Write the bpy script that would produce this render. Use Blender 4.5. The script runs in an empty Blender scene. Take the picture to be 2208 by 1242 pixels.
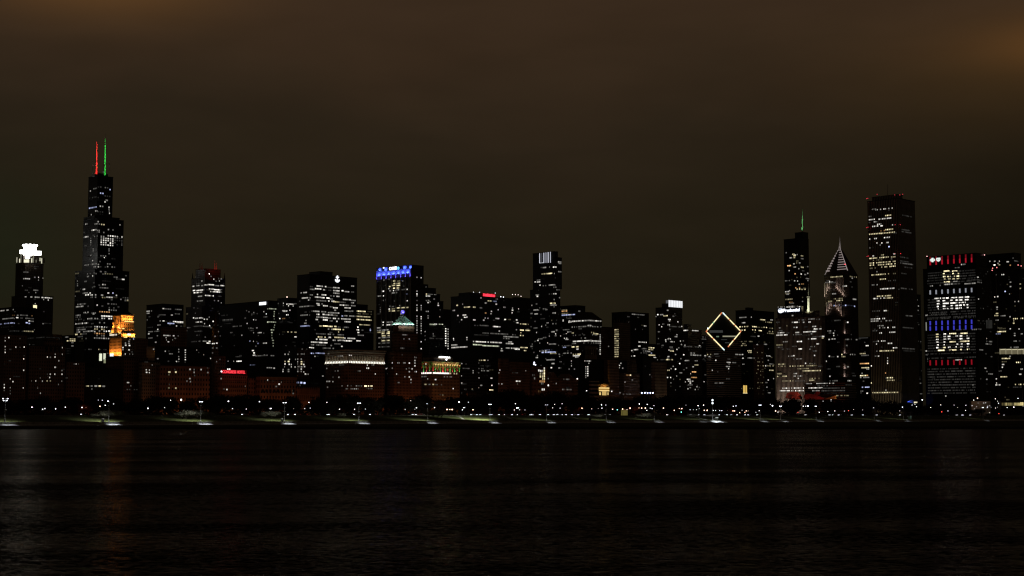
import bpy, bmesh, math, random
from mathutils import Vector, Matrix
random.seed(11)
sc = bpy.context.scene
COL = sc.collection
R2 = math.sqrt(2.0)
# ---------------------------------------------------------------- the view (a photo 2208 x 1242, long lens, eye 5.5 m above the lake)
F, CX, CY, H = 3300.0, 1104.0, 621.0, 5.5
PITCH = math.atan((897.0-621.0)/F)
CP, SP = math.cos(PITCH), math.sin(PITCH)

def tk(px, py):
    "bearing tangent and elevation tangent of a point measured on the photo"
    a, b = (px-CX)/F, (CY-py)/F
    dy = CP-b*SP
    return a/dy, (SP+b*CP)/dy
def at(px, py, Y):
    t, k = tk(px, py)
    return Vector((t*Y, Y, H+k*Y))
# street grid: W metres west, N metres north of the viewer; the view looks north-west
def P(W, N, z): return Vector(((N-W)/R2, (N+W)/R2, z))
def WN(v): return (v.y-v.x)/R2, (v.y+v.x)/R2
def onW(px, W, py=890):          # point of the north-south line W on the bearing of px
    t, k = tk(px, py)
    return W*(1+t)/(1-t)
WD, ND = Vector((-1, 1, 0))/R2, Vector((1, 1, 0))/R2

cam = bpy.data.cameras.new('camera'); cam.sensor_width = 36.0; cam.lens = 36.0*F/2208.0
cam.clip_start = 1.0; cam.clip_end = 40000.0
co = bpy.data.objects.new('camera', cam); COL.objects.link(co)
co.location = (0, 0, H); co.rotation_euler = (math.pi/2+PITCH, 0, 0)
sc.camera = co
sc.view_settings.view_transform = 'Standard'
try: sc.view_settings.look = 'None'
except Exception: pass
sc.view_settings.exposure = 0.0; sc.view_settings.gamma = 1.0

# ---------------------------------------------------------------- materials
class NT:
    def __init__(s, name):
        s.m = bpy.data.materials.new(name); s.m.use_nodes = True
        s.t = s.m.node_tree; s.t.nodes.clear()
        s.out = s.n('ShaderNodeOutputMaterial')
    def n(s, kind, **kw):
        x = s.t.nodes.new(kind)
        for k, v in kw.items():
            if k.startswith('i_'): x.inputs[k[2:].replace('_', ' ')].default_value = v
            else: setattr(x, k, v)
        return x
    def l(s, a, b): s.t.links.new(a, b)
    def math(s, op, a, b=None):
        x = s.n('ShaderNodeMath'); x.operation = op
        for i, v in enumerate((a, b)):
            if v is None: continue
            if isinstance(v, (int, float)): x.inputs[i].default_value = v
            else: s.l(v, x.inputs[i])
        return x.outputs[0]

def plain(name, col, rough=.8, metal=0.0, var=.25, scale=.3, spec=.3):
    k = NT(name)
    b = k.n('ShaderNodeBsdfPrincipled'); b.inputs['Roughness'].default_value = rough
    b.inputs['Metallic'].default_value = metal
    b.inputs['Specular IOR Level'].default_value = spec
    tc = k.n('ShaderNodeTexCoord'); nz = k.n('ShaderNodeTexNoise'); nz.inputs['Scale'].default_value = scale
    nz.inputs['Detail'].default_value = 4
    k.l(tc.outputs['Object'], nz.inputs['Vector'])
    r = k.n('ShaderNodeMapRange'); r.inputs[1].default_value = .3; r.inputs[2].default_value = .7
    r.inputs[3].default_value = 1-var; r.inputs[4].default_value = 1+var
    k.l(nz.outputs[0], r.inputs[0])
    mx = k.n('ShaderNodeVectorMath'); mx.operation = 'SCALE'
    mx.inputs[0].default_value = col; k.l(r.outputs[0], mx.inputs['Scale'])
    k.l(mx.outputs[0], b.inputs['Base Color']); k.l(b.outputs[0], k.out.inputs[0])
    return k.m

def facade(name, wall, glass=(.012, .013, .015), fx=.55, fy=.55, rough=.7, grough=.25):
    "wall with a grid of dark window openings; UV counts bays and floors"
    k = NT(name)
    uv = k.n('ShaderNodeUVMap'); sp = k.n('ShaderNodeSeparateXYZ'); k.l(uv.outputs[0], sp.inputs[0])
    hit = []
    for ax, fr in ((0, fx), (1, fy)):
        f = k.math('FRACT', sp.outputs[ax])
        d = k.math('ABSOLUTE', k.math('SUBTRACT', f, .5))
        hit.append(k.math('LESS_THAN', d, fr/2))
    m = k.math('MULTIPLY', hit[0], hit[1])
    tc = k.n('ShaderNodeTexCoord'); nz = k.n('ShaderNodeTexNoise'); nz.inputs['Scale'].default_value = .12
    nz.inputs['Detail'].default_value = 5
    k.l(tc.outputs['Object'], nz.inputs['Vector'])
    r = k.n('ShaderNodeMapRange'); r.inputs[1].default_value = .3; r.inputs[2].default_value = .7
    r.inputs[3].default_value = .72; r.inputs[4].default_value = 1.25; k.l(nz.outputs[0], r.inputs[0])
    wv = k.n('ShaderNodeVectorMath'); wv.operation = 'SCALE'; wv.inputs[0].default_value = wall
    k.l(r.outputs[0], wv.inputs['Scale'])
    mx = k.n('ShaderNodeMix'); mx.data_type = 'RGBA'
    k.l(m, mx.inputs['Factor']); k.l(wv.outputs[0], mx.inputs['A']); mx.inputs['B'].default_value = (*glass, 1)
    b = k.n('ShaderNodeBsdfPrincipled'); k.l(mx.outputs['Result'], b.inputs['Base Color'])
    b.inputs['Specular IOR Level'].default_value = .3
    mr = k.n('ShaderNodeMapRange'); mr.inputs[3].default_value = rough; mr.inputs[4].default_value = grough
    k.l(m, mr.inputs[0]); k.l(mr.outputs[0], b.inputs['Roughness'])
    k.l(b.outputs[0], k.out.inputs[0])
    return k.m

_glow = {}
def glow(col, s, sample=False):
    key = (tuple(round(c, 3) for c in col), round(s, 3), sample)
    if key in _glow: return _glow[key]
    k = NT('emissive_glow'); e = k.n('ShaderNodeEmission')  # shared by lamps and by wall light put in as emission
    e.inputs[0].default_value = (*col, 1); e.inputs[1].default_value = s
    k.l(e.outputs[0], k.out.inputs[0])
    k.m.cycles.emission_sampling = 'AUTO' if sample else 'NONE'
    _glow[key] = k.m
    return k.m

def window_mat(use_attr):
    "lit room behind glass: tint from the window, every bay its own level, dark mullions"
    k = NT('lit_window_glass')
    uv = k.n('ShaderNodeUVMap'); sp = k.n('ShaderNodeSeparateXYZ'); k.l(uv.outputs[0], sp.inputs[0])
    fu = k.math('FRACT', sp.outputs[0])
    open_ = k.math('LESS_THAN', k.math('ABSOLUTE', k.math('SUBTRACT', fu, .5)), .41)
    oi = k.n('ShaderNodeObjectInfo')
    seed = k.math('ADD', k.math('FLOOR', sp.outputs[0]), k.math('MULTIPLY', oi.outputs['Random'], 917.0))
    wn = k.n('ShaderNodeTexWhiteNoise'); wn.noise_dimensions = '1D'; k.l(seed, wn.inputs['W'])
    lv = k.n('ShaderNodeMapRange'); lv.inputs[3].default_value = .35; lv.inputs[4].default_value = 1.25
    k.l(wn.outputs['Value'], lv.inputs[0])
    # ceiling lights: the upper part of the pane is brighter
    vv = k.n('ShaderNodeMapRange'); vv.inputs[3].default_value = .7; vv.inputs[4].default_value = 1.2; k.l(sp.outputs[1], vv.inputs[0])
    s = k.math('MULTIPLY', k.math('MULTIPLY', open_, lv.outputs[0]), vv.outputs[0])
    e = k.n('ShaderNodeEmission')
    if use_attr:
        a = k.n('ShaderNodeAttribute'); a.attribute_name = 'tint'
        k.l(a.outputs['Color'], e.inputs[0]); k.l(s, e.inputs[1])
    else:
        k.l(oi.outputs['Color'], e.inputs[0])
        k.l(k.math('MULTIPLY', s, k.math('MULTIPLY', oi.outputs['Alpha'], 8.0)), e.inputs[1])
    k.l(e.outputs[0], k.out.inputs[0]); k.m.cycles.emission_sampling = 'NONE'
    return k.m
M_WIN, M_WINS = window_mat(False), window_mat(True)
TINT = dict(w=(1, .95, .86), y=(1, .86, .50), o=(1, .52, .20), b=(.58, .64, 1), g=(.80, .86, .62), r=(1, .06, .05), p=(1, .72, .66))
def lin(b): return 1.25*b**3.0

# ---------------------------------------------------------------- objects
def tag(o, label=None, cat=None, group=None, kind=None):
    if label: o['label'] = label
    if cat: o['category'] = cat
    if group: o['group'] = group
    if kind: o['kind'] = kind
    return o
def empty(name, loc, label=None, cat=None, group=None):
    o = bpy.data.objects.new(name, None); COL.objects.link(o); o.location = loc
    o.empty_display_size = 1.0
    return tag(o, label, cat, group)
class MB:
    "collects faces (with uv) for ONE mesh object; coordinates are world, made local to the parent when built"
    def __init__(s): s.v, s.f, s.uv, s.mi = [], [], [], []
    def face(s, pts, uv=None, mi=0):
        i = len(s.v); s.v += [Vector(p) for p in pts]; s.f.append(list(range(i, i+len(pts))))
        s.uv.append(uv or [(0, 0)]*len(pts)); s.mi.append(mi)
    def hexa(s, b, t, uvs=None, mi=0, bottom=False):
        n = len(b)
        for i in range(n):
            j = (i+1) % n
            s.face([b[i], b[j], t[j], t[i]], uvs[i] if uvs else None, mi)
        s.face(t, None, mi)
        if bottom: s.face(list(reversed(b)), None, mi)
    def gbox(s, W0, W1, N0, N1, z0, z1, bw=3, fh=4, mi=0, bottom=False):
        "box on the street grid; the south (W) and east (N) faces carry bay/floor uv from the near corner"
        b = [P(W1, N0, z0), P(W0, N0, z0), P(W0, N1, z0), P(W1, N1, z0)]
        t = [P(W1, N0, z1), P(W0, N0, z1), P(W0, N1, z1), P(W1, N1, z1)]
        a, c, h = (W1-W0)/bw, (N1-N0)/bw, (z1-z0)/fh
        u = [[(-a, 0), (0, 0), (0, h), (-a, h)], [(0, 0), (c, 0), (c, h), (0, h)],
             [(c, 0), (c+a, 0), (c+a, h), (c, h)], [(c+a, 0), (2*c+a, 0), (2*c+a, h), (c+a, h)]]
        s.hexa(b, t, u, mi, bottom)
    def box(s, c, sx, sy, sz, rz=0, mi=0):
        r = Matrix.Rotation(rz, 3, 'Z')
        q = [(-1, -1), (1, -1), (1, 1), (-1, 1)]
        b = [Vector(c)+r @ Vector((x*sx/2, y*sy/2, -sz/2)) for x, y in q]
        t = [Vector(c)+r @ Vector((x*sx/2, y*sy/2, sz/2)) for x, y in q]
        s.hexa(b, t, None, mi, True)
    def cyl(s, a, b, r0, r1, n=10, mi=0, cap=True):
        a, b = Vector(a), Vector(b); d = (b-a).normalized()
        x = d.orthogonal().normalized(); y = d.cross(x)
        A = [a+(x*math.cos(2*math.pi*i/n)+y*math.sin(2*math.pi*i/n))*r0 for i in range(n)]
        B = [b+(x*math.cos(2*math.pi*i/n)+y*math.sin(2*math.pi*i/n))*r1 for i in range(n)]
        for i in range(n):
            j = (i+1) % n; s.face([A[i], A[j], B[j], B[i]], None, mi)
        if cap: s.face(B, None, mi); s.face(list(reversed(A)), None, mi)
    def ball(s, c, r, n=8, m=6, mi=0, sq=1.0):
        c = Vector(c)
        def q(i, j):
            th, ph = math.pi*i/m, 2*math.pi*j/n
            return c+Vector((r*math.sin(th)*math.cos(ph), r*math.sin(th)*math.sin(ph), r*sq*math.cos(th)))
        for i in range(m):
            for j in range(n):
                if i == 0: s.face([q(0, 0), q(1, j), q(1, j+1)], None, mi)
                elif i == m-1: s.face([q(i, j), q(m, 0), q(i, j+1)], None, mi)
                else: s.face([q(i, j), q(i+1, j), q(i+1, j+1), q(i, j+1)], None, mi)
    def build(s, name, mat, parent=None, smooth=False):
        off = parent.matrix_world.translation if False else (wloc(parent) if parent else Vector((0, 0, 0)))
        me = bpy.data.meshes.new(name)
        me.from_pydata([v-off for v in s.v], [], s.f)
        ul = me.uv_layers.new(name='UVMap')
        flat = [c for u in s.uv for p in u for c in p]
        ul.data.foreach_set('uv', flat)
        for m in (mat if isinstance(mat, (list, tuple)) else [mat]): me.materials.append(m)
        if any(s.mi): me.polygons.foreach_set('material_index', s.mi)
        if smooth: me.polygons.foreach_set('use_smooth', [True]*len(s.f))
        o = bpy.data.objects.new(name, me); COL.objects.link(o)
        if parent: o.parent = parent
        return o
def wloc(o):
    v = Vector((0, 0, 0))
    while o: v += o.location; o = o.parent
    return v
def children(o): return [c for c in o.children]
def copy_tree(o, parent=None, kids=None):
    c = o.copy(); COL.objects.link(c); c.parent = parent
    for ch in (kids[o] if kids is not None else children(o)): copy_tree(ch, c, kids)
    return c
def kidmap(o, d=None):
    d = {} if d is None else d
    d[o] = list(o.children)
    for c in d[o]: kidmap(c, d)
    return d
def light(kind, loc, col, power, target=None, size=.5, angle=90, blend=.5, sy=None):
    l = bpy.data.lights.new('flood_lamp', kind); l.color = col; l.energy = power
    if kind == 'AREA':
        l.shape = 'RECTANGLE'; l.size = size; l.size_y = sy or size
    else: l.shadow_soft_size = size
    if kind == 'SPOT': l.spot_size = math.radians(angle); l.spot_blend = blend
    o = bpy.data.objects.new('flood_lamp', l); COL.objects.link(o); o.location = loc
    if target is not None:
        o.rotation_euler = (Vector(target)-Vector(loc)).to_track_quat('-Z', 'Y').to_euler()
    return o

# text shapes made once, normalised to a 1 x 1 box (x right, z up), a little thick
def text_shape(txt, bold=.0):
    cu = bpy.data.curves.new('sign_text', 'FONT'); cu.body = txt; cu.extrude = .02; cu.offset = bold; cu.space_character = 1.05
    o = bpy.data.objects.new('sign_text', cu); COL.objects.link(o)
    dg = bpy.context.evaluated_depsgraph_get(); dg.update()
    me = bpy.data.meshes.new_from_object(o.evaluated_get(dg))
    vs = [v.co.copy() for v in me.vertices]; fs = [list(p.vertices) for p in me.polygons]
    bpy.data.objects.remove(o); bpy.data.meshes.remove(me); bpy.data.curves.remove(cu)
    x0, x1 = min(v.x for v in vs), max(v.x for v in vs); y0, y1 = min(v.y for v in vs), max(v.y for v in vs)
    return [((v.x-x0)/(x1-x0), (v.y-y0)/(y1-y0), v.z) for v in vs], fs
TXT = {t: text_shape(t, b) for t, b in (('CONGRESS HOTEL', .015), ('MOTOROLA', .03), ('Prudential', .02), ('CHASE', .04))}

# ---------------------------------------------------------------- buildings
_pane = {}
def pane(n):
    if n not in _pane:
        me = bpy.data.meshes.new('lit_window')
        me.from_pydata([(0, 0, 0), (1, 0, 0), (1, 0, 1), (0, 0, 1)], [], [(0, 1, 2, 3)])
        u = me.uv_layers.new(name='UVMap')
        u.data.foreach_set('uv', [0, 0, n, 0, n, 1, 0, 1])
        me.materials.append(M_WIN); _pane[n] = me
    return _pane[n]
class Tier:
    def __init__(s, W0, N0, W1, N1, z0, z1): s.W0, s.N0, s.W1, s.N1, s.z0, s.z1 = W0, N0, W1, N1, z0, z1
def parse_b(tok):
    i = 0
    while i < len(tok) and (tok[i].isdigit() or tok[i] == '.'): i += 1
    return float(tok[:i]), (tok[i:] or 'w')

class Building:
    GROUND = 5.8
    def __init__(s, name, label, cat, depth, tiers, mat, fh=4.0, bw=3.0, win_h=1.9, lit='', rnd=(), group=None, base=None, roof=None):
        kind, val = depth
        s.fh, s.bw, s.win_h = fh, bw, win_h; s.tiers = []; s.quads = []
        z0 = s.GROUND if base is None else base
        first = None
        for T in tiers:
            xl, xc, xr, yt = T[:4]
            if len(T) > 4: dd = T[4]
            elif first is None: dd = 0.0
            else:                                  # an upper tier stands centred on the lower one
                fw = (first.N1-first.N0) if kind == 'N' else (first.W1-first.W0)
                dd = fw*(1-(xr-xl)/(tiers[0][2]-tiers[0][0]))/2
            if xc is None:
                u = ((xl+xr)/2-CX)/F; xc = xl+(xr-xl)*(1+u)/2
            t, k = tk(xc, yt)
            if kind == 'W': Y = R2*(val+dd)/(1-t)
            elif kind == 'N': Y = R2*(val+dd)/(1+t)
            else: Y = val+dd
            C = at(xc, yt, Y); W0, N0 = WN(C)
            tl, _ = tk(xl, yt); tr, _ = tk(xr, yt)
            W1 = N0*(1-tl)/(1+tl); N1 = W0*(1+tr)/(1-tr)
            zb = max([z0]+[q.z1 for q in s.tiers if q.z1 < C.z-.5])
            s.tiers.append(Tier(W0, N0, W1, N1, zb, C.z))
            if first is None: first = s.tiers[0]
        f = first
        s.root = empty(name, P((f.W0+f.W1)/2, (f.N0+f.N1)/2, z0), label, cat, group)
        s.mat = mat
        names = ['wall']+['upper_tier']*(len(tiers)-1)
        for q, nm in zip(s.tiers, names):
            m = MB(); m.gbox(q.W0, q.W1, q.N0, q.N1, q.z0, q.z1, bw, fh)
            m.build(nm, mat, s.root)
            p = MB(); e = .35          # parapet rim so that the roof has an edge
            p.gbox(q.W0-e, q.W1+e, q.N0-e, q.N1+e, q.z1+.01, q.z1+1.0, bottom=True)
            p.build('parapet', roof or M['dark_stone'], s.root)
        s.lits(lit)
        for r in rnd: s.random_fill(*r)
        s._emit()
    def hit(s, px, py):
        t, k = tk(px, py); best = None
        for q in s.tiers:
            W = q.N0*(1-t)/(1+t); Y = (q.N0+W)/R2; z = H+k*Y
            if q.W0 <= W <= q.W1 and q.z0-1 <= z <= q.z1+1 and (best is None or Y < best[0]): best = (Y, q, 'L', W-q.W0, z)
            N = q.W0*(1+t)/(1-t); Y = (q.W0+N)/R2; z = H+k*Y
            if q.N0 <= N <= q.N1 and q.z0-1 <= z <= q.z1+1 and (best is None or Y < best[0]): best = (Y, q, 'R', N-q.N0, z)
        return best
    def pos(s, q, face, d, z, out=.15):
        return P(q.W0+d, q.N0-out, z) if face == 'L' else P(q.W0-out, q.N0+d, z)
    def add(s, q, face, d0, d1, z, n, b, c, h=None):
        Y = (q.W0+q.N0)/R2; s.quads.append((q, face, d0, d1, z, n, b, c, h or s.win_h*min(1.15, Y/2350)*.92))
    def lits(s, txt):
        for e in txt.split(';'):
            k = e.split()
            if len(k) < 4: continue
            y, x0, x1 = float(k[0]), float(k[1]), float(k[2]); b, c = parse_b(k[3])
            dots = 'd' in k[4:]; fill = [float(v) for v in k[4:] if v != 'd']; fill = fill[0] if fill else (.72 if dots else .86)
            # walk across the row and split where face or tier changes
            n = max(2, int((x1-x0)/.8)+1); segs = []
            for i in range(n):
                x = x0+(x1-x0)*i/(n-1); h = s.hit(x, y)
                if h is None: continue
                _, q, fc, d, z = h
                if segs and segs[-1][0] is q and segs[-1][1] == fc: segs[-1][2].append(d); segs[-1][3].append(z)
                else: segs.append((q, fc, [d], [z]))
            for q, fc, ds, zs in segs:
                z = sum(zs)/len(zs)
                lim = (q.W1-q.W0) if fc == 'L' else (q.N1-q.N0)
                i0 = int(math.floor(min(ds)/s.bw)); i1 = max(i0+1, int(round(max(ds)/s.bw)))
                if not dots and max(ds)-min(ds) < 1.7*s.bw:      # a single window keeps its measured width
                    lo, hi = min(ds), max(max(ds), min(ds)+.7)
                    s.add(q, fc, lo, hi, z, 1, b*random.uniform(.85, 1.1), c); continue
                run = None
                for i in range(i0, i1+1):
                    on = i < i1 and (random.random() < fill or (i1-i0) == 1)
                    if on and not dots:
                        if run is None: run = i
                    if run is not None and (not on or i-run >= 14):
                        if (min(i, i1))*s.bw <= lim+.1: s.add(q, fc, run*s.bw, min(i, i1)*s.bw, z, min(i, i1)-run, b*random.uniform(.8, 1.1), c)
                        run = i if on else None
                    if on and dots and (i+1)*s.bw <= lim+.1:
                        s.add(q, fc, (i+.18)*s.bw, (i+.82)*s.bw, z, 1, b*random.uniform(.75, 1.1), c)
    def random_fill(s, faces, y0, y1, dens, b, c='w', maxrun=4, ti=None):
        for q in (s.tiers if ti is None else [s.tiers[ti]]):
            C = P(q.W0, q.N0, 0)
            def zz(y):
                t, k = tk(CX+F*C.x/C.y, y); return H+k*C.y
            za, zb = max(zz(y1), q.z0+3), min(zz(y0), q.z1-3)
            if zb <= za: continue
            for fl in range(int((za-q.z0)/s.fh), int((zb-q.z0)/s.fh)+1):
                z = q.z0+(fl+.5)*s.fh
                rowp = .55*dens*random.choice((0, .3, .6, 1, 1.3, 3.0))
                for fc in faces:
                    nb = int(((q.W1-q.W0) if fc == 'L' else (q.N1-q.N0))/s.bw); i = 0
                    while i < nb:
                        if random.random() < rowp:
                            n = min(nb-i, random.choice((1, 1, 1, 1, 2, maxrun)))
                            s.add(q, fc, i*s.bw+.1, (i+n)*s.bw-.1, z, n, b*random.choice((.45, .6, .8, 1, 1.15)), c if random.random() < .8 else random.choice('wy'))
                            i += n
                        i += 1
    def _emit(s):
        key = lambda r: -(r[3]-r[2])*r[8]*(r[6]+.1)
        s.quads.sort(key=key)
        off = wloc(s.root)
        for r in s.quads[:100]:
            q, fc, d0, d1, z, n, b, c, h = r
            o = bpy.data.objects.new('lit_window', pane(max(1, n))); COL.objects.link(o); o.parent = s.root
            left = d1 if fc == 'L' else d0
            o.location = s.pos(q, fc, left, z-h/2)-off
            o.rotation_euler = (0, 0, -math.pi/4 if fc == 'L' else math.pi/4)
            o.scale = (d1-d0, 1, h)
            o.color = (*TINT[c], lin(b)/8.0)
        rest = s.quads[100:]
        if rest:
            vs, fs, uv, cl = [], [], [], []
            for k, (q, fc, d0, d1, z, n, b, c, h) in enumerate(rest):
                l, r = (d1, d0) if fc == 'L' else (d0, d1)
                i = len(vs)
                vs += [s.pos(q, fc, l, z-h/2)-off, s.pos(q, fc, r, z-h/2)-off, s.pos(q, fc, r, z+h/2)-off, s.pos(q, fc, l, z+h/2)-off]
                fs.append((i, i+1, i+2, i+3)); g = 20*k
                uv += [g, 0, g+n, 0, g+n, 1, g, 1]
                L = lin(b); cl += [TINT[c][0]*L, TINT[c][1]*L, TINT[c][2]*L, 1]*4
            me = bpy.data.meshes.new('lit_windows'); me.from_pydata(vs, [], fs)
            me.uv_layers.new(name='UVMap').data.foreach_set('uv', uv)
            a = me.color_attributes.new('tint', 'FLOAT_COLOR', 'CORNER'); a.data.foreach_set('color', cl)
            me.materials.append(M_WINS)
            o = bpy.data.objects.new('lit_windows', me); COL.objects.link(o); o.parent = s.root; o['kind'] = 'stuff'
        s.quads = []
    # emissive or plain pieces fixed to a face, given by where they show
    def slab(s, name, x0, ya, x1, yb, mat, out=.5, thick=.45, q=None, parent=None):
        "flat box on the face under the middle of the given rectangle (x0..x1 at its top ya, bottom yb)"
        h = s.hit((x0+x1)/2, (ya+yb)/2)
        if h is None: return None
        _, q, fc, d, z = h
        pts = []
        def dd(x, y):
            t, k = tk(x, y)
            if fc == 'L':
                W = q.N0*(1-t)/(1+t); return W-q.W0, H+k*(q.N0+W)/R2
            N = q.W0*(1+t)/(1-t); return N-q.N0, H+k*(q.W0+N)/R2
        m = (ya+yb)/2
        a, b = dd(x0, m)[0], dd(x1, m)[0]; zt, zb = dd((x0+x1)/2, ya)[1], dd((x0+x1)/2, yb)[1]
        lo, hi = min(a, b), max(a, b); mb = MB()
        if fc == 'L': mb.gbox(q.W0+lo, q.W0+hi, q.N0-out, q.N0-out+thick, zb, zt, bottom=True)
        else: mb.gbox(q.W0-out, q.W0-out+thick, q.N0+lo, q.N0+hi, zb, zt, bottom=True)
        return mb.build(name, mat, parent or s.root)
    def text(s, name, txt, x0, x1, ytl, ybl, ytr, mat, q=None, face=None, out=.9, parent=None):
        "letters between x0 and x1 on the plane of a face; heights from the left edge"
        q = q or s.tiers[0]
        def pt(x, y):
            t, k = tk(x, y)
            if face == 'L': W = q.N0*(1-t)/(1+t); return W, H+k*(q.N0+W)/R2
            N = q.W0*(1+t)/(1-t); return N, H+k*(q.W0+N)/R2
        a, zt = pt(x0, ytl); _, zb = pt(x0, ybl); b, _ = pt(x1, ytr)
        vs, fs = TXT[txt]; me = bpy.data.meshes.new(name); off = wloc(parent or s.root)
        pv = []
        for x, y, z in vs:
            d = a+(b-a)*x; zz = zb+(zt-zb)*y; o = out+z*8
            pv.append((P(d, q.N0-o, zz) if face == 'L' else P(q.W0-o, d, zz))-off)
        me.from_pydata(pv, [], fs); me.materials.append(mat)
        ob = bpy.data.objects.new(name, me); COL.objects.link(ob); ob.parent = parent or s.root
        return ob
    def roof_box(s, name, q, fw, fn, h, mat, z=None, aw=0., an=0.):
        "block on a roof: fractions of the plan kept"
        w, n = (q.W1-q.W0), (q.N1-q.N0); z = q.z1 if z is None else z
        m = MB(); m.gbox(q.W0+w*aw, q.W0+w*(aw+fw), q.N0+n*an, q.N0+n*(an+fn), z, z+h); return m.build(name, mat, s.root)
    def beacon(s, px, py, Y=None, r=.9, col=(1, .05, .05), st=9):
        h = s.hit(px, py)
        if Y is None: Y = h[0] if h else (s.tiers[-1].W0+s.tiers[-1].N0)/R2
        m = MB(); m.ball(at(px, py, Y)+Vector((0, -.6, 0)), r, 6, 4); return m.build('beacon', glow(col, st), s.root)

M = {}
M['dark_stone'] = plain('dark_roof', (.03, .03, .032), .8)
M['black'] = facade('black_curtain_wall', (.010, .010, .011), (.006, .007, .008), .7, .6, .5, .35)
M['dark'] = facade('dark_glass_and_steel', (.022, .021, .020), (.008, .009, .010), .6, .55, .6, .3)
M['bronze'] = facade('bronze_piers', (.06, .042, .030), (.008, .008, .009), .5, .6, .6, .3)
M['concrete'] = facade('grey_concrete_grid', (.12, .11, .10), (.010, .010, .012), .55, .5)
M['stone'] = facade('pale_limestone', (.36, .29, .23), (.012, .012, .013), .42, .5)
M['brick'] = facade('red_brick', (.27, .15, .10), (.012, .010, .010), .42, .5)
M['tan'] = facade('tan_terracotta', (.34, .25, .17), (.012, .011, .011), .42, .52)
M['bands'] = facade('pale_bands_and_ribbon_glass', (.38, .30, .26), (.012, .012, .014), 1.1, .55)
M['piers'] = facade('pale_piers_and_dark_slots', (.42, .36, .30), (.014, .013, .013), .52, 1.1)
M['glassgrid'] = facade('dim_glass_grid', (.035, .036, .034), (.012, .014, .014), .8, .7, .5, .2)
M['metal'] = plain('grey_metal', (.35, .35, .35), .5, .3)
M['pale'] = plain('pale_stone_trim', (.55, .52, .47), .8)
M['white'] = plain('white_metal', (.75, .75, .74), .55)
M['copper'] = plain('green_copper', (.20, .36, .30), .6)
M['concrete_plain'] = plain('weathered_concrete', (.42, .41, .38), .9, var=.3, scale=.6)
# ================================================================ TOWERS, left to right
def B(*a, **k): return Building(*a, **k)
TW, OB = 'skyscraper', 'office_building'

# --- crown tower with the white glass lantern
b = B('crowned_skyscraper', 'tall stepped tower crowned by a dazzling white glass lantern', 'tower', ('W', 2440),
  [(25, None, 115, 637), (34, None, 94, 567)], M['bronze'], fh=4, bw=3.2,
  lit='587 48 63 .5;601 50 63 .8;598 73 77 .6;598 82 84 1;604 82 84 .6;600 92 93 .8;616 48 53 .4;620 61 64 .3;626 53 60 .4;626 72 83 .6;631 76 78 .6;575 74 85 .3;579 73 79 .3;640 54 57 .9;640.5 65 70 .8;641 73 86 .8;642 91 106 .9;643 108 113 .6;646 93 95 .8;647 103 105 1;645 72 78 .3;655 75 77 .8;672 93 96 .3;698 91 95 .6;697.5 96 110 .25',
  rnd=[('LR', 640, 720, .03, .35), ('LR', 575, 630, .03, .3)])
q = b.tiers[1]; cw, cn = (q.W0+q.W1)/2, (q.N0+q.N1)/2; cY = (cw+cn)/R2
zt = lambda y: at(65, y, cY).z
cx = P(cw, cn, 0); sc_ = cY/F
m = MB(); m.gbox(q.W0+6, q.W1-6, q.N0+6, q.N1-6, q.z1, zt(551)); m.build('crown_base', M['bronze'], b.root)
hot = glow((1, .99, .93), 12, True)
m = MB(); c0 = Vector((cx.x, cx.y, zt(551))); c1 = Vector((cx.x, cx.y, zt(530.5)))
m.cyl(c0, c1, 13.5*sc_, 13.5*sc_, 20)
for i in range(20):
    a = 2*math.pi*i/20; rr = 13.6*sc_
    if i % 2 == 0: m.box((cx.x+rr*math.cos(a), cx.y+rr*math.sin(a), zt(529.3)), 3.2, 3.2, zt(528)-zt(530.8))
m.build('lantern', hot, b.root)
for px, ya, yb, rad, dy in ((47, 539.5, 547, 4.6, 6), (84, 542, 550, 4.6, 6), (61, 546, 557.5, 6.2, -24), (70, 541, 549, 5, 28)):
    t_ = at(px, ya, cY+dy); b_ = at(px, yb, cY+dy)
    m = MB(); m.cyl(b_, t_, rad*sc_, rad*sc_, 12); m.build('turret_lantern', hot, b.root)
for x, ya, yb, w, st in ((36.3, 555, 566, 1.6, .35), (42.3, 558, 566, 1.2, 1), (45.4, 547, 566, 1.6, .18), (57, 559.5, 566, 10.5, 1), (68.3, 557, 566, 1.6, .8), (71.5, 549, 566, .9, .25), (78, 560, 566, 1.6, .12), (86.5, 556, 563, 3, .4), (89.8, 557, 568, 1.3, .7)):
    Yf = cY-(31 if abs(x-60) < 12 else 24)
    p0, p1 = at(x, yb, Yf), at(x, ya, Yf); hw = w*sc_/2
    m = MB(); m.box((p0.x, p0.y, (p0.z+p1.z)/2), hw*2, 2.0, p1.z-p0.z); m.build('crown_light', glow((1, .97, .72), st), b.root)
# dark buttress fins of the crown between those lights
for x in (39.5, 49, 65, 75, 82.5, 93):
    Yf = cY-(26 if abs(x-60) < 14 else 22); p0, p1 = at(x, 567, Yf), at(x, 552 if 45 < x < 88 else 557, Yf)
    m = MB(); m.box((p0.x, p0.y, (p0.z+p1.z)/2), 4.2, 3.0, p1.z-p0.z); m.build('buttress', M['bronze'], b.root)
bw_ = MB(); 
b.slab('bright_window', 71.6, 658, 79.2, 665, glow((1, .90, .52), 1.2))

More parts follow.
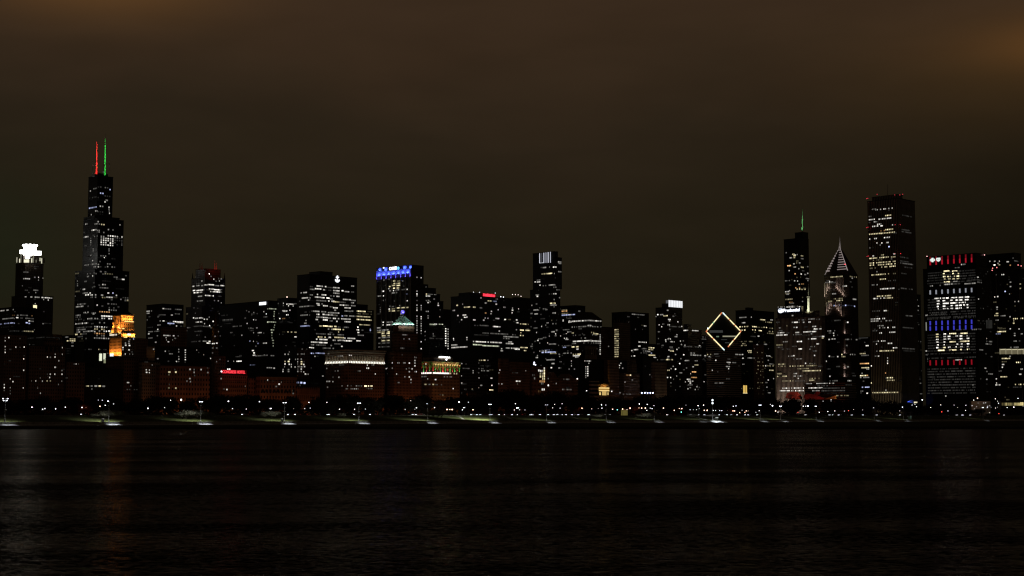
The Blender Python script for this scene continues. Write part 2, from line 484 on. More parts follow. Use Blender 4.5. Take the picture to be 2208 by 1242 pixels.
B(OB, 'broad black office block with rows of bluish lights, left edge of the skyline', 'office building', ('W', 1960),
  [(-46, 30, 77, 663)], M['black'],
  lit='670 1 9 .7;669 12 17 .8;668 23 28 .6;687 4 32 .55;685 34 40 1;686 43 50 .4;686.5 55 59 .9;687 60 72 .4;680 26 32 .5o;680 36 40 .6;680 45 60 .4;681 67 71 .6o;692 61 65 1;693 67 75 .6;699 0 5 .6b;697 10 32 .85b;696 55 60 1b;697.5 61 65 1b;678 14 17 .2;714 20 50 .25;714.5 54 71 .7y;711 73 76 .4;705 2 30 .2',
  rnd=[('LR', 675, 720, .04, .3)])
b = B(OB, 'low dark office block trimmed with a string of bluish white roof lights', 'office building', ('W', 1700),
  [(57, 99, 133, 722)], M['glassgrid'],
  lit='728.5 58 98 .28;728 100 130 .22;731 127 128 .3;743 63 65 .4', rnd=[('LR', 735, 780, .05, .2)])
lb = glow((.75, .78, 1), 2.2)
for i in range(17): b.slab('roof_light', 58.2+i*2.45, 720.3-i*.17, 59.7+i*2.45, 721.9-i*.17, lb, .8)
for i, x in enumerate((99.5, 102.5, 107, 112, 117.5, 121, 123.5, 126, 129)): b.slab('roof_light', x, 718.0+i*.1, x+2.2, 719.9+i*.1, lb, .8)
B(OB, 'small dark office block with yellow corner windows beside the black setback tower', 'office building', ('W', 1900),
  [(133, 150, 163, 724)], M['dark'], lit='731 153 161 .8y .98;735 144 148 .9y;735 153 161 .8y;739 153 159 .4;746 153 159 .5;752 141 152 .2 1;757 141 152 .2 1;762 141 152 .2;727 141 146 .5')
B('apartment_building', 'dark apartment block with a column of bright white windows at the far left', 'apartment building', ('W', 1474),
  [(-22, 10, 58, 722)], M['brick'], fh=3.4, bw=2.6, win_h=2.00,
  lit='728 10 12 .5;728 18 20 1;730 42 44 .4;735 10 12 1;747.5 10 12 1;748.5 33 35 1;748.5 51 53 1;749 42 44 .4;754 10 12 .6;760 10 12 1;753.5 19 25 .3;767 51 52 .3;774 50 52 .9;798.5 50 52 1;817 21 23 .8;823 26.5 29 1;829.5 8 10 .9;836 8 10 1;836 21 23 .5;842 8 10 .5;842.5 21 23 .5;836.5 49 51 .9;849 21 23 .4;778 18 24 .2;785 9 11 .25;812 32 43 .2', rnd=[('R', 730, 850, .015, .4)])
b = B('hotel_building', 'red brick hotel with an ornate arched attic and scattered bright windows', 'hotel', ('W', 1475),
  [(57, 64, 141, 746), (94, 97, 137, 735, 2)], M['brick'], fh=3.6, bw=2.7, win_h=2.20,
  lit='749.5 133.5 135 .8;756 126 129 1;764 118 120 .7;764 133.5 135 .7;770 101 103 .9;770.5 107 110 .4;770 117 120 .9;778 126 127.5 .6;792 117 120 1;792 121 122 .5;799 132 135 .5;807 107 109.5 1;807 117 119 1;807 132 135 1;807 101 103 .4;814 106 108 1;815 86 87 .5;822 90.5 92 .8;821.5 76 78 1;821.5 67 68 .4;821.5 100 103 .7y;821.5 107 110 .5y;822 132 134 .7;829 125 127 .6;837 80 82 .5;848 86 88 .8',
  rnd=[('R', 760, 850, .02, .3)])
for i in range(4): b.slab('arched_niche', 98+i*9.2, 746.5, 102.5+i*9.2, 758, M['dark'], .4)
b.slab('string_course', 64.5, 773.2, 140.5, 774.4, M['tan'], .8)
B('hotel_building', 'low red brick block with faint ledges under the black setback tower', 'hotel', ('W', 1473),
  [(141, 144, 183, 781)], M['brick'], lit='785 163 165 1;785 159 160.5 .6;785 168 170 .3;815 143 145 .4', rnd=[('R', 800, 850, .02, .25)])

# --- the black tower with two masts
b = B('setback_skyscraper', 'tallest black setback tower with a red and a green mast', 'tower', ('W', 2380),
  [(162, None, 279, 581), (180, None, 267, 471), (180.6, 205, 258, 466, 11), (191, None, 244, 379)], M['black'], fh=4, bw=4.5, win_h=2.20,
  lit='407 198 208 .5 d .8;404 211 233 .45 d .8;405 235 243 .5 d;412 194 196 .8;409 236 238.5 1b;420 191 209 .9 .95;417 217 224 .8b d;423 220 240 .4 d;426 193 212 .35 d;436 225 237 .85 d .9;432 227 233 .6;448 191 207 .85b .95;445 214 223 .7 d;447 234 236 .8;451 234 236 .8;455 234.5 236 .6;460 235 237 .9;455 205 210 .8;457 211 224 .3 d;463 196 198 .6;462 201 225 .25 d;'
  '483 184 191 .8 d;483 202 213 .6 d;484 213 225 .85y d;478 210 213 .9;496 198 208 1 d .9;497 209 217 .7 d;496 235 252 .7 d;501 210 227 .5 d;511 180 191 .85 d .8;510 198 233 .7 d .8;510 234 266 .95 d .85;514.5 218 246 1 d .95;519 218 246 .95 d .95;523.7 218 246 1 d .95;528.5 218 246 1 d .95;514 247 266 .4 d;519 247 266 .35 d;524 247 266 .35 d;528 247 266 .4 d;514 195 197 .7;519 195 197 .6;523 195 197 .7;528 195 197 .6;537 200 202 .7;541 200 202 .7;537 234 236 .7;541 234 236 .7;547 234 236 .5;552 218 229 .5 d;556 224 226 1;562 199 201 .7;564 214 217 .5;570.5 182 217 .55 d;570 234 254 .55 d;575.5 198 217 .65 d;576 217 234 .35 d;576 234 253 .65 d;551 195 197 .6;485 257 260 .7;'
  '590 184 207 .5 d;591 226 251 .6y d;595 199 201 .9;596 190 192 .5;602 247 264 .4 d;602.5 262 269 .9;610 200 216 .5 d;614 224 232 .7 d;615 212 216 .5;618 202 205 .6;624 178 183 .7;606 166 168.5 .5;612 166 168.5 .5;616 166 168.5 .5;632 179 189 .8 d;632 193 196 1;632 231 236 .8;632 242 245 .8b;636 184 190 1;636 194 211 .9 d .9;636.5 217 223 .7;637 245 254 .8 d;641.6 217 231 .75y d .9;641.6 233 254 .95 .95;641 194 210 .5 d;642 257 278 .45 d;646 259 276 .5 d;648 273 278 .7y;656 165 184 .65 d .9;661 163 183 .8 d .9;658 208 211 .9;655 231 236 .6;656 241 254 .45 d;664 235 250 .4 d;669 233 254 .6 d .9;672.5 208 240 .8o d .9;674 178 190 .8 d;675 198 210 .5 d;682 221 243 1 .95;687 221 243 .9 d .95;687 189 210 .7 d .9;677 200 204 .7;680 163 173 .55 d;684 163 173 .5 d;689 163 174 .4 d;697.6 163 188 .8 d .95;696 215 226 .6 d;698 194 202 .4;705 206 230 .85 d .95;706 165 197 .45 d;711 162 184 .65 d;710 206 227 .75y d;715 165 203 .75 d .8;714 206 230 .9 d;721 162 174 .9y;719.5 206 230 .8o d;714 233 238 1;720 180 187 .4;729.5 203 236 .75 d .9;725 180 187 .35 d;724 208 228 .6 d',
  rnd=[('LR', 585, 735, .06, .4), ('LR', 475, 575, .03, .35), ('LR', 385, 460, .03, .3)])
q = b.tiers[3]; qY = (q.W0+q.N0+q.W1+q.N1)/2/R2
p0 = at(217.5, 378, qY); hw = 14.5*qY/F
m = MB(); m.box((p0.x, p0.y, q.z1+3.2), hw*1.5, hw*1.5, 6.4, math.pi/4); m.build('roof_block', M['dark_stone'], b.root)
def mast(root, px, pts, Y, name, mat):
    m = MB()
    for (ya, ra), (yb, rb) in zip(pts, pts[1:]): m.cyl(at(px, ya, Y), at(px, yb, Y), ra, rb, 8)
    return m.build(name, mat, root)
wht = plain('white_painted_steel', (.8, .8, .8), .6, var=.1)
r1 = mast(b.root, 208.8, [(376, 2.3), (368, 1.7), (352, 1.25), (329, 1.0), (328.5, .5), (325, .5), (324.5, .75), (307, .6), (305, .15)], qY-14, 'antenna_mast', wht)
r2 = mast(b.root, 227, [(378, 1.5), (350, 1.2), (327, 1.05), (313, .9), (312.5, .3), (306, .3), (305.5, .6), (301, .6), (300.5, .25), (288, .2)], qY-14, 'antenna_mast', wht)
for px, ya, yb in ((222.8, 378, 341), (236.6, 378, 345), (199.6, 379, 346)):
    mast(b.root, px, [(ya, .38), (yb, .3)], qY-20, 'side_mast', wht)
m = MB(); m.cyl(at(222.5, 353, qY-18), at(237, 353.5, qY-18), .45, .45, 6); m.build('cross_arm', wht, b.root)
m = MB(); m.cyl(at(200, 356.5, qY-18), at(209, 356.5, qY-18), .35, .35, 6); m.build('cross_arm', wht, b.root)
m = MB(); m.box(at(201, 377.5, qY-18), 5, 3, 5); m.build('roof_plant', wht, b.root)
FL = []   # floodlights gathered here
def flood(px, py, Y, tx, ty, tY, col, E, ang=50, size=.6, blend=.6):
    "spot at one point lighting another; E = irradiance wanted at the target"
    a, c = at(px, py, Y), at(tx, ty, tY); d = (c-a).length
    return light('SPOT', a, col, E*d*d*4*math.pi, c, size, ang, blend)
def mast_strip(px, ya, yb, Y, col, E, dist=7.0):
    "vertical strip of floodlights in front of a mast, narrow beam"
    a, c = at(px, ya, Y), at(px, yb, Y); L = c.z-a.z; m = (a+c)/2+Vector((0, -dist, 0))
    o = light('AREA', m, col, E*L, m+Vector((0, 5, 0)), 1.2, sy=L); o.data.spread = math.radians(50); return o
mast_strip(208.8, 376, 306, qY-14, (1, .03, .025), 20)
mast_strip(227, 378, 300, qY-14, (.05, 1, .10), 10)
b.beacon(223, 371, qY-10, .8, (.6, 1, .9), .5)

B(OB, 'long dark block behind the orange floodlit tower', 'office building', ('W', 1980),
  [(156, 182, 300, 738)], M['black'], lit='753.5 191 202 .4;753.5 212 214 .8y;754 216 231 .25', rnd=[('LR', 742, 775, .02, .3)])
b = B(OB, 'dark rooftop block with two floodlit pale faces', 'office building', ('W', 1640),
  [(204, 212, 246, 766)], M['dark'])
b.slab('wall_glow_panel', 213.5, 762.5, 219, 778, glow((.95, 1, .75), .9), 1.0)  # pale roof walls: the floodlight on them is put in as emission
b.slab('wall_glow_panel', 222.3, 762, 227, 775, glow((.95, 1, .75), .7), 1.0)
b.slab('wall_glow_panel', 223, 775.5, 228, 783, glow((.95, 1, .6), .25), 1.0)
b.slab('roof_sign', 236.3, 762.5, 240, 768.3, glow((.95, .97, 1), 1.3), 1.2)
b.slab('roof_sign', 240.8, 762.2, 243.6, 768.3, glow((.95, .97, 1), 1.3), 1.2)
b.slab('roof_sign', 244.0, 762.0, 245.8, 768, glow((.95, .97, 1), 1.1), 1.2)
B(OB, 'black lakefront block with five lit windows in a row near its base', 'office building', ('W', 1474),
  [(183, 188, 266, 795)], M['dark'], win_h=2.40, lit='832.5 186 192 .8y;832.5 195 200 .6;832.5 203 210 .9;832.5 212 218 .9y;833 220 227 .65;839 197 199 .6;817 210 216 .2;840 177 180 .5')
B(OB, 'low brown lakefront block with a white light bar on its roof', 'office building', ('W', 1500),
  [(228, 268, 319, 772)], M['brick'], lit='825 273 279 .8;832 281 283 .5;832.5 301 303 .8;840 274 296 .35 d;838 236 241 .3', rnd=[('LR', 785, 850, .01, .25)]
  ).slab('roof_light_bar', 294, 766.2, 302.5, 768.6, glow((1, .9, .8), 2.2), -3)

# --- orange floodlit setback tower
b = B('art_deco_tower', 'art deco setback tower floodlit in glowing orange', 'tower', ('W', 1640),
  [(236.5, 262.5, 292.5, 728), (238.5, 261.8, 291, 719, 3), (240, 261.5, 289.5, 709, 5), (242.5, 261, 288.5, 694, 8), (243.5, 261, 288, 680, 9.5)], M['tan'], fh=3.8, bw=3.0, win_h=2.0,
  lit='740 269 272 .9;740.5 276 280 .8;744.5 269 273 .8;745 277 281 .9;749.5 264 266 1;754 264 266 .8;754.5 276 280 .8;763.5 269 271 .8;763.5 279 280 .8;764 285 287 .5;736 276 280 .6;732 279 281 .5;759 282 287 .3;731 287 289 .8b')
q = b.tiers[-1]
m = MB(); mw, mn = (q.W0+q.W1)/2, (q.N0+q.N1)/2; z = q.z1+1
bs = [P(q.W1, q.N0, z), P(q.W0, q.N0, z), P(q.W0, q.N1, z), P(q.W1, q.N1, z)]
ts = [P(mw+4, mn-4, z+5), P(mw-4, mn-4, z+5), P(mw-4, mn+4, z+5), P(mw+4, mn+4, z+5)]
m.hexa(bs, ts); m.build('hip_roof', M['dark_stone'], b.root)
for x in (247.5, 250.5, 253.5, 256.5): b.slab('pier', x, 682, x+1.0, 760, M['tan'], .9, .8)
b.slab('lit_loggia', 237.5, 720.5, 253, 723.5, glow((1, .86, .7), .9), .8)
b.slab('lit_loggia', 274.5, 719.5, 281, 723, glow((1, .9, .85), 1.8), 1.0)
for x0, x1, ya, yb in ((268, 287.6, 692.6, 694.2), (267, 273, 726.4, 728), (284, 290.5, 726.4, 728), (237.6, 242, 717.6, 719), (239.6, 243.4, 707.8, 709), (258.4, 260.6, 707.4, 709), (263, 267.5, 707.6, 709.2), (238, 244, 765.6, 767), (257, 261.5, 765.6, 767), (257.5, 261, 717.4, 719)):
    b.slab('floodlit_ledge_glow', x0, ya, x1, yb, glow((1, .72, .26), 1.5), .9, .7)  # glowing bars added to turn the floodlit ledges white-hot
b.slab('corner_fin', 291.6, 728, 292.3, 768, M['tan'], .6, .5)
OR = (1, .34, .05)
Yo = b.hit(250, 745)[0]; Yr = b.hit(280, 745)[0]
def wash(px, py, face, E, col, dist=3.2, dz=0.0, W=6):
    "small flood on a ledge: area lamp close to the wall, aimed up it"
    h = b.hit(px, py)
    if not h: return
    _, q, fc, d, z = h
    a = b.pos(q, fc, d, z+dz, dist); t = b.pos(q, fc, d, z+dz+9, 0.0)
    o = light('AREA', a, col, E*.62, t, W, sy=.6)
    return o
for px, py, E, W in ((241, 765, 5200, 6), (247, 766, 3000, 5), (259, 766, 5200, 6), (253, 766, 3000, 5), (241.5, 718, 4200, 4.5), (243.5, 707.5, 4600, 4.5), (259.5, 717, 2600, 4), (259.8, 707.5, 6000, 4.5),
                    (266, 726.5, 3200, 4), (271, 726.5, 6500, 5), (286, 726.5, 6000, 5), (289, 726, 3200, 4), (265, 708, 5500, 4), (271, 693.5, 4200, 6), (278, 693.5, 6500, 7), (285, 693.5, 5000, 5), (265, 693, 900, 4)):
    wash(px, py, None, E, OR, 3.0, 0, W)
B(OB, 'plain dark red block just right of the orange tower', 'office building', ('W', 1760), [(291, 300, 319, 731)], M['brick'])

B('office_tower', 'black curtain wall tower with slanting rows of lights near the spired twin masts', 'tower', ('W', 2050),
  [(316, 350, 396, 656)], M['black'], fh=4, bw=3.2,
  lit='671 317 327 .75;675.5 317 325 .75;665.5 350 355 1;666.5 357 372 .4;667.5 379 393 .5;679 343 357 .4;679.5 368 373 .75;677 375 392 .4;683.5 340 342 .6;690 317 318 .5;692 344 355 .75;694 376 396 .9 .97;695.5 383 397 1 .97;693 356 370 .3;697.5 364 376 .95b;700 366 376 .5;703 379 382 1;703.5 388 393 .4;701 338 346 .5;710.5 336 341 .85;715 317 342 .5;720 319 323 .8;724 338 341 .6;729 320 328 .45;738 334 338 .8;706 318 330 .25',
  rnd=[('LR', 660, 745, .05, .3)])
B(OB, 'blunt brown slab with a blank top in front of the black curtain wall tower', 'office building', ('W', 1800),
  [(347, 352, 403, 705)], M['brick'], lit='723.5 355 365 .8;724 367 376 .75;728 357 359 .8;729.5 375 380 .5;733 358 359.5 .8;733 371 373 .5;737 361 365 .7;724.5 383 385 .4', rnd=[('R', 726, 745, .03, .3)])
B(OB, 'wide black block with two columns of lit windows above the red gridded hotel', 'office building', ('W', 1600),
  [(316, 334, 458, 748)], M['black'], fh=3.8, bw=2.8,
  lit='753 330 333 .8;757.5 355 357.5 1;757 362 366 .3;763 366 375 .5;753.5 384 386.5 .6;759 384 386.5 .6;769 384 386.5 .6;774.5 384 387 .8;779.5 384 386.5 .6;779.5 379 382 1;779 361 365 .35;773.5 338 347 .65;755 398 401 .85;760 398 401 .85;765 398 401 .85;770.5 398 401 .85;775.5 398 401 .85;781 398 400 .4;755 423 425 .6;765 438 440 .6;773 453 455 .95;760 428 429 .4',
  rnd=[('R', 750, 790, .02, .3)])
b = B('gothic_tower', 'tall granite tower with four rooftop spires and a red glow on its crown', 'tower', ('W', 2200),
  [(401, None, 487, 661), (413, None, 486, 599), (422, None, 476, 580)], M['bronze'], fh=4, bw=2.6,
  lit='597.5 420 422 .6;596 454 456 .5;601 472 478 .8;602 460 462 .9;606 434 437 .75;606 472 474 .75;606.5 464 468 .4;612 424 430 .35;617.5 414 418 .95;616 424 431 .65;616 434 438 .65;614.5 441 448 .75;614 449 462 .95;616 463 472 .5;616 476 484 1;626.5 415 421 1;626 423 438 1 .95;625 439 452 .35;623.5 453 462 .95;625 463 474 1 .96;625.5 476 479 .6;631.5 415 421 1;630.5 423 438 .95;629 453 462 .85;629.5 463 474 1 .96;630 476 479 .6;639 426 436 .85;637.5 442 461 .85;639 471 478 .3;649 424 436 .55;648.5 463 473 .65;653 476 478 .6;664 416 420 .3;665 456 460 .3;685.5 416 419 .95;686 421 438 .75;688.5 439 442 .95;688.5 445 448 .8;684 450 452 .8;694.5 421 435 .95;693 458 461 .95;698 440 442 .7;702 451 453 1;703.5 418 436 .4;704 438 454 .4;706.5 403 407 .6;707 454 456 .6;713 402 404 .6;714.5 420 436 .35;723 424 430 .4;727 441 444 .4;736.5 412 432 .35;736 438 455 .9;740 448 453 1',
  rnd=[('LR', 600, 760, .05, .35)])
q = b.tiers[2]; gY = (q.W0+q.N0+q.W1+q.N1)/2/R2
for x, yt in ((431, 562), (435.5, 566), (463, 561), (466.5, 566)):
    mast(b.root, x, [(581, 1.5), (576, .8), (yt, .2)], gY-18, 'spire', M['metal'])
q1 = b.tiers[1]
for a_, n_ in ((0, 0), (1, 0), (0, 1)):
    p0 = P(q1.W0+(q1.W1-q1.W0-2.4)*a_+1.2, q1.N0+(q1.N1-q1.N0-2.4)*n_+1.2, q1.z1); m = MB(); m.cyl(p0, p0+Vector((0, 0, 11)), 1.6, .3, 4); m.build('corner_pinnacle', M['bronze'], b.root)
flood(458, 594, gY-70, 457, 585, gY-30, (1, .05, .03), .8, 44)
flood(470, 598, gY-90, 466, 575, gY-18, (1, .08, .05), 1.0, 24)
b.beacon(451.5, 590.5, None, .7, (1, .8, .7), 6)
b = B('spired_tower', 'slim reddish tower with a pointed pyramid roof', 'tower', ('W', 1545),
  [(457, 462, 472.5, 706)], M['brick'], fh=3.8, bw=2.6, win_h=1.8,
  lit='720.5 464 472 .6;725.5 464 472 .6;730 464 472 .75;735 464 472 .7;740 464 472 .95;741 456 462 .95;750.5 457 471 .55;756 464 472 .3;761 457 460 .4;715 470 472 .5')
q = b.tiers[0]; m = MB(); mw, mn = (q.W0+q.W1)/2, (q.N0+q.N1)/2; qq = (q.W0+q.N0)/R2; e = 1.8
zt_ = at(466, 675, qq).z
bs = [P(q.W1-e, q.N0+e, q.z1), P(q.W0+e, q.N0+e, q.z1), P(q.W0+e, q.N1-e, q.z1), P(q.W1-e, q.N1-e, q.z1)]
tp = P(mw, mn, zt_); m.hexa(bs, [tp+Vector(v) for v in ((-.2, 0, 0), (0, -.2, 0), (.2, 0, 0), (0, .2, 0))]); m.build('pyramid_roof', M['brick'], b.root)
B(OB, 'stepped brown block at the foot of the slim pyramid roofed tower', 'office building', ('W', 1505), [(461, 466, 487, 768)], M['brick'], lit='780 466 468 .5;775 472 476 .3', fh=3.6)

b = B(OB, 'huge dark office slab with a blank white rooftop sign', 'office building', ('W', 1850),
  [(474, 580, 599, 649)], M['black'], fh=4, bw=3.4,
  lit='680 477 490 .25;689.5 480 500 .38 .95;692 480 500 .25;698 482 497 .22;703.5 501 521 .45;704 475 479 .3;670 531 533 .35;672.5 536 538 .6;674 547 548 .75;672 568 570 .85;677 573.5 575 1;677 542 554 .3;683.5 568 575 .4;686 527 531 .4;689.5 546 548 1;690 551 553 .8;697.5 532 534 .8;707.5 535 538 .45;707.5 540 542.5 .55;707 552 556 .45;713 538 545 .3;717.5 546 548 .6;717.5 554 564 .65;723 520 523 .95;723.5 556 559 .3;735.5 538 540 .75b;736 546 547.5 .75;740.5 555 558 .65b;740 567 574 .75;746.5 551 553 .6;'
  '666 576 597 .8g .97;694.5 576 597 .85g .97;672 590 592.5 .7g;677 590 592.5 .7g;682 589 592 .7g;688 590 592.5 .6g;701 591 593 .7g;706 590 592 .7g;711.5 584 591 .7g;717 584 588 .8g;723 585 587 .7g;729 585 588 .7g;734 586 591 .75g;740 587 591 .75g;746 588 590 .6g',
  rnd=[('L', 670, 750, .05, .35)])
b.slab('roof_sign', 560, 651.3, 574.3, 657.6, glow((.92, .95, 1), 1.6), .9)
B(OB, 'unlit black block with a cluster of pale street level lights below the huge dark slab', 'office building', ('W', 1600),
  [(487, 575, 606, 752)], M['black'], lit='756 543 548 .85;761 546 550 1;766 545 552 .95;767 552 575 .4;766 568 576 .7;767 585 595 .45;769 508 522 .3;779 491 493 .6;779 503 505 .8;779 511 520 .95;787 538 550 .45b;793 576 588 .65;794 589 593 .65', rnd=[('LR', 756, 800, .03, .25)])
b = B(OB, 'black office tower with a red roof beacon left of the anchor sign tower', 'office building', ('W', 1950), [(598, 620, 642, 643)], M['black'], fh=3.8, bw=2.6,
  lit='654.5 599.5 600.5 .7;654 610.5 612 .95;656 618 635 .95 .8;659 610 612 .5;659.5 621 623 .95;660 631 633 .95;670 608 615 .75;671 611 619 .95;669 624 626 .85;679 617 622 1;687 602 605 1;687 608 615 .65o;694 602 625 .2', rnd=[('LR', 650, 700, .06, .35)])
b.beacon(619, 640.5, None, .7, (1, .7, .6), 5)
B(OB, 'dark mid height block with tan lit windows left of the anchor sign tower', 'office building', ('W', 1720), [(596, 604, 641, 700)], M['dark'], lit='716 608 620 .3y;716 622 629 .65y;716.5 634 640 .55y;721 602 615 .3;726.5 634 640 .85', rnd=[('R', 705, 745, .04, .25)])

# --- anchor sign tower
b = B('office_tower', 'massive black office tower with a white anchor sign at the top', 'tower', ('W', 1850),
  [(641, 668, 770, 592), (667, 690, 717, 586)], M['black'], fh=4, bw=3.2, win_h=2.10,
  lit='617 683 695 1;618 696 703 .8;620 704 717 .4;618 668 676 .3;623 679 695 .95;624 670 678 .65;625 696 701 .85;626 702 715 .35;631 649 664 .85;635 683 686 1;636 695 703 .95;636 668 676 .55;638 711 716 .4;642.5 648 668 .75;641 679 695 .95;642.5 696 709 1;645 711 718 .55;647 664 668 .75;648.5 682 703 .55;649.5 708 720 .95;651 720 731 .85y;652 734 746 .4;655 682 695 .75;658 684 690 .95;659.5 696 707 .95;661.5 708 716 .5;661 645 665 .65;660 669 680 .4;673 655 668 .3;671 675 678 .6;672 680 705 .75;674.5 707 718 .55;679.5 648 668 .55;678 683 690 .95;678 695 700 1;679 702 716 .75;680.5 720 731 .5;684 682 696 .65;685 697 706 .95;686 707 716 .6;689 680 686 .95;690 698 707 .95;692 708 716 .55;691 658 664 .8;697 655 664 .8;703 648 668 .75b;703 688 694 .85y;703 696 707 1y .96;704 708 719 1y .96;704 720 726 .85y;705.5 728 741 .4;706 745 755 .5;710 709 719 .65;710.5 720 743 1y .96;716 729 731 1y;717 711 718 .4;720 683 702 .4;721 708 719 .55;722 730 743 .65;727 687 702 .85y;727.5 708 714 .85;728 724 744 .95y;729.5 745 756 .9;730 757 765 .85;732 682 706 .95;734 720 732 .75;734 733 744 .85;735 744 755 1 .98;735.5 756 768 .85;738 670 690 .95;739 691 707 .95;744 670 702 .5;745 712 716 .5;747 735 739 .75;750 668 678 .95;751 695 722 .5;617 757 765 .85;620.5 720 731 .8;627 720 731 .95;632.5 720 731 .8;639 720 731 .95;627 736 741 1;629 743 753 .85;630 757 768 .4;646 737 758 .85;648 757 768 .5;653 757 764 .75;658 733 744 .95;659 745 768 .6;664 720 731 .85;664 743 756 .85;669 720 725 .75;671 745 755 .6;671 757 762 .6;675 720 731 .75;681.5 736 740 1b;681.5 744 768 .6;687 720 731 .95;688 736 756 .85;693 720 731 .95;694 745 756 .95',
  rnd=[('LR', 615, 755, .05, .35)])
# anchor emblem as one solid piece on the east face
q = b.tiers[0]; h = b.hit(727, 602); d0, z0_ = h[3], h[4]
m = MB(); u_ = h[0]/F
def apt(x, y, o): return P(q.W0-o, q.N0+d0+x*u_*1.32, z0_-y*u_)
def aflat(pts):
    f = [apt(x, y, 1.0) for x, y in pts]; r = [apt(x, y, .3) for x, y in pts]
    n = len(pts); m.face(f); [m.face([r[i], r[(i+1) % n], f[(i+1) % n], f[i]]) for i in range(n)]
aflat([(-1.2, 3.5), (-.9, -4.2), (.9, -4.2), (1.2, 3.5)])                 # shank
aflat([(-3, -3.4), (-3, -4.8), (3, -4.8), (3, -3.4)])                    # stock
aflat([(1.5*math.cos(a), -6.2+1.5*math.sin(a)) for a in [i*math.pi/5 for i in range(10)]][::-1])
arc = [(4.2*math.cos(a), 2.8+4.2*math.sin(a)) for a in [math.pi*i/10 for i in range(11)]]
inn = [(2.4*math.cos(a), 2.0+3.0*math.sin(a)) for a in [math.pi*i/10 for i in range(11)]]
for i in range(10): aflat([arc[i], arc[i+1], inn[i+1], inn[i]])
aflat([(-5, 2.6), (-4.2, .2), (-2.2, 2.4)]); aflat([(2.2, 2.4), (4.2, .2), (5, 2.6)])
m.build('anchor_emblem', glow((.92, .94, 1), 1.8), b.root)

B(OB, 'smaller block with long yellow lit floors right of the anchor sign tower', 'office building', ('W', 1860),
  [(765, 768, 806, 668), (765, 768, 793, 657, 0)], M['dark'], fh=4, bw=3.2,
  lit='671 770 776 1y;671.5 778 787 .95y;672 789 803 .38y;677 770 803 .45y .97;682.5 770 783 1y .97;683.5 784 803 .95y;689 770 779 1y;690 780 802 .95y .92;700 770 782 .95y;701 783 803 .8y;705.5 770 773 1;711.5 770 778 1;712 779 784 .5;717 770 775 .8;723 770 785 .55;735 770 777 .95;717 785 802 .25;712 797 800 1b;709 797.5 799 .6b;715 797.5 799 .6b', rnd=[('R', 672, 735, .06, .3)])

# --- bank tower with the blue lit top
b = B('office_tower', 'tall slab tower with a blue floodlit top and small white lettered sign', 'tower', ('W', 1880),
  [(812, 888, 913.5, 572)], M['bronze'], fh=3.9, bw=2.6, win_h=2.00,
  lit='602 838 840 .5;604 827 829 .6;606 847 853 .95y;606 857 864 .75y;611.5 847 853 1y 1;611 855 864 1y 1;615.5 846 853 1y 1;615.5 855 864 1y 1;618 837 843 .95y;621.5 848 853 .95y;621 855 863 .9y;622.5 837 840 .75;626.5 847 853 1;625 855 860 .55;627 840 843 .75;628 825 828.5 1;624.5 866 872 .4;606 867 870 .5;624 877 879 .95;631.5 846 856 .65;638.5 814 822.5 .7;638 826 828 1;634 876 879 .6b;646.5 831 833 .5;648 826 827 .6;648.5 877 879.5 .85;660.5 840 843 .65;661 846 852 .4;659 861 864 .75;664 855 863 1y .97;663.5 865 873 1y .97;663 876 880 .95y;666.5 838 841 .85;666 846 852 .55y;670.5 839 843 .95y;670.5 845 853 .95y;670 855 865 .5y;663.5 819 822 .5;668 819 822 .5;672.5 819 822 .5;695 825 828 1;695 833 838 .75;694.5 840 846 .75;701 822 828 .95;700.5 831 845 .85;707 813 822 .85;712 812 838 .75;716 815 840 .95y;719 822 840 1y;724 820 840 .85y;728 815 838 .75;734.5 822 838 1y;740 815 838 .5;748 815 838 .5;'
  +';'.join('%g %g %g %g' % (y, x-1, x+1, v) for x, y, v in [(899, y, v) for y, v in ((598, .75), (628, 1), (634, 1), (638, .95), (648, .65), (658, .85), (664, .95), (669, .95), (682, 1), (687, .65), (692, .9), (697, .7), (702, .8), (707, .7), (712, .7), (718, .8), (723, .7), (729, .6), (735, .5), (741, .5))]+[(908, y, v) for y, v in ((599, .75), (659, .95), (664, .85), (668, .75), (683, .95), (687.5, .9), (693, .65), (698, .75), (703, .8), (708, .8), (713, .8), (719, .6), (737, 1), (752, 1))]),
  rnd=[('L', 600, 750, .06, .3)])
BL = (.06, .12, 1)
blue = glow((.10, .13, 1), .8)
def top_y(x): return 585.5-(x-813)*.098
fin = plain('grey_fin_stone', (.45, .45, .47), .7, var=.1)
for i in range(8):
    x = 813+i*10.35; b.slab('fin', x-.8, top_y(x)-1, x+.8, 750, fin, 1.6, 1.5)
for i in range(7):
    x = 813+i*10.35; xm = x+5.2; y0_ = top_y(xm)
    b.slab('parapet_panel', x+1.6, y0_+1, x+8.8, y0_+9.5, fin, .7, .6)
    h = b.hit(xm, y0_+9.5); q = h[1]
    light('AREA', b.pos(q, 'L', h[3], h[4], 3.2), BL, 1500, b.pos(q, 'L', h[3], h[4]+3.2, 0), 4.5, sy=.5)
for x, dx in ((820, 3), (832.5, 3.4), (873.5, 3.6), (886, 2.6)):
    y0_ = top_y(x)-7; m = MB()
    b.slab('roof_panel', x-dx, max(y0_, 573.2), x+dx, top_y(x)-.6, fin, .9, .8)
    h = b.hit(x, top_y(x)-.8); q = h[1]
    light('AREA', b.pos(q, 'L', h[3], h[4], 3.4), BL, 1200, b.pos(q, 'L', h[3], h[4]+3, 0), 4.5, sy=.5)
for i in range(8):
    x = 813+i*10.35; h = b.hit(x+(1.5 if i == 0 else 0), top_y(x)+10); q = h[1]
    light('AREA', b.pos(q, 'L', h[3], h[4]-2, 5.0), (.14, .10, 1), 480, b.pos(q, 'L', h[3], h[4]+2, 0), 1.5, sy=10)
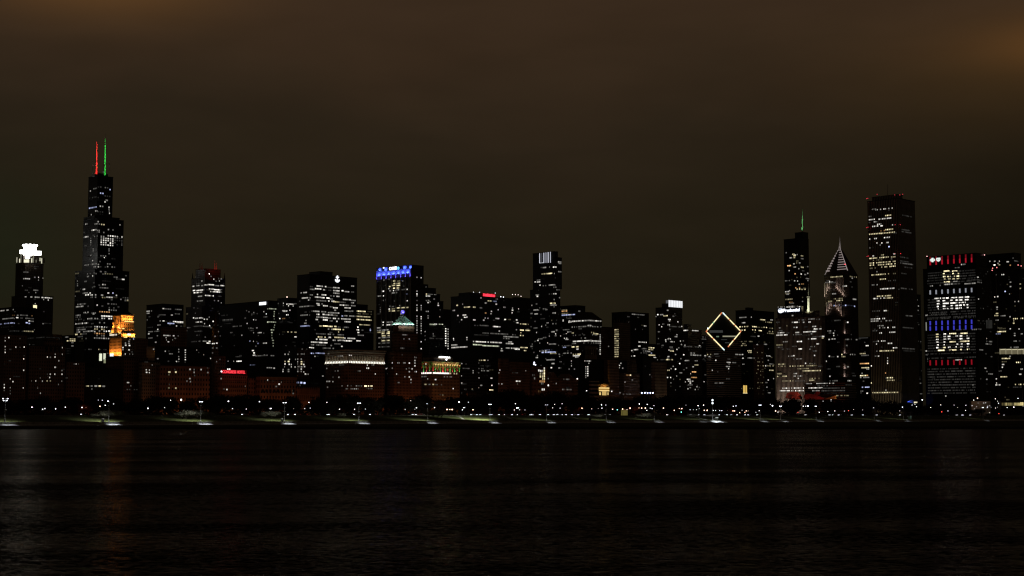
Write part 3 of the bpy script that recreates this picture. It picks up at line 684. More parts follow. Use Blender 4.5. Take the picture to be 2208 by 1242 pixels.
sb = b.slab('sign_board', 840, 574.6, 865, 582.5, M['black'], 2.0, .6)
b.text('sign_letters', 'CHASE', 841.5, 857.5, 576.3, 583, 574.7, glow((1, .98, 1), 2.4), face='L', out=2.3)
h = b.hit(861, 578.5); q = h[1]; m = MB(); u_ = h[0]/F
for i in range(8):
    a0, a1 = math.pi*(2*i+1)/8, math.pi*(2*i+3)/8
    ring = lambda a, r, o: b.pos(q, 'L', h[3]-r*math.cos(a)*u_, h[4]+r*math.sin(a)*u_*.95, o)
    m.face([ring(a0, 3.6, 2.6), ring(a1, 3.6, 2.6), ring(a1, 1.5, 2.6), ring(a0, 1.5, 2.6)])
    m.face([ring(a0, 3.6, 2.0), ring(a1, 3.6, 2.0), ring(a1, 3.6, 2.6), ring(a0, 3.6, 2.6)])
m.build('octagon_emblem', glow((.15, .62, 1), 1.7), b.root)
b.slab('roof_lamp', 827.6, 576.4, 829.8, 578.8, glow((.9, .95, 1), 2.5), 1.8)

B(OB, 'dark stepped tower with a rounded shoulder right of the blue topped slab tower', 'tower', ('W', 2050),
  [(908, 918, 956, 648), (908, 917, 949, 633, 2), (908, 917, 940, 621, 4), (908, 915, 923, 614, 6)], M['dark'], fh=4, bw=3,
  lit='633.8 918 921 1y;633.5 922 925 .95;634.5 925 942 .65;638.5 918 920 .9;638.5 922 928 1;648 918 920 .7;648 922 926 .75;652.5 921 925 .95;651 928 934 .65;645 934 938 .75;654 944 945.5 .75;658.5 943 947 .85;671.5 918 920 .7;671.5 922 924 .75;681 921 925 .65;683 947 949 .75;686 922 924 .75;668 948 950 .5;619 917 920 .4;715 917 919 1;724 917 919 .85;732.5 917 919 1;737 920 922 .85;752 920 922 .85;757 920 922 .85;762 920 922 .85', rnd=[('R', 635, 770, .05, .3)])
B(OB, 'narrow unlit block between the rounded shoulder tower and the red sign tower', 'office building', ('W', 1950), [(950, 958, 975, 668)], M['dark'], rnd=[('R', 675, 700, .04, .3)])
b = B(OB, 'low glass block with a lit top floor and bright corner stair strips', 'office building', ('W', 1660),
  [(918, 926, 968, 697)], M['glassgrid'], fh=3.8, bw=3,
  lit='699.5 926 938 .85g .97;699.2 939 946 1;699 946 955 .8g .97;'+';'.join('%g 959.4 962.4 1.05' % (709+5.2*i) for i in range(8))+';'+';'.join('%g 965 967 .85' % (710+5.2*i) for i in range(9))+';724.5 933 936 .5;730 926 955 .3;720 933 935 .8',
  rnd=[('R', 703, 765, .28, .24, 'g')])

# --- wide tower with the red roof sign
b = B('office_tower', 'wide black office tower with a glowing red rooftop sign', 'tower', ('W', 1680),
  [(972, 1014, 1121, 638)], M['black'], fh=3.9, bw=2.8, win_h=2.10,
  lit='658.5 984 988 .85y;656 997 998.5 .65;662.5 997 1012 .85y;662.5 1014 1020 .35y;662.5 1021 1026 .85y;669.5 975 982 .65;679.5 998 1004 1;684 1001 1007 .95;680.5 986 989 .75;689.5 994 997 .65;690 1021 1026 .95;642.5 1036 1038 1;649 1053 1061 .85y;650 1064 1072 .65b;653.5 1045 1048 1;653.5 1048 1050 .5;656 1068 1072 1;664 1036 1041 .55;668 1073 1075 .85;671.5 1058 1061 .75;675 1045 1049 .65o;676.5 1057 1060 .65;686 1045 1047 .95;686.5 1051 1053 .85;690.5 1041 1045 .75;687 1070 1077 .85;689 1087 1091 1;689 1092 1102 .4y;662.5 1083 1089 .75;664.5 1104 1106 .85;669 1103 1107 .95;674.5 1103 1105 1;666 1117 1119 .95;690 1112 1116 .75;696 1113 1119 1;704.5 1065 1080 .95;702 1025 1032 .35;702 1035 1053 .45;714 1075 1078 .85;711 1112 1115 .65;719.5 1042 1095 .42;723 1025 1065 .28;722 1105 1113 .5;726.5 1086 1118 .55 .95;730 1085 1098 .55;737.5 1098 1106 .85;737 1022 1048 .9 .98;738.5 1053 1082 .9 .98;741 1091 1107 .9 .98;743.5 1021 1040 .85g .98;746 1040 1077 .8g .98;730 977 979 .95;733.5 977 979 .95;728 1006 1008 .85;732.5 1006 1008 .85;744 973 984 .65;749.5 972 985 .9 .98;748.5 985 1006 .85 .97;752 1080 1083 .75;751 1091 1118 .75 .9;753 1110 1120 1 .98;756.5 1080 1088 .75;645 1068 1074 .5',
  rnd=[('LR', 645, 760, .04, .3)])
q = b.tiers[0]; qa = b.roof_box('penthouse', q, .55, .50, 6.2, M['dark'], aw=.15, an=.04)
# sign frame with glowing red strokes (its lettering is not legible in the photo)
hY = (q.W0+q.N0)/R2; sgo = (q.W1-q.W0)*.15-16
pz0, pz1 = at(1055, 640.4, hY+25).z, at(1055, 632.4, hY+25).z
def rN(px): t, k = tk(px, 636); return (q.W0+sgo+14)*(1+t)/(1-t)
n0, n1 = rN(1041.5), rN(1068); m = MB(); m.gbox(q.W0+sgo+14, q.W0+sgo+14.6, n0, n1, pz0, pz1, bottom=True)
sg = m.build('roof_sign', glow((1, .02, .03), .55), b.root)
m = MB(); n = n0+.8; random.seed(5)
while n < n1-2:
    w = random.choice((1.1, 1.6)); hh = random.choice((.72, .8, .9)); zz = pz0+(pz1-pz0)*.1
    m.gbox(q.W0+sgo+13.6, q.W0+sgo+14, n, n+w, zz, zz+(pz1-pz0)*hh, bottom=True); n += w+random.choice((.7, 1.1))
m.build('sign_strokes', glow((1, .05, .09), 1.5), sg)
m = MB(); m.gbox(q.W0+sgo+14.7, q.W0+sgo+15.4, n0, n1, q.z1, pz0); m.build('sign_frame', M['dark_stone'], b.root)
for x, y in ((1021, 630), (1034, 630.5), (1079.8, 639.8), (1085.5, 640.6), (1068, 632)): b.beacon(x, y, hY+20, .75, (.9, .92, 1), 3 if x > 1070 else 1.0)
B('brown_ribbed_tower', 'dim brown ribbed tower top behind the yellow lit block', 'tower', ('W', 2000), [(1105, 1112, 1146, 642)], M['bronze'], rnd=[('R', 645, 665, .02, .2)], bw=2.2)
b = B(OB, 'dark block with bright yellow floors left of the pointed glass tower', 'office building', ('W', 1760), [(1112, 1121, 1146, 672)], M['black'],
  lit='699 1121 1141 .85y;712 1121 1130 1y;712.5 1134 1145 .95y;717.5 1121 1124 .85y;723.5 1121 1128 .95y;749.5 1121 1137 .95y;756 1130 1135 .75y', rnd=[('R', 680, 760, .02, .3)])
for x, y in ((1105.2, 635), (1111.4, 635.4), (1117.3, 635.8), (1123.4, 638.8)): b.beacon(x, y, (b.tiers[0].W0+b.tiers[0].N0)/R2+60, .5, (1, .8, .75), 4)

# --- tall slender glass tower
b = B('glass_skyscraper', 'slender dark glass tower topped with white vertical light lines', 'tower', ('W', 1640),
  [(1149, 1196, 1203, 543), (1143, 1200, 1208, 622, 8), (1160, 1203, 1211.5, 556, 12)], M['black'], fh=3.5, bw=2.6, win_h=2.1,
  lit='577 1166 1168 .4;577 1169 1177 .75;576 1184 1186 .6;576 1192 1200 1;590.5 1169 1180 .65y;589.5 1181 1195 1y;590 1195 1203 .75;565 1203 1211 .85;568 1204 1210 .6;586 1204 1210 .5;604 1158 1167 .5;608 1153 1155 1;608 1158 1166 .95;615 1163 1166 .85;616 1170 1178 .6;614.5 1184 1197 .75;619.5 1193 1200 .5;625 1199 1210 .4;633.5 1193 1200 .85;634 1184 1192 .3;636 1155 1162 .65;639 1157 1161 .95;642 1205 1208 .5;646 1194 1196 .65;654 1185 1198 .95y;658 1185 1200 .65;655.5 1155 1159 .5;658.5 1146 1148 .85;668.5 1150 1159 .65;666 1170 1178 .55;677 1152 1160 .65;675 1190 1198 .75;704 1167 1169 1;715.5 1189 1194 1;712 1198 1202 .65;717 1156 1158 .85;720 1197 1199 .85;734 1158 1162 .85;739.5 1180 1182 .85;742 1184 1199 .65;740 1163 1165 .75;757 1162 1180 .8;759.5 1168 1198 1b .97;762 1185 1200 .65y;755 1168 1190 .5b;767 1153 1158 .75;771 1154 1160 .85;776 1175 1200 .65;784 1190 1196 .85;793 1187 1191 1;794 1206 1212 .65;698 1190 1200 .5;724 1195 1200 .6;728 1170 1176 .4',
  rnd=[('LR', 660, 830, .09, .45), ('LR', 580, 660, .03, .3)])
for i, (x, st) in enumerate(((1164.3, .9), (1169, .12), (1173.4, .9), (1178, .6), (1182.6, 1), (1187.4, .7))):
    yt = 546.5-(x-1164)*.14; b.slab('light_line', x-.45, yt, x+.45, 567.5-(x-1164)*.05, glow((.86, .88, 1), st), 1.0, .5)
b.slab('light_line', 1164.3, 566.2, 1173.6, 567.3, glow((.9, .92, 1), .5), 1.0, .5)

B(OB, 'dark office tower with an orange lounge window near its roof', 'office building', ('W', 1900), [(1205, 1240, 1262, 659)], M['black'], fh=3.9, bw=2.8,
  lit='671 1212 1223 .85o .98;668.5 1212 1223 .6y;676 1211 1224 .6y;679 1211 1240 .95b .97;678.5 1224 1240 .75;671 1246 1251 .65;690 1213 1216 .85;692 1213 1216 .75;694.5 1224 1234 .85;692 1226 1230 .75;686.5 1220 1232 .4;711 1213 1228 .5;716 1223 1228 .95;720 1220 1223 .95;724.5 1206 1210 .85;729.5 1217 1222 .85;732 1219 1224 .65;745.5 1212 1232 .45;749 1214 1219 .75b;748 1232 1240 1;749 1236 1240 .85;753 1235 1239 .95;761.5 1213 1240 .65;764.5 1232 1240 .85;762 1243 1262 .55', rnd=[('LR', 662, 790, .08, .4)])
b = B('crowned_office_building', 'ornate office block with a hipped crown over a row of lit dormers', 'office building', ('W', 1780), [(1232, 1272, 1298, 689)], M['bronze'], fh=3.7, bw=2.7, win_h=2.1,
  lit='692 1233 1271 .92 d .98;692 1273 1298 .92 d .98;704.5 1233 1297 .6 d .55;722.5 1233 1297 .5 d .45;735.5 1234 1297 .9 .99;718 1233 1240 .65y;717 1275 1281 .75y;720 1281 1292 .95y;729 1260 1264 .5;740 1233 1297 .55 d .5;709 1247 1254 .4;702 1266 1275 .8;748 1232 1246 .9y;753 1240 1246 .8;764 1236 1250 .9y;767 1236 1248 .9;770 1239 1246 .9;'
  +';'.join('%g 1292.5 1295.5 .8' % (722+4.6*i) for i in range(10)), rnd=[('LR', 695, 770, .05, .35)])
q = b.tiers[0]; m = MB(); zr = at(1272, 673, (q.W0+q.N0)/R2+20).z; mw = (q.W1-q.W0)*.32; mn = (q.N1-q.N0)*.32; e = .6
m.hexa([P(q.W1+e, q.N0-e, q.z1+1), P(q.W0-e, q.N0-e, q.z1+1), P(q.W0-e, q.N1+e, q.z1+1), P(q.W1+e, q.N1+e, q.z1+1)],
       [P(q.W1-mw, q.N0+mn, zr), P(q.W0+mw, q.N0+mn, zr), P(q.W0+mw, q.N1-mn, zr), P(q.W1-mw, q.N1-mn, zr)]); m.build('hip_roof', M['bronze'], b.root)
B(OB, 'dim brick block between the hipped crown block and the black box tower', 'office building', ('W', 1720), [(1296, 1303, 1323, 706)], M['brick'], lit='728 1299 1301 .3;747 1311 1317 .75', fh=3.6)
B(OB, 'plain black box tower with lit slots along its upper right edge', 'office building', ('W', 1950), [(1319, 1350, 1399, 673)], M['black'], fh=4, bw=2.8,
  lit='678.5 1364 1390 .65 d .85;683 1354 1358 .5;684.5 1375 1380 .4;703 1390 1396 .85;710 1369 1371 .5;738 1378 1395 .95 .95;695 1355 1358 .5;700 1355 1358 .4', rnd=[('LR', 680, 750, .015, .3)])
b = B('art_deco_tower', 'pale old tower with one bright column of paired windows', 'tower', ('W', 1690), [(1322, 1336, 1359, 695)], M['tan'], fh=3.6, bw=2.3, win_h=1.9,
  lit=';'.join('%g 1326 1332.5 .92y d .97' % (711+4.82*i) for i in range(13))+';'+';'.join('%g 1333.8 1336 .4' % (721+9.6*i) for i in range(4)))
for i, x in enumerate((1324, 1330, 1337, 1345, 1353, 1358)):
    h = b.hit(x, 697)
    if h: p = b.pos(h[1], h[2], h[3], h[1].z1+1, -1.2); m = MB(); m.cyl(p, p+Vector((0, 0, 4.5)), 1.1, .15, 4); m.build('corner_pinnacle', M['tan'], b.root)
B(OB, 'mid height glass block with bright yellow ceilings left of the white lantern tower', 'office building', ('W', 1740), [(1357, 1386, 1416, 742)], M['dark'], fh=3.8, bw=2.6,
  lit='746.5 1376 1381 .95;754 1367 1374 .95;756 1361 1364 1;767.5 1366 1370 .95;768 1361 1363 .65;752 1386 1398 .65 d .8;750 1400 1411 1y;754 1400 1408 .85y;758 1396 1402 .75;761.5 1403 1406 .95b;766 1399 1412 1y .97;761 1382 1395 .45 d;771 1410 1414 .75;757 1388 1396 .5', rnd=[('LR', 745, 790, .08, .4)])

# --- tower with the bright white lantern box
b = B('apartment_tower', 'dark apartment tower topped by a glowing white slatted box', 'apartment tower', ('W', 1800), [(1413.5, 1440, 1471, 663), (1427, 1441, 1471, 655, 4)], M['concrete'], fh=3.3, bw=2.7, win_h=2.0,
  lit='669 1438 1441 .85;678.5 1417 1420 1;678.5 1424 1430 .65;681 1430 1438 1y;682.5 1413.8 1415.5 .95;682 1450 1455 .5;689 1442 1446 1;692 1442 1445 .75;694 1460 1463 .85;700.5 1420 1423 .75;700.5 1440 1445 .85;704.5 1425 1430 .85;704.5 1443 1470 .45 d;715.5 1417 1423 .5;731 1439 1447 .85;733 1434 1437 1;736.5 1435 1437 1;737 1446 1455 .85;735.5 1415 1422 .5;730 1441 1445 .75;699 1467 1471 1;704 1468 1471 .85;722 1458 1461 .85;726 1456 1460 .65;743 1468 1471 1;735.5 1466 1468 .95;753.5 1458 1461 .95;755 1441 1444 .85;757 1445 1453 .95y;764.5 1455 1458 .85;769 1440 1443 1;772.5 1438 1442 .65;775.5 1435 1451 .95y;776 1415 1421 .4;773.5 1467 1470 .85;784 1464 1467 1;795 1446 1448 .85;796 1455 1458 1;798.5 1439 1444 .85y;804 1466 1471 .65;814 1438 1441 .95;814 1445 1447 1;811 1458 1460 .75;825.5 1445 1448 .65;750 1462 1465 .6;745 1425 1430 .5;790 1450 1453 .6',
  rnd=[('LR', 665, 840, .045, .4)])
q = b.tiers[1]
n0 = onW(1439, q.W0, 655); 
m = MB(); zt_, zb_ = at(1455, 648.6, (q.W0+q.N0)/R2+18).z, at(1455, 663, (q.W0+q.N0)/R2+18).z
N = q.N0+.5; k = 0
while N < q.N1-.3:
    w = (2.4, 1.5, 2.8, 1.9)[k % 4]; m.gbox(q.W0-1.2, q.W0-.3, N, min(N+w, q.N1), zb_, zt_, bottom=True); N += w+(1.3, 2.2, 1.1, 1.7)[k % 4]; k += 1
lan = m.build('roof_lantern', glow((.96, .97, 1), 1.0), b.root)
m = MB(); m.gbox(q.W0-.3, q.W0+6, q.N0+.5, q.N1, zb_, zt_-.3, bottom=True); m.build('lantern_core', glow((.9, .92, 1), .10), b.root)
b.slab('corner_strip', 1468.5, 664, 1469.3, 800, M['concrete'], .6, .5)
b = B(OB, 'grey ribbed block with a lit parapet line right of the white lantern tower', 'office building', ('W', 1760), [(1470, 1484, 1513, 711), (1474, 1482, 1491, 700)], M['concrete'], fh=3.6, bw=2.2,
  lit='712.5 1472 1484 .95;713 1493 1507 .85;735 1472 1475 .6;747.5 1474 1492 .5 d;748.5 1500 1512 .65 d;745.5 1507 1511 .85;744.5 1476 1478 .75;761.5 1488 1497 .85 d;765 1473 1476 1;766 1488 1511 .75 d .95;777.5 1476 1485 .75 .95;778 1498 1504 .65;787 1498 1505 .85y;791 1493 1496 .75;793.5 1479 1482 .5;802 1492 1501 1o;806 1487 1490 .75;814 1491 1503 1o;818 1480 1490 1;822 1484 1494 .95;823.5 1476 1480 .75;826 1487 1490 .85;838.5 1482 1485 .85;836 1487 1490 .75;834 1502 1505 .75;840 1498 1500 .85;830 1484 1494 .6', rnd=[('LR', 720, 845, .04, .35)])
B(OB, 'narrow black block in the gap left of the diamond topped tower', 'office building', ('W', 1900), [(1507, 1514, 1532, 724)], M['black'], lit='727 1515 1527 .4;731.5 1514 1525 .45;767 1519 1523 1;823 1516 1520 .75;775 1516 1520 .3', rnd=[('LR', 735, 840, .05, .35)])

# --- tower with the sloped diamond roof
b = B('diamond_roof_tower', 'striped tower whose sliced roof is a diamond outlined in coloured lights', 'tower', ('W', 1700),
  [(1523, 1563, 1598, 757)], M['bands'], fh=3.9, bw=2.4, win_h=1.9,
  lit='764.5 1524 1532 .75y;769 1527 1531 .65;777 1542 1545 1;763.5 1541 1548 .5;768.5 1543 1550 .3;781.5 1568 1575 .85;782 1580 1588 .5;785 1571 1573 .85;790.5 1566 1574 .75;795 1570 1572 1;798.5 1535 1537 .75;802 1547 1549 .5;826 1540 1560 .55;817 1566 1574 .4;764.5 1587 1597 .65;833 1545 1556 .2', rnd=[('LR', 760, 800, .05, .35)])
q = b.tiers[0]; qY = (q.W0+q.N0)/R2
Lc, Cc, Rc, Fc = P(q.W1, q.N0, 0), P(q.W0, q.N0, 0), P(q.W0, q.N1, 0), P(q.W1, q.N1, 0)
zC = q.z1; zL = at(1525, 715.5, Lc.y).z; zR = at(1597, 715.5, Rc.y).z; zF = at(1556, 674, Fc.y).z
def up(v, z): return Vector((v.x, v.y, z))
m = MB(); h0 = q.z1
nb = (q.W1-q.W0)/2.4; nn = (q.N1-q.N0)/2.4; hL, hR = (zL-h0)/3.9, (zR-h0)/3.9
m.face([up(Lc, h0), up(Cc, h0), up(Cc, zC), up(Lc, zL)], [(-nb, 0), (0, 0), (0, 0), (-nb, hL)])
m.face([up(Cc, h0), up(Rc, h0), up(Rc, zR), up(Cc, zC)], [(0, 0), (nn, 0), (nn, hR), (0, 0)])
m.face([up(Rc, h0), up(Fc, h0), up(Fc, zF), up(Rc, zR)]); m.face([up(Fc, h0), up(Lc, h0), up(Lc, zL), up(Fc, zF)])
m.build('upper_wall', M['bands'], b.root)
m = MB(); m.face([up(Cc, zC), up(Rc, zR), up(Fc, zF), up(Lc, zL)]); m.face([up(Lc, h0-.2), up(Fc, h0-.2), up(Rc, h0-.2), up(Cc, h0-.2)])
m.build('sloped_roof', plain('dark_sloped_glass', (.02, .02, .022), .35), b.root)
def edge(a, c, f0, f1, cols):
    n = len(cols); v = Vector((0, -.8, .8))
    for i in range(n):
        s0, s1 = f0+(f1-f0)*i/n, f0+(f1-f0)*(i+1)/n; m = MB(); m.cyl(a.lerp(c, s0)+v, a.lerp(c, s1)+v, .95, .95, 6)
        m.build('light_tube', glow(*cols[i]), b.root)
Wm, Rd, Gn, Wh = ((1, .86, .46), 1.35), ((1, .30, .12), .8), ((.35, .9, .55), .8), ((.8, 1, 1), 1.4)
uL, uC, uR, uF = up(Lc, zL), up(Cc, zC), up(Rc, zR), up(Fc, zF)
edge(uL, uF, .0, .97, [Rd]+[Wm]*6+[Gn]+[Wm]*7+[Rd]*2); edge(uF, uR, .03, 1, [Wh]*3+[Wm]*4+[Rd]+[Wm]*5+[Rd]+[Wm]*5+[Rd])
edge(uL, uC, .0, .97, [Rd]+[Wm]*5+[Rd]+[Wm]*8+[Wh]*2); edge(uR, uC, .0, .80, [Rd]+[Wm]*6+[Rd]+[Wm]*4+[Rd])
def slope_bar(f, g0, g1, w, mat):
    "louvre strip lying level on the sloped roof: f up the slope, g across"
    n = (uR-uL).normalized(); a = uC.lerp(uF, f)
    wid = (1-abs(2*f-1))*(uR-uL).length/2; p, r = a+n*(wid*g0), a+n*(wid*g1); up_ = (uF-uC).normalized()*w; o = Vector((0, -.5, .6))
    m = MB(); m.face([p+o, r+o, r+o+up_, p+o+up_]); m.face([p+o-Vector((0, 0, .5)), r+o-Vector((0, 0, .5)), r+o, p+o]); m.build('roof_louvre', mat, b.root)
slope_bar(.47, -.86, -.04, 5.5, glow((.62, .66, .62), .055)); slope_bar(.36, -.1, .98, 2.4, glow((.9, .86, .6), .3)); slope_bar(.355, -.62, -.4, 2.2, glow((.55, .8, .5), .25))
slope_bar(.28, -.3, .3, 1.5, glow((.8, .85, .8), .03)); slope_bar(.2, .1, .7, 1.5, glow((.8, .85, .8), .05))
p = at(1526.5, 707.8, qY+10); m = MB(); m.ball(p, .9); m.build('roof_lamp', glow((.8, 1, .95), 5), b.root)

b = B('office_tower', 'broad black tower with warm yellow window rows right of the diamond roof', 'tower', ('W', 1800),
  [(1586, 1612, 1669, 669), (1607, 1614, 1624, 664, 14)], M['dark'], fh=3.7, bw=2.9, win_h=2.00,
  lit='684.5 1595 1610 .65;684 1619 1621 .85;689.5 1639 1649 .95y;695 1648 1667 .75y d;690 1662 1667 .65;696 1600 1607 .75;704.5 1595 1610 1y;704.5 1623 1632 .95y;706 1633 1645 .45y;706 1647 1653 .95y;708 1660 1667 .55y;712 1595 1607 1y;711.5 1623 1630 .95y;713 1636 1643 .95y;715 1658 1667 .75y;719 1655 1668 .55y;725 1634 1638 .95;725.5 1620 1630 .3;736.5 1597 1610 .55y d;736.5 1616 1622 .65y;741 1599 1611 .65y d;745 1597 1611 .75y d;742.5 1630 1643 .85;742.5 1647 1655 .75;752 1656 1658 .5;756.5 1612 1623 1y;760 1614 1621 .85y;764.5 1599 1603 .75;772.5 1600 1604 .95;772 1613 1624 .65;785.5 1600 1605 .65;767.5 1653 1661 1;789 1650 1652 .95;789 1656 1668 .85y d;785 1660 1667 .55;777 1655 1658 .65;798.5 1660 1667 .85y;815.5 1645 1648 .75;819.5 1645 1648 1;819.5 1655 1658 .95;816.5 1667 1669 .95;825 1650 1656 .5;835 1652 1655 .6;847 1656 1662 .5',
  rnd=[('LR', 690, 850, .06, .42, 'y')])
b = B('apartment_tower', 'slim red brick tower dotted with small warm windows', 'apartment tower', ('W', 1590), [(1624, 1632, 1647, 742)], M['brick'], fh=3.3, bw=2.2, win_h=1.5,
  lit='743 1631 1634 .8', rnd=[('R', 745, 850, .33, .55, 'y', 2), ('L', 745, 850, .04, .4)])
b = B('small_lit_hall', 'narrow hall with a glowing gold arched window', 'hall', ('W', 1540), [(1600, 1603, 1612, 827)], M['dark'], lit='816 1605 1609 .6')
b.slab('gold_window', 1602.4, 831, 1610, 847, glow((1, .66, .16), .75), .6)
b.slab('gold_window_sill', 1601.8, 847, 1610.6, 848.4, glow((1, .8, .4), .9), .8)
b.slab('mullion', 1605.6, 831, 1606.4, 847, M['dark'], .9, .3)
# ================================================================ NORTH END
PK = (1, .76, .64)
b = B('office_tower', 'pale broad office tower with white name sign and pink lit base', 'tower', ('N', 2080),
  [(1672, 1771, 1779, 682), (1676, 1729, 1732, 660.5, 9), (1735, 1764, 1768, 671, 12)], M['piers'], fh=3.9, bw=2.5, win_h=2.0,
  lit='695 1673 1680 .35;695 1707 1711 .75;695 1713 1720 1;695 1722 1724 .75;695 1731 1735 .75;694.5 1743 1749 .85;690 1722 1724 .5;707 1680 1690 .65 d;706 1711 1714 .65;706 1716 1720 1;705 1735 1741 .3;704 1752 1758 .75;709.5 1752 1770 .85 .9;709 1755 1757 1;713 1678 1686 .35;715.5 1733 1750 1 .97;717.5 1675 1695 .85 d .9;718 1696 1702 .3;717 1716 1722 .75;715 1752 1758 1;720 1748 1752 .65;722.5 1673 1698 1 .95;721.5 1711 1727 .55 d;723 1730 1745 .3 d;726 1746 1770 .5 d;725.5 1772 1778 1;729 1772 1776 .85y;731 1742 1745 .5;730.5 1750 1760 .95;737 1687 1697 .6 d;736.5 1717 1727 1;741.5 1761 1767 .95;744 1673 1687 .75y d .9;747 1706 1716 .45 d;747.5 1742 1756 .5 d;753 1683 1704 .4 d;752.5 1722 1728 .95;753 1745 1748 .65;749 1673 1690 .4 d;768 1698 1710 .75 d;767 1711 1713 1;766.5 1755 1758 1;757 1752 1758 .4;774 1711 1728 .6 d;783.5 1733 1738 .95;784 1745 1756 .5 d;785.5 1673 1693 .75y d .85;789 1703 1760 .75y d .85;790 1673 1695 .65y d;790 1762 1770 .4;795 1718 1742 .7y d .85;799.5 1729 1768 .95y d .95;806 1672 1685 .85y d .9;805.5 1711 1722 .75 d;811.5 1673 1696 .95y d .95;811 1712 1728 .75 d;816 1720 1723 1;816 1745 1770 .65y d;821.5 1687 1710 .75y d .9;821.5 1713 1737 .45 d;820 1745 1755 .85y;837 1680 1732 1 d .7;842.5 1682 1702 1.1 .9;842.5 1707 1732 1 d .9;680.5 1707 1711 .6;690 1728 1733 .5;688 1742 1756 .55 .9;688.5 1760 1768 .4;662.5 1677 1693 .85 d .9;661.5 1697 1711 1;661 1713 1718 .9;660.8 1722 1726 1.1',
  rnd=[('L', 695, 820, .05, .4, 'y')])
q2 = b.tiers[1]
b.slab('sign_board', 1676.5, 663.2, 1728, 677, plain('dark_blue_board', (.01, .015, .05), .4), .9, .6, parent=b.root)
wl = glow((.88, .92, 1), 1.9)
b.text('sign_letters', 'Prudential', 1690.3, 1724.8, 666, 673.2, 664.0, wl, q=q2, face='L', out=1.2)
h = b.hit(1684.3, 670); q = h[1]; u_ = h[0]/F
m = MB(); rp = lambda a, r, o: b.pos(q, 'L', h[3]-r*math.cos(a)*u_*1.3, h[4]+r*math.sin(a)*u_, o)
m.face([rp(2*math.pi*i/20, 5.0, 1.5) for i in range(20)])
for i in range(20): m.face([rp(2*math.pi*i/20, 5.0, 1.5), rp(2*math.pi*i/20, 5.0, 1.0), rp(2*math.pi*(i+1)/20, 5.0, 1.0), rp(2*math.pi*(i+1)/20, 5.0, 1.5)])
disc = m.build('round_emblem', wl, b.root)
m = MB()       # dark peak of the emblem
m.face([b.pos(q, 'L', h[3]-x*u_*1.3, h[4]+y*u_, 1.7) for x, y in ((-4.2, 1.2), (-3.2, .6), (2.6, 3.4), (3.6, 2.6), (3.2, 3.8), (.6, 4.6), (-2.6, 3.6))])
m.build('emblem_mark', glow((.35, .5, .75), .5), disc)
mY = at(1742, 672, 1).y; mY = (b.tiers[0].W0+b.tiers[0].N0)/R2+30
mast(b.root, 1743.2, [(674, 2.0), (643, 1.9)], mY, 'antenna_mast', wht); mast(b.root, 1743.2, [(643, .9), (596, .35)], mY, 'thin_mast', M['metal'])
m = MB(); m.cyl(at(1743.2, 641.2, mY), at(1743.2, 639.8, mY), 2.8, 2.8, 10); m.build('mast_collar', wht, b.root)
flood(1736, 674, mY-26, 1743.2, 655, mY, (1, 1, .62), 3.5, 60)
for px, e in ((1677, .75), (1686, .75), (1697, .7), (1707, .55), (1718, .55), (1729, .5)):
    hb = b.hit(px, 849); a = b.pos(hb[1], 'L', hb[3], 9, 24); t = b.pos(hb[1], 'L', hb[3], 34, 0)
    light('SPOT', a, PK, e*22*22*4*math.pi*2.0, t, .5, 110, .8)
light('SPOT', b.pos(b.tiers[0], 'L', 60, 10, 90), (1, .80, .66), .22*90*90*4*math.pi, b.pos(b.tiers[0], 'L', 60, 85, 0), 1, 95, .8)

b = B('spired_skyscraper', 'tall dark glass tower with a thin green spire', 'tower', ('Y', 3000), [(1690, 1724, 1743.5, 514), (1714, 1731, 1742.5, 501, 20), (1725, 1737, 1746, 600, -2)], M['black'], fh=3.6, bw=3, win_h=2.20,
  lit='545 1694 1697 .5;548.5 1705 1711 .85y;549 1718 1720 .85;550 1712 1716 .85;551.5 1710 1716 1y;552 1727 1734 .75y;556 1702 1708 .75;555.5 1711 1715 .95y;567 1723 1725 .95;569 1710 1714 .6;573 1697 1705 1o;573.5 1701 1704 1y;576 1710 1716 .95;576.5 1727 1733 .85y;579.5 1721 1724 .85;583.5 1700 1705 .75;584 1729 1735 .4;590.5 1713 1716 .95o;591 1726 1729 1;592 1733 1738 .65;605.5 1692 1702 .45;605.5 1712 1715 .65;606 1719 1721 .95;613 1722 1725 .85;612.5 1728 1734 .75o;620.5 1714 1724 .75o;623.5 1717 1724 .95y;624 1728 1735 .85y;629 1694 1700 .75;627 1701 1706 .75;633 1693 1702 .55y;634.5 1695 1700 .65;645.5 1693 1707 .75y d .9;652 1702 1707 .75o;650 1729 1732 .5;575 1740 1743 .5;589.5 1740 1743 .75;600.5 1738 1744 .85;605 1741 1744 .85;654 1700 1712 .5;558 1727 1733 .5', rnd=[('LR', 540, 660, .05, .4, 'y')])
sY = 3040
mast(b.root, 1730.2, [(502, 1.6), (490, 1.5), (489.5, 1.1), (470, .9), (448, .3)], sY, 'spire', wht)
flood(1719, 500, sY-26, 1730.2, 484, sY, (.25, 1, .3), 1.6, 40); flood(1741, 500, sY-26, 1730.2, 468, sY, (.25, 1, .3), 1.2, 22)

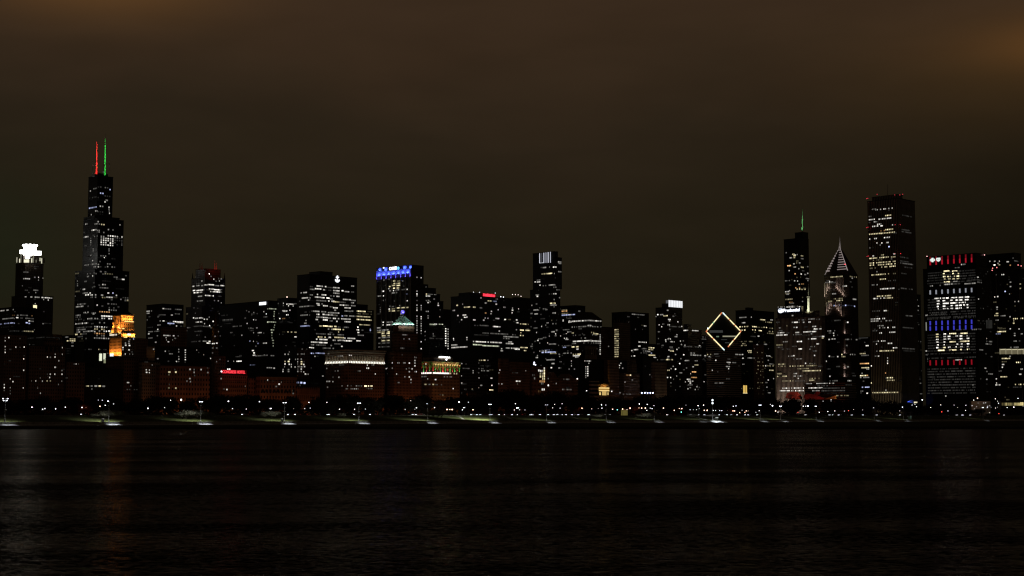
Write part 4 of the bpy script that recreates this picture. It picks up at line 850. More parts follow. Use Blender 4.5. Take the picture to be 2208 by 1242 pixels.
# --- tower with the pointed chevron crown
b = B('pointed_skyscraper', 'granite tower with a needle spire and chevron lit pyramid crown', 'tower', ('N', 2130), [(1777, 1832, 1849, 592)], M['bronze'], fh=3.9, bw=2.6, win_h=2.1,
  lit='597 1791 1815 .85y d .9;597 1833 1847 .65y d .9;608.5 1787 1795 1;607 1788 1790 .95;609 1778 1794 .5;608 1833 1838 .4;617 1817 1826 .85;619 1836 1838 .5;633.5 1795 1802 .65;644 1798 1817 .75y d .9;648 1803 1817 .85y d .9;650 1785 1792 .65y;645.5 1840 1847 .75;659 1797 1801 1b;659 1804 1810 .9b;658.5 1822 1825 1.1b;660.5 1841 1844 1.1b;659 1810 1840 .35b;695 1826 1830 .95;691 1798 1812 .5 d;713.5 1784 1800 .65 d;718.5 1796 1799 1;723.5 1797 1799 .85;732 1786 1790 1;731 1792 1799 .75 d;732 1820 1831 .65 d;732.5 1846 1848 .85;749 1780 1786 .85;745 1824 1828 .5;764.5 1834 1846 .6 d;768.5 1787 1790 1;769 1805 1808 .75;764.5 1814 1817 .95y;769 1814 1826 .75y d;779 1780 1783 .75;790.5 1800 1810 .4;791 1826 1831 .5;811.5 1788 1791 .95;590.5 1816 1827 .9;600 1836 1839 .6;821 1795 1806 .5 d;821 1826 1836 .8 d', rnd=[('LR', 690, 845, .05, .35), ('LR', 600, 690, .03, .3)])
q = b.tiers[0]; mw, mn = (q.W0+q.W1)/2, (q.N0+q.N1)/2; pY = (mw+mn)/R2
zA = at(1811.5, 533, pY).z; z1 = q.z1+1
ax = at(1811.5, 533, pY); aw, an = WN(ax)
bs = [P(q.W1, q.N0, z1), P(q.W0, q.N0, z1), P(q.W0, q.N1, z1), P(q.W1, q.N1, z1)]
tp = Vector((ax.x, ax.y, zA)); m = MB(); m.hexa(bs, [tp+Vector(v) for v in ((-.7, 0, 0), (0, -.7, 0), (.7, 0, 0), (0, .7, 0))]); m.build('pyramid_crown', M['bronze'], b.root)
mast(b.root, 1811, [(536, 2.4), (530, 1.6), (510, .15)], pY, 'spire', wht)
flood(1806, 541, pY-22, 1811, 525, pY, (1, .85, .8), .5, 50)
chev = glow((1, .82, .78), .24); chev2 = glow((1, .82, .78), .3)
A_, C_, L_, R_ = tp, bs[1], bs[0], bs[2]
def cpt(f, g):
    "point on the south slope of the crown: f up, g from the left ridge (0) to the near ridge (1)"
    return L_.lerp(A_, f).lerp(C_.lerp(A_, f), g)
up3 = Vector((-.55, -.55, .45)).normalized()
for i in range(10):
    f = .965-.088*i
    if f < .12: break
    g0 = max(.52, .52); p, r = cpt(f, .50 if i > 1 else .1), cpt(f, .985); o = up3*1.0
    m = MB(); m.face([p+o, r+o, r+o+Vector((0, 0, .9)), p+o+Vector((0, 0, .9))]); m.face([p+o*.3, r+o*.3, r+o, p+o]); m.build('chevron_light', chev, b.root)
    p, r = cpt(f-.03, -.01), cpt(f-.03, .10+.07*(1-f)); m = MB(); m.face([p+o, r+o, r+o+Vector((0, 0, 1.5)), p+o+Vector((0, 0, 1.5))]); m.face([p+o*.3, r+o*.3, r+o, p+o]); m.build('chevron_light', chev2, b.root)
o = up3*1.0; p, r = cpt(.12, .985), cpt(.97, .985); sd = (cpt(.5, 1)-cpt(.5, .9)).normalized()*1.3
m = MB(); m.face([p+o-sd, p+o, r+o, r+o-sd*.4]); m.face([p+o, p+o*.2, r+o*.2, r+o]); m.build('ridge_light', glow((1, .85, .8), .3), b.root)
p, r = cpt(.03, .012), cpt(.97, .012); sd = (cpt(.5, .1)-cpt(.5, 0)).normalized()*1.2
m = MB(); m.face([p+o, p+o+sd, r+o+sd*.4, r+o]); m.face([p+o*.2, p+o, r+o, r+o*.2]); m.build('ridge_light', glow((1, .85, .8), .26), b.root)
b.beacon(1822, 570, None, .9, (1, .05, .08), 2.5)
# pink uplit piers stepping in two chevrons down the south face, and the lit re-entrant corner
pst = plain('pale_granite_pier', (.5, .45, .42), .7, var=.1)
def piers(xs, ytop, foot):
    for x, yb in zip(xs, foot):
        b.slab('lit_pier', x-.7, ytop, x+.7, yb, pst, 1.3, 1.2)
        h = b.hit(x, yb)
        light('AREA', b.pos(h[1], 'L', h[3], h[4], 4.2), PK, 120, b.pos(h[1], 'L', h[3], h[4]+7, .5), 1.6, sy=1)
piers([1779, 1782.2, 1785.4, 1788.6], 610, [640, 634, 628, 622]); piers([1804, 1807.2, 1810.4, 1813.6, 1816.8, 1820], 598, [622, 625, 628, 632, 636, 639])
piers([1783, 1786.2, 1789.4, 1792.6], 652, [678, 672, 666, 660]); piers([1802.5, 1805.7, 1808.9, 1812.1, 1815.3], 652, [662, 667, 671, 676, 681])
for ya, yb in ((690, 719), (731, 762), (784, 795), (797, 812)):
    b.slab('corner_pier', 1820.5, ya, 1824, yb, pst, 1.5, 1.3); h = b.hit(1822, yb)
    light('AREA', b.pos(h[1], 'L', h[3], h[4], 4.0), (1, .75, .68), 130, b.pos(h[1], 'L', h[3], h[4]+8, .5), 2, sy=1)

b = B(OB, 'dark block with bands of bright orange and white floors left of the tallest right tower', 'office building', ('N', 2220), [(1845, 1873, 1880, 727)], M['black'], fh=4, bw=3,
  lit='762.5 1853 1868 .85y d .95;766.5 1856 1871 .55;745.5 1865 1872 .95;784 1853 1872 1o .98;793 1856 1872 1y .98;796 1866 1872 .65;805 1858 1860 .75;810 1854 1866 1y;809.5 1868 1872 1o;814 1855 1872 .65;835 1858 1872 1b .97;843.5 1853 1860 .5;848 1868 1872 .95;731 1850 1856 .3;822 1860 1864 .4', rnd=[('L', 735, 850, .05, .3)])
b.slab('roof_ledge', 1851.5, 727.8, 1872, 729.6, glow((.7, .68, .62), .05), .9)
B('office_podium', 'low wide block with long rows of white lights beneath the pointed tower', 'office building', ('N', 2040), [(1735, 1822, 1846, 825)], M['bands'], fh=3.6, bw=2.4, win_h=1.8,
  lit='826.5 1735 1799 .95 d .8;832 1762 1785 .4 d;836.5 1742 1772 .95 d .9;837 1772 1820 .38 .97;842.5 1752 1770 .75 d .9;842.5 1772 1821 .42 .97;848 1776 1820 .2;853 1803 1821 .75y d;853 1823 1830 .5y;830 1823 1836 .3')

# --- white marble-ribbed giant
ao = B('ribbed_skyscraper', 'tall square tower of narrow ribs with red warning lights, tallest on the right', 'tower', ('N', 2030), [(1870, 1936, 1972.5, 428), (1880, 1935, 1946, 420, 12)], M['piers'], fh=3.9, bw=2.85, win_h=2.00,
  lit='451.5 1872 1890 .45 d;450.5 1888 1929 .85 d .85;466 1874 1895 .5 d .5;464.5 1908 1921 .95y d;473.5 1873 1886 1 d .95;471.5 1895 1920 1 d .85;478.5 1880 1890 .85 d;483.5 1888 1902 .95 d;488 1881 1892 1 d;487 1898 1904 1;485.5 1913 1926 .85 d;497.5 1896 1910 .65o d;495 1907 1923 1y d .97;504.5 1873 1895 1y d .99;502 1897 1930 1y d .99;515 1873 1891 .95 d;512 1907 1918 1 d;524 1890 1892 1;524 1900 1903 1;523 1911 1917 .95;528.5 1897 1899 .75;532 1915.5 1918.5 1.2b;552 1881 1885 1;549.5 1898 1911 .95y d;547.5 1926 1931 1;557 1873 1891 1y d .97;555 1896 1915 1y d .97;554 1920 1931 .95y d;561 1880 1900 .5y d;567.5 1873 1882 1y d .95;565 1890 1932 .95y d .9;572 1873 1884 1y d .95;570 1893 1931 .95y d .93;578 1874 1898 .75y d;575 1899 1931 .95y d .9;586 1890 1892 .65;592.5 1878 1900 .95y d .93;591 1901 1915 .95y d .97;590 1924 1931 .65y d;602 1897 1908 1y d .97;605 1915 1931 .35 d;614.5 1877 1890 .65 d;622.5 1898 1927 .95 d .95;638.5 1885 1920 .95y d .93;643.5 1883 1905 1 d .9;642.5 1909 1926 .95y d .95;671 1876 1895 .45 d;670 1905 1912 .95 d;687.5 1876 1908 .95 d .93;692.5 1876 1893 1 d .95;691.5 1908 1922 .65 d;702.5 1890 1906 .65 d;707 1895 1906 .75 d;706 1914 1929 .95 d;713.5 1876 1890 .4 d;718 1896 1905 .85 d;716.5 1915 1930 1 d .97;736.5 1880 1895 .45 d;735.5 1891 1908 .95 d;742 1889 1891 .85;740.5 1912 1922 .95 d;750 1926 1933 .95 d;756.5 1896 1926 1y d .97;757.5 1880 1890 .5 d;768 1885 1895 .5 d;768 1893 1896 .95;772 1913 1915 .85;778 1913 1915 1;783.5 1913 1915 1;789 1877 1880 1;804.5 1904 1915 .85o d;814.5 1912 1934 .95y d .85;820 1912 1932 .85y d .85;826 1878 1880 .95y;846.5 1877 1934 .9y d .9;841.5 1905 1915 .75 d;'
  '465 1946 1958 .3;467 1956 1966 .3;496 1944 1960 .3;501 1945 1965 .35;555 1942 1952 .35;557 1955 1963 .3;564 1943 1960 .35;569 1943 1968 .4;577 1950 1966 .35;590 1943 1955 .3;623 1943 1970 .38;681 1950 1966 .45;707 1947 1970 .3;752 1946 1972 .35;757 1948 1972 .3', rnd=[('L', 440, 850, .035, .35, 'w', 2)])
for x, y in ((1868.2, 428.5), (1871, 427.8), (1891, 419), (1929, 420.5), (1940, 420.5), (1946, 419), (1868.5, 491), (1871.2, 490), (1930, 484.5), (1941, 484.5), (1869.3, 553), (1872, 552.2), (1929, 547), (1942, 547)):
    Yb = (ao.tiers[0].W0+ao.tiers[0].N0)/R2+(34 if x < 1880 else 0); ao.beacon(x, y, Yb-1.2, .55, (1, .05, .08), 1.1)
m = MB(); m.cyl(at(1914, 420, 2370), at(1914, 396, 2370), .5, .2, 6); m.build('antenna_mast', M['metal'], ao.root)
q = ao.tiers[0]
light('SPOT', ao.pos(q, 'L', 24, 8, 40), (1, .8, .42), .3*40*40*4*math.pi, ao.pos(q, 'L', 24, 40, 0), 1, 110, .8)
light('SPOT', ao.pos(q, 'R', 24, 8, 55), (1, .85, .5), .06*55*55*4*math.pi, ao.pos(q, 'R', 24, 60, 0), 1, 110, .8)
for x in range(4):
    o = MB(); p = ao.pos(q, 'L', 2, q.z1-2, .9); 
B('apartment_tower', 'dark tower sliver with sparse lights behind the tall ribbed tower', 'apartment tower', ('N', 2230), [(1955, 1977, 1985, 636)], M['dark'], fh=3.4, bw=2.5, lit='660 1979 1981.5 .65;669.5 1978.5 1981 .6;700 1980 1982 .4;736 1978 1981 .45;747 1978 1980 .3', rnd=[('R', 640, 860, .1, .4)])

# --- tower whose windows spell the message
RD, BU, WT = glow((1, .02, .05), .36), glow((.09, .09, 1), .5), glow((.85, .88, 1), .3)
rows = {}
L_go = '584.5 2035 2047 1.22y;584.5 2054 2066 1.22y;590 2033 2038 1.22y;590 2053 2057.5 1.22y;590 2063 2068 1.22y;596.5 2033 2038 1.22y;596.5 2042 2048 1.22y;596 2053 2057.5 1.22y;595.5 2063 2068 1.22y;602 2033 2038 1.22y;602 2045 2049 1.22y;601.5 2053 2057.5 1.22y;601 2063 2068 1.22y;608 2036 2047 1.22y;607.5 2055 2066 1.22'
L_team = ('643.5 2015 2028 1.22;642.8 2033 2045 1.22;642 2051 2063 1.22;641.3 2068 2075 1.22;640.5 2081 2088 1.22;649 2020 2024.5 1.22;648.6 2033 2037.5 1.22;647.7 2050 2054.5 1.22;647.3 2060 2064.5 1.22;647 2068 2075 1.22;646.3 2080 2088 1.22;655 2020 2024.5 1.22;654.3 2033 2044 1.22;653.4 2049 2064 1.22;652.7 2068 2073 1.22;652.3 2075 2081 1.22;651.8 2084 2088 1.22;'
  '661 2020 2024.5 1.22;660.4 2033 2037.5 1.22;659.4 2049 2054 1.22;659 2060 2065 1.22;658.4 2068 2073 1.22;658 2077 2080.5 1.22;657.5 2084 2088.5 1.22;666.5 2020 2024.5 1.22;666 2033 2046 1.22;665.4 2049 2054 1.22;665 2060 2065 1.22;664.2 2068 2073 1.22;663.3 2084 2088.5 1.22')
L_usa = ('721 2019 2023.5 1.22y;720.6 2034 2038.5 1.22;719.5 2047 2061 1.22y;718.8 2072 2086 1.22y;726.4 2019 2023.5 1.22y;726 2034 2038.5 1.22;725.4 2044 2049 1.22;725 2060 2064.5 1.22;724.5 2069.5 2075 1.22;724 2085 2090 1.22;732.2 2019 2023.5 1.22;731.8 2034 2038.5 1.22;731.2 2044 2049 1.22;730.3 2069.5 2075 1.22;729.8 2085 2090 1.22;738 2019 2023.5 1.22;737.6 2034 2038.5 1.22;737 2047 2062 1.22y;736 2070 2090 1.22y;'
  '744 2019 2023.5 1.22;743.6 2034 2038.5 1.22;742.6 2060 2064.5 1.22;742.2 2070 2075 1.22;741.6 2085 2090 1.22;749.8 2019 2023.5 1.22;749.4 2034 2038.5 1.22y;749 2044 2049 1.22;748.3 2060 2064.5 1.22;748 2070 2075 1.22;747.4 2085 2090 1.22;755.5 2022 2037 1.22y;754.8 2047 2062 1.22y;754 2070 2075 1.22y;753.5 2085 2090 1.22y')
dim = []
for y in [587, 592.5, 598, 603.5, 609.5, 645, 650.5, 656.5, 662, 667.5, 722, 727.6, 733.4, 739, 745, 750.6, 756.6]:
    dim.append('%g 2000 2103 .28 .9' % (y-1))
for y in (672.5, 678, 683.5, 686, 762, 771.5, 795): dim.append('%g 2000 2103 .29 .75' % y)
for i in range(9): dim.append('%g 2000 2103 .31 .88' % (800.5+5.9*i))
b = B('office_tower', 'wide tower whose lit windows spell a cheer between red, white and blue lights', 'tower', ('N', 2005),
  [(1990, 2105, 2141, 573), (1998, 2104, 2127, 546.5)], M['black'], fh=3.6, bw=1.35, win_h=2.05,
  lit=L_go+';'+L_team+';'+L_usa+';'+';'.join(dim)+';577 2058 2069 .5;613 2035 2055 .75 .95;612 2058 2070 .4;611.5 2077 2103 .8 .9;609 2108 2117 .5;604 2086 2117 .3;616.5 2009 2012 .8;615.5 2026 2029 .6;617 2005 2008 .5;598 2107.5 2110 1;645 2109 2111 1;570.5 2072 2075 .8;570 2077 2082 .6;680 1996 2000 .7;678 2003 2040 .35;711 2062 2084 .35;710.5 2096 2106 .5;776 2060 2073 .7;779 1999 2003 .3;736.5 2126 2140 .7 d;742 2126 2137 .75 d;794 2123 2127 .9;806.5 2130 2141 .7 d;818 2127 2129 .7;801 2127 2129 .6;730 2126 2128 .7;757 1995 1999 .8;773.5 1995 2000 .9;765 1995 2000 .4;754.5 2112 2120 .5;817 2010 2015 .35;830 2012 2016 .4;829.5 2026 2029 .5;830 2097 2099 .6;701 1996.5 1998.5 .6;711 1996.5 1998.5 .9;713 1989.5 1991 .9;854 2038 2041 1;710 2109 2118 .5 d',
  rnd=[('R', 580, 850, .05, .35)])
def barline(ya, yb, s_a, s_b, mat, segs=((0, 1),), name='light_bar'):
    for i in range(8):
        x = 2006.2+12.75*i; a, c = ya+s_a*i/7, yb+s_b*i/7
        for f0, f1 in segs: b.slab(name, x-1.35, a+(c-a)*f0, x+1.35, a+(c-a)*f1, mat, .9, .7)
RD2 = glow((1, .03, .06), .15)
barline(554, 562, -6.2, -6.2, RD2); barline(562, 571.8, -6.2, -6.2, RD); barline(626, 635, -5.2, -5, WT)
barline(692.5, 713, -3.2, -3.2, BU, ((0, .44), (.56, 1))); barline(777, 788, -1.8, -1.8, glow((1, .02, .05), .24))
# the two emblems
def emblem(x, y, pts, name, cutpts=()):
    h = b.hit(x, y); q = h[1]; u_ = h[0]/F; k = 1.28
    m = MB(); fr = [b.pos(q, 'L', h[3]-px*u_*k, h[4]-py*u_, 1.5) for px, py in pts]; bk = [b.pos(q, 'L', h[3]-px*u_*k, h[4]-py*u_, 1.0) for px, py in pts]
    m.face(fr); n = len(pts)
    for i in range(n): m.face([bk[i], bk[(i+1) % n], fr[(i+1) % n], fr[i]])
    e = m.build(name, glow((.86, .95, .9), 1.0), b.root)
    if cutpts:
        m = MB()
        for cp in cutpts: m.face([b.pos(q, 'L', h[3]-px*u_*k, h[4]-py*u_, 1.7) for px, py in cp])
        m.build('emblem_mark', plain('dark_emblem_mark', (.02, .02, .02)), e)
emblem(2011.6, 560.8, [(1.6, -4.6), (1.6, -3.2), (4.6, -1.7), (4.6, 1.7), (1.6, 3.2), (1.6, 4.6), (-1.6, 4.6), (-1.6, 3.2), (-4.6, 1.7), (-4.6, -1.7), (-1.6, -3.2), (-1.6, -4.6)][::-1], 'cross_emblem',
  [[(-3.3, -.9), (-2.3, -.9), (-2.3, .9), (-3.3, .9)], [(2.3, -.9), (3.3, -.9), (3.3, .9), (2.3, .9)]])
emblem(2024.2, 560.0, [(-3.7, -4), (3.7, -4), (3.9, .5), (2, 3.2), (0, 4.4), (-2, 3.2), (-3.9, .5)][::-1], 'shield_emblem', [[(-2, -2), (-1.2, -2), (-1.2, .8), (-2, .8)], [(1.2, -2), (2, -2), (2, .8), (1.2, .8)]])
b.slab('side_light_strip', 1996.8, 695, 1998.6, 713, glow((.9, .92, .8), .25), .9)
for x, y in ((1998.6, 552.8), (2122.4, 549.8)): b.beacon(x, y, (b.tiers[0].W0+b.tiers[0].N0)/R2+20, .6, (1, .5, .5), 3)
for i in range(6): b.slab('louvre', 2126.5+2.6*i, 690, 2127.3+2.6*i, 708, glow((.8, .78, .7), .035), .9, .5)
B('apartment_tower', 'black flat topped tower behind the message tower at the right edge', 'apartment tower', ('N', 2120), [(2124, 2186, 2201, 546)], M['black'], fh=3.5, bw=2.6,
  lit='563.5 2133 2136 .75;563.5 2143 2147 .85;568 2151 2153 .85;563.5 2154 2156 .85;571.5 2142 2147 1;564.5 2170 2176 1;571 2153 2157 .65y;572 2177 2180 .85o;563 2187 2195 .45', rnd=[('L', 555, 575, .05, .4)])
b = B('apartment_tower', 'glassy black tower with a bright yellow amenity floor at the far right', 'apartment tower', ('N', 1985), [(2137, 2262, 2290, 577)], M['black'], fh=3.4, bw=2.6, win_h=2.00,
  lit='592.5 2147 2149 .65;592 2157 2172 .95 d;608.5 2177 2181 .95;618 2177 2181 .95;612.5 2198 2202 .85y;622 2198 2202 .85y;628.5 2166 2169 1b;639.5 2150 2153 1;640.5 2144 2146 .95;634 2176 2178 .65;650.5 2178 2195 .75 d;662.5 2148 2152 1;667 2148 2152 .5;676 2147 2153 .95y;680.5 2148 2153 .95y;680.5 2144 2147 .65y;681 2158 2165 .5;683 2177 2179 .85;690.5 2146 2153 .65;687 2184 2207 1y d .9;692 2185 2187 .75y;697 2184 2188 .75y;707 2150 2165 .45y;715.5 2150 2154 .95y;715 2156 2166 1y .97;720 2147 2155 .85b;709 2177 2180 .85;709.5 2196 2199 .85;719 2186 2190 .65;723.5 2186 2190 .65;735.5 2187 2198 .5;749 2178 2194 .55;768.5 2176 2180 .65;773 2159 2175 1y;781.5 2186 2201 .95y d;786 2160 2166 .85;792 2160 2163 .85;800 2150 2158 .5;807 2197 2203 1;812.5 2158 2170 .95y;817 2147 2150 1;826 2148 2150 1;830 2148 2157 .75;829 2188 2207 1y d;573 2190 2206 .3;796 2200 2206 .8;835 2185 2200 .3;780 2158 2170 .5y;761 2145 2156 .45y d;720 2200 2206 .6',
  rnd=[('L', 585, 860, .05, .38, 'y')])
for i in range(4): b.slab('amenity_window', 2157.6+12.8*i, 752.5, 2168.6+12.8*i, 763.5, glow((1, .86, .50), .13), .5); b.slab('amenity_ceiling_light', 2157.6+12.8*i, 752.5, 2168.6+12.8*i, 754.6, glow((1, .90, .58), .55), .8)
for i in range(5): b.slab('amenity_mullion', 2156+12.8*i, 752, 2157.2+12.8*i, 763.8, glow((1, .90, .58), .3), .8, .5)
b.slab('pale_edge_strip', 2151.3, 590, 2151.9, 860, M['metal'], .8, .5); b.slab('pale_edge_strip', 2201.3, 590, 2201.9, 860, M['metal'], .8, .5)
for x, y in ((2139, 583), (2140, 578.5), (2149, 577), (2195, 571.5), (2201.5, 573.5)): b.beacon(x, y, (b.tiers[0].W0+b.tiers[0].N0)/R2+40, .7, (1, .25, .25), 2.2)
# ================================================================ THE AVENUE FRONT facing the park
MW = 1474
B(OB, 'pale narrow lakefront block left of the red gridded hotel', 'office building', ('W', 1482), [(300, 307, 346, 780)], M['stone'], fh=3.8, lit='797.5 314 316.5 1;798 321 323 .85;803 314 318 1;803.5 321 323 .95;779.8 313 320 .4;787 327 329 .5', bw=2.4)
b = B('hotel_building', 'broad red stone hotel with a square grid of windows', 'hotel', ('W', MW), [(318, 345, 453, 790)], M['brick'], fh=5.4, bw=3.7, win_h=2.5,
  lit='797 376 378 .35;802.5 362 368 .85y;802.5 377 381 .95y;808 362 366 .55y;796.5 408 412 .75 d;797 417 420 .55;797 432 435 .65;803 417 420 .65;803.5 446 450 .55;810 418 421 .35;816.5 408 412 .75 d;822 402 404 .65;823 409 412 .45;829 364 366 .4;836.5 362 366 .55y;837 377 381 .95y;793 446 449 .4')
b.slab('cornice', 345.5, 789.6, 452.5, 791.2, M['brick'], 1.2, 1.2)
b = B('hotel_building', 'red stone hotel carrying a long red neon rooftop sign', 'hotel', ('W', MW), [(471, 479, 533, 808.5)], M['brick'], fh=5.2, bw=2.8, win_h=2.4,
  lit='840 488.5 490 1.1;816.5 476 478 .75;833 528 529.5 .5;839 482 484 .4')
q = b.tiers[0]
b.slab('cornice', 479.5, 810, 532.5, 811.6, M['brick'], 1.2, 1.2); b.slab('bay_ledge', 479.5, 822, 532.5, 823, M['tan'], .8, .8); b.slab('bay_ledge', 479.5, 836.4, 532.5, 837.4, M['tan'], .8, .8)
b.text('neon_letters', 'CONGRESS HOTEL', 479.2, 528, 798.2, 804.6, 799.6, glow((1, .05, .07), 1.5), face='R', out=.6)
def rN2(px, W): t, k = tk(px, 803); return W*(1+t)/(1-t)
m = MB(); n0, n1 = rN2(478.5, q.W0+1.4), rN2(532, q.W0+1.4); Yq = (q.W0+q.N0)/R2
zt_, zb_ = at(500, 798, Yq+15).z, at(500, 806, Yq+15).z
m.gbox(q.W0+1.4, q.W0+1.7, n0, n1, zb_, zt_, bottom=True); fr = m.build('sign_frame', plain('red_sign_sheet', (.25, .02, .02), .5), b.root)
m = MB(); 
for i in range(9): n = n0+(n1-n0)*i/8; m.gbox(q.W0+1.8, q.W0+2.1, n-.15, n+.15, q.z1, zt_)
m.build('sign_posts', M['metal'], fr)
b.slab('sign_end', 528.6, 800.2, 532.2, 806.4, glow((.6, .62, .5), .12), -1.0, .4)
for x in (491.5, 495.6): b.beacon(x, 796, Yq+20, .8, (1, .95, .9), 1.8)
b.beacon(477.8, 801, Yq, .9, (1, .8, .85), 3)
light('AREA', P(q.W0-7, (n0+n1)/2, zt_-2), (1, .05, .06), 220, P(q.W0, (n0+n1)/2, q.z1-3), 60, sy=2)
b = B('theatre_building', 'massive red stone hall with round arches along its ground floor', 'hall', ('W', MW), [(552, 561, 640, 812)], M['brick'], fh=6.2, bw=4.2, win_h=2.3,
  lit='819.5 576 578 .95;828.5 603 608 .85 d;833.5 596 600 .65 d;842 630 633 1.1y;848.5 630 634 .45;822 588 589 .3;824 606 607 .6')
b.slab('attic_block', 572, 806, 632, 811.8, M['brick'], -6, 5)
b.slab('cornice', 561, 813.3, 639.5, 814.6, M['tan'], 1.0, 1.0); b.slab('cornice', 561, 822, 639.5, 822.8, M['tan'], .8, .8)
for i in range(9): b.slab('arch_opening', 564+8.3*i, 839.5, 568.6+8.3*i, 846.5, M['black'], .25, .3)
B('theatre_building', 'lower set back wing of the red arched hall', 'hall', ('W', 1484), [(528, 536, 562, 816)], M['brick'], fh=5, bw=3.4)
b = B(OB, 'low red columned lakefront building right of the arched hall', 'office building', ('W', MW-4), [(640, 645, 690, 835)], M['brick'], fh=14, bw=3)
for i in range(11): b.slab('column', 647+3.9*i, 837, 648.3+3.9*i, 851, M['brick'], .9, .7)
B(OB, 'black lakefront block with three bluish white windows', 'office building', ('W', 1500), [(636, 642, 702, 819)], M['dark'], fh=4, bw=2.8, win_h=2.9, lit='825 640 645 .65b;825.3 647 652 1.1b 1;826 654 659 1.1b 1;831 646 648 .4;827 668 690 .12')
B('apartment_building', 'black apartment block with two columns of yellowish windows', 'apartment building', ('W', 1560), [(600, 609, 641, 744)], M['dark'], fh=3.6, bw=2.5, win_h=2.2,
  lit='764 613 616 .85;764 620 623 .65;759 623 624 .75;775 623 625 1;779.5 613 616 .95y;779.5 620 624.5 .95y;785 613 616 .85;785.5 622 625 1;786 627 629 .75;791 613 614 .85;791 627 629 .85;791.5 635 637 .95;797 609.5 611 .95;797 620 624 .55;801 609 611 .85;801 620 624 .65;775 636 638 .65;745 616 617 .4;745 635 637 .4')
B('apartment_building', 'narrow reddish apartment block with paired windows beside the black one', 'apartment building', ('W', 1580), [(640, 644, 669, 751)], M['brick'], fh=3.6, bw=2.4, win_h=2.2,
  lit='764 641 643.5 .65;763.5 648 653 .65;763.5 655 656 .65;774.5 641 643.5 .65;774.5 648 651 .75;780 641 643 .95;780 648 652 .85y;780 655 656 .65;785 641 643 .65;785 648 652 .95y;786 654 656 1.1;790.5 642 644 .85;791 648 652 .65;790.5 655 658 .95;796 641 643.5 .5;796 648 651 .85;801 641 643.5 .65;801 648 651 .75;802 654 656 1.1;806.5 657 659 1.1;807 662 666 .65 d;753 650 653 .4;753 661 662 .5')
B(OB, 'dark block with one bluish strip of windows left of the corniced building', 'office building', ('W', 1600), [(666, 670, 706, 758)], M['black'], lit='762 669 677 1b d .9;761.8 682 701 1b d .95;768.5 678 680 .95;793.5 668 674 .35;811 694 698 .55;768 681 688 .2', fh=4, bw=1.9)

# --- corniced building with the lit arcade
b = B('corniced_building', 'square brick building with flaring cornice and bright arcade of uplights', 'office building', ('W', MW), [(701.5, 752, 829.5, 758)], M['brick'], fh=4.0, bw=2.75, win_h=2.2,
  lit='766 752 754.5 1.1;766 756 758.4 1.1;762 706 711 .75;768 715 717 .35;768 724 737 .6 d .5;787.5 703 718 .4 d;787 732 740 .45 d;787.5 791 793 .85;787 803 808 .55 d;794.5 703.5 706 .75;794 791 795 1 d;800 720 728 .6 d;800 772 778 .5 d;806.5 806 811 .95 d;813.5 717.5 719 .5;813.5 730 732 .85;822.5 702 712 .7;823 717 719 .85;832 735 780 .5 d .6;832.5 785 791 1.1y;832.5 793 796 1.1y;832.5 798 804 1y;838.5 735 775 .65 d .55;838 790 805 .4 d;835 705 708 .55;798 760 820 .2 d .2;760.5 748 752 .4;761 775 780 .4 d')
q = b.tiers[0]
m = MB(); m.gbox(q.W0-2.6, q.W1+1, q.N0-2.6, q.N1+1, q.z1+1.02, q.z1+2.6, bottom=True); m.build('cornice', M['pale'], b.root)
m = MB(); m.gbox(q.W0-1.1, q.W1+.6, q.N0-1.1, q.N1+.6, q.z1-1.6, q.z1-.1, bottom=True); m.build('cornice_bed', M['pale'], b.root)
def ring(ya, yb, out, name, mat):
    h = b.hit(790, ya); z1_ = h[4]; z0_ = b.hit(790, yb)[4]
    m = MB(); m.gbox(q.W0-out, q.W1+.3, q.N0-out, q.N1+.3, z0_, z1_, bottom=True); return m.build(name, mat, b.root)
ring(765.3, 766.5, .7, 'string_course', M['pale']); ring(783.6, 785, 1.6, 'arcade_sill', M['pale'])
pl = plain('pale_terracotta', (.5, .47, .40), .8)
zA_, zB_ = b.hit(790, 775.5)[4], b.hit(790, 783.4)[4]
up_ = glow((1, .98, .88), 1.3)
nR = 22; dn = (q.N1-q.N0)/nR
zt2 = b.hit(790, 768)[4]
for i in range(nR):
    N = q.N0+dn*(i+.5); m = MB(); m.gbox(q.W0-.75, q.W0-.2, N-.62, N+.62, zB_, zB_+(zA_-zB_)*.52, bottom=True); m.build('arcade_uplight', up_, b.root)
    m = MB(); N = q.N0+dn*i; m.gbox(q.W0-.85, q.W0-.15, N+.1, N+.8, zA_-3, zt2, bottom=True); m.build('colonnette', pl, b.root)
nL = 15; dw = (q.W1-q.W0)/nL
for i in range(nL):
    W = q.W0+dw*(i+.5); m = MB(); m.gbox(W-.62, W+.62, q.N0-.75, q.N0-.2, zB_, zB_+(zA_-zB_)*.52, bottom=True); m.build('arcade_uplight', up_, b.root)
    m = MB(); W = q.W0+dw*i; m.gbox(W+.1, W+.8, q.N0-.85, q.N0-.15, zA_-3, zt2, bottom=True); m.build('colonnette', pl, b.root)
light('AREA', P(q.W0-2.2, (q.N0+q.N1)/2, zB_-.3), (1, .95, .72), 1100, P(q.W0-.4, (q.N0+q.N1)/2, q.z1), q.N1-q.N0, sy=.6).rotation_euler = (Matrix.Rotation(math.pi/4, 4, 'Z') @ Matrix.Rotation(math.radians(168), 4, 'X')).to_euler()
light('AREA', P((q.W0+q.W1)/2, q.N0-2.2, zB_-.3), (1, .95, .72), 700, P((q.W0+q.W1)/2, q.N0-.4, q.z1), q.W1-q.W0, sy=.6).rotation_euler = (Matrix.Rotation(-math.pi/4, 4, 'Z') @ Matrix.Rotation(math.radians(168), 4, 'X')).to_euler()
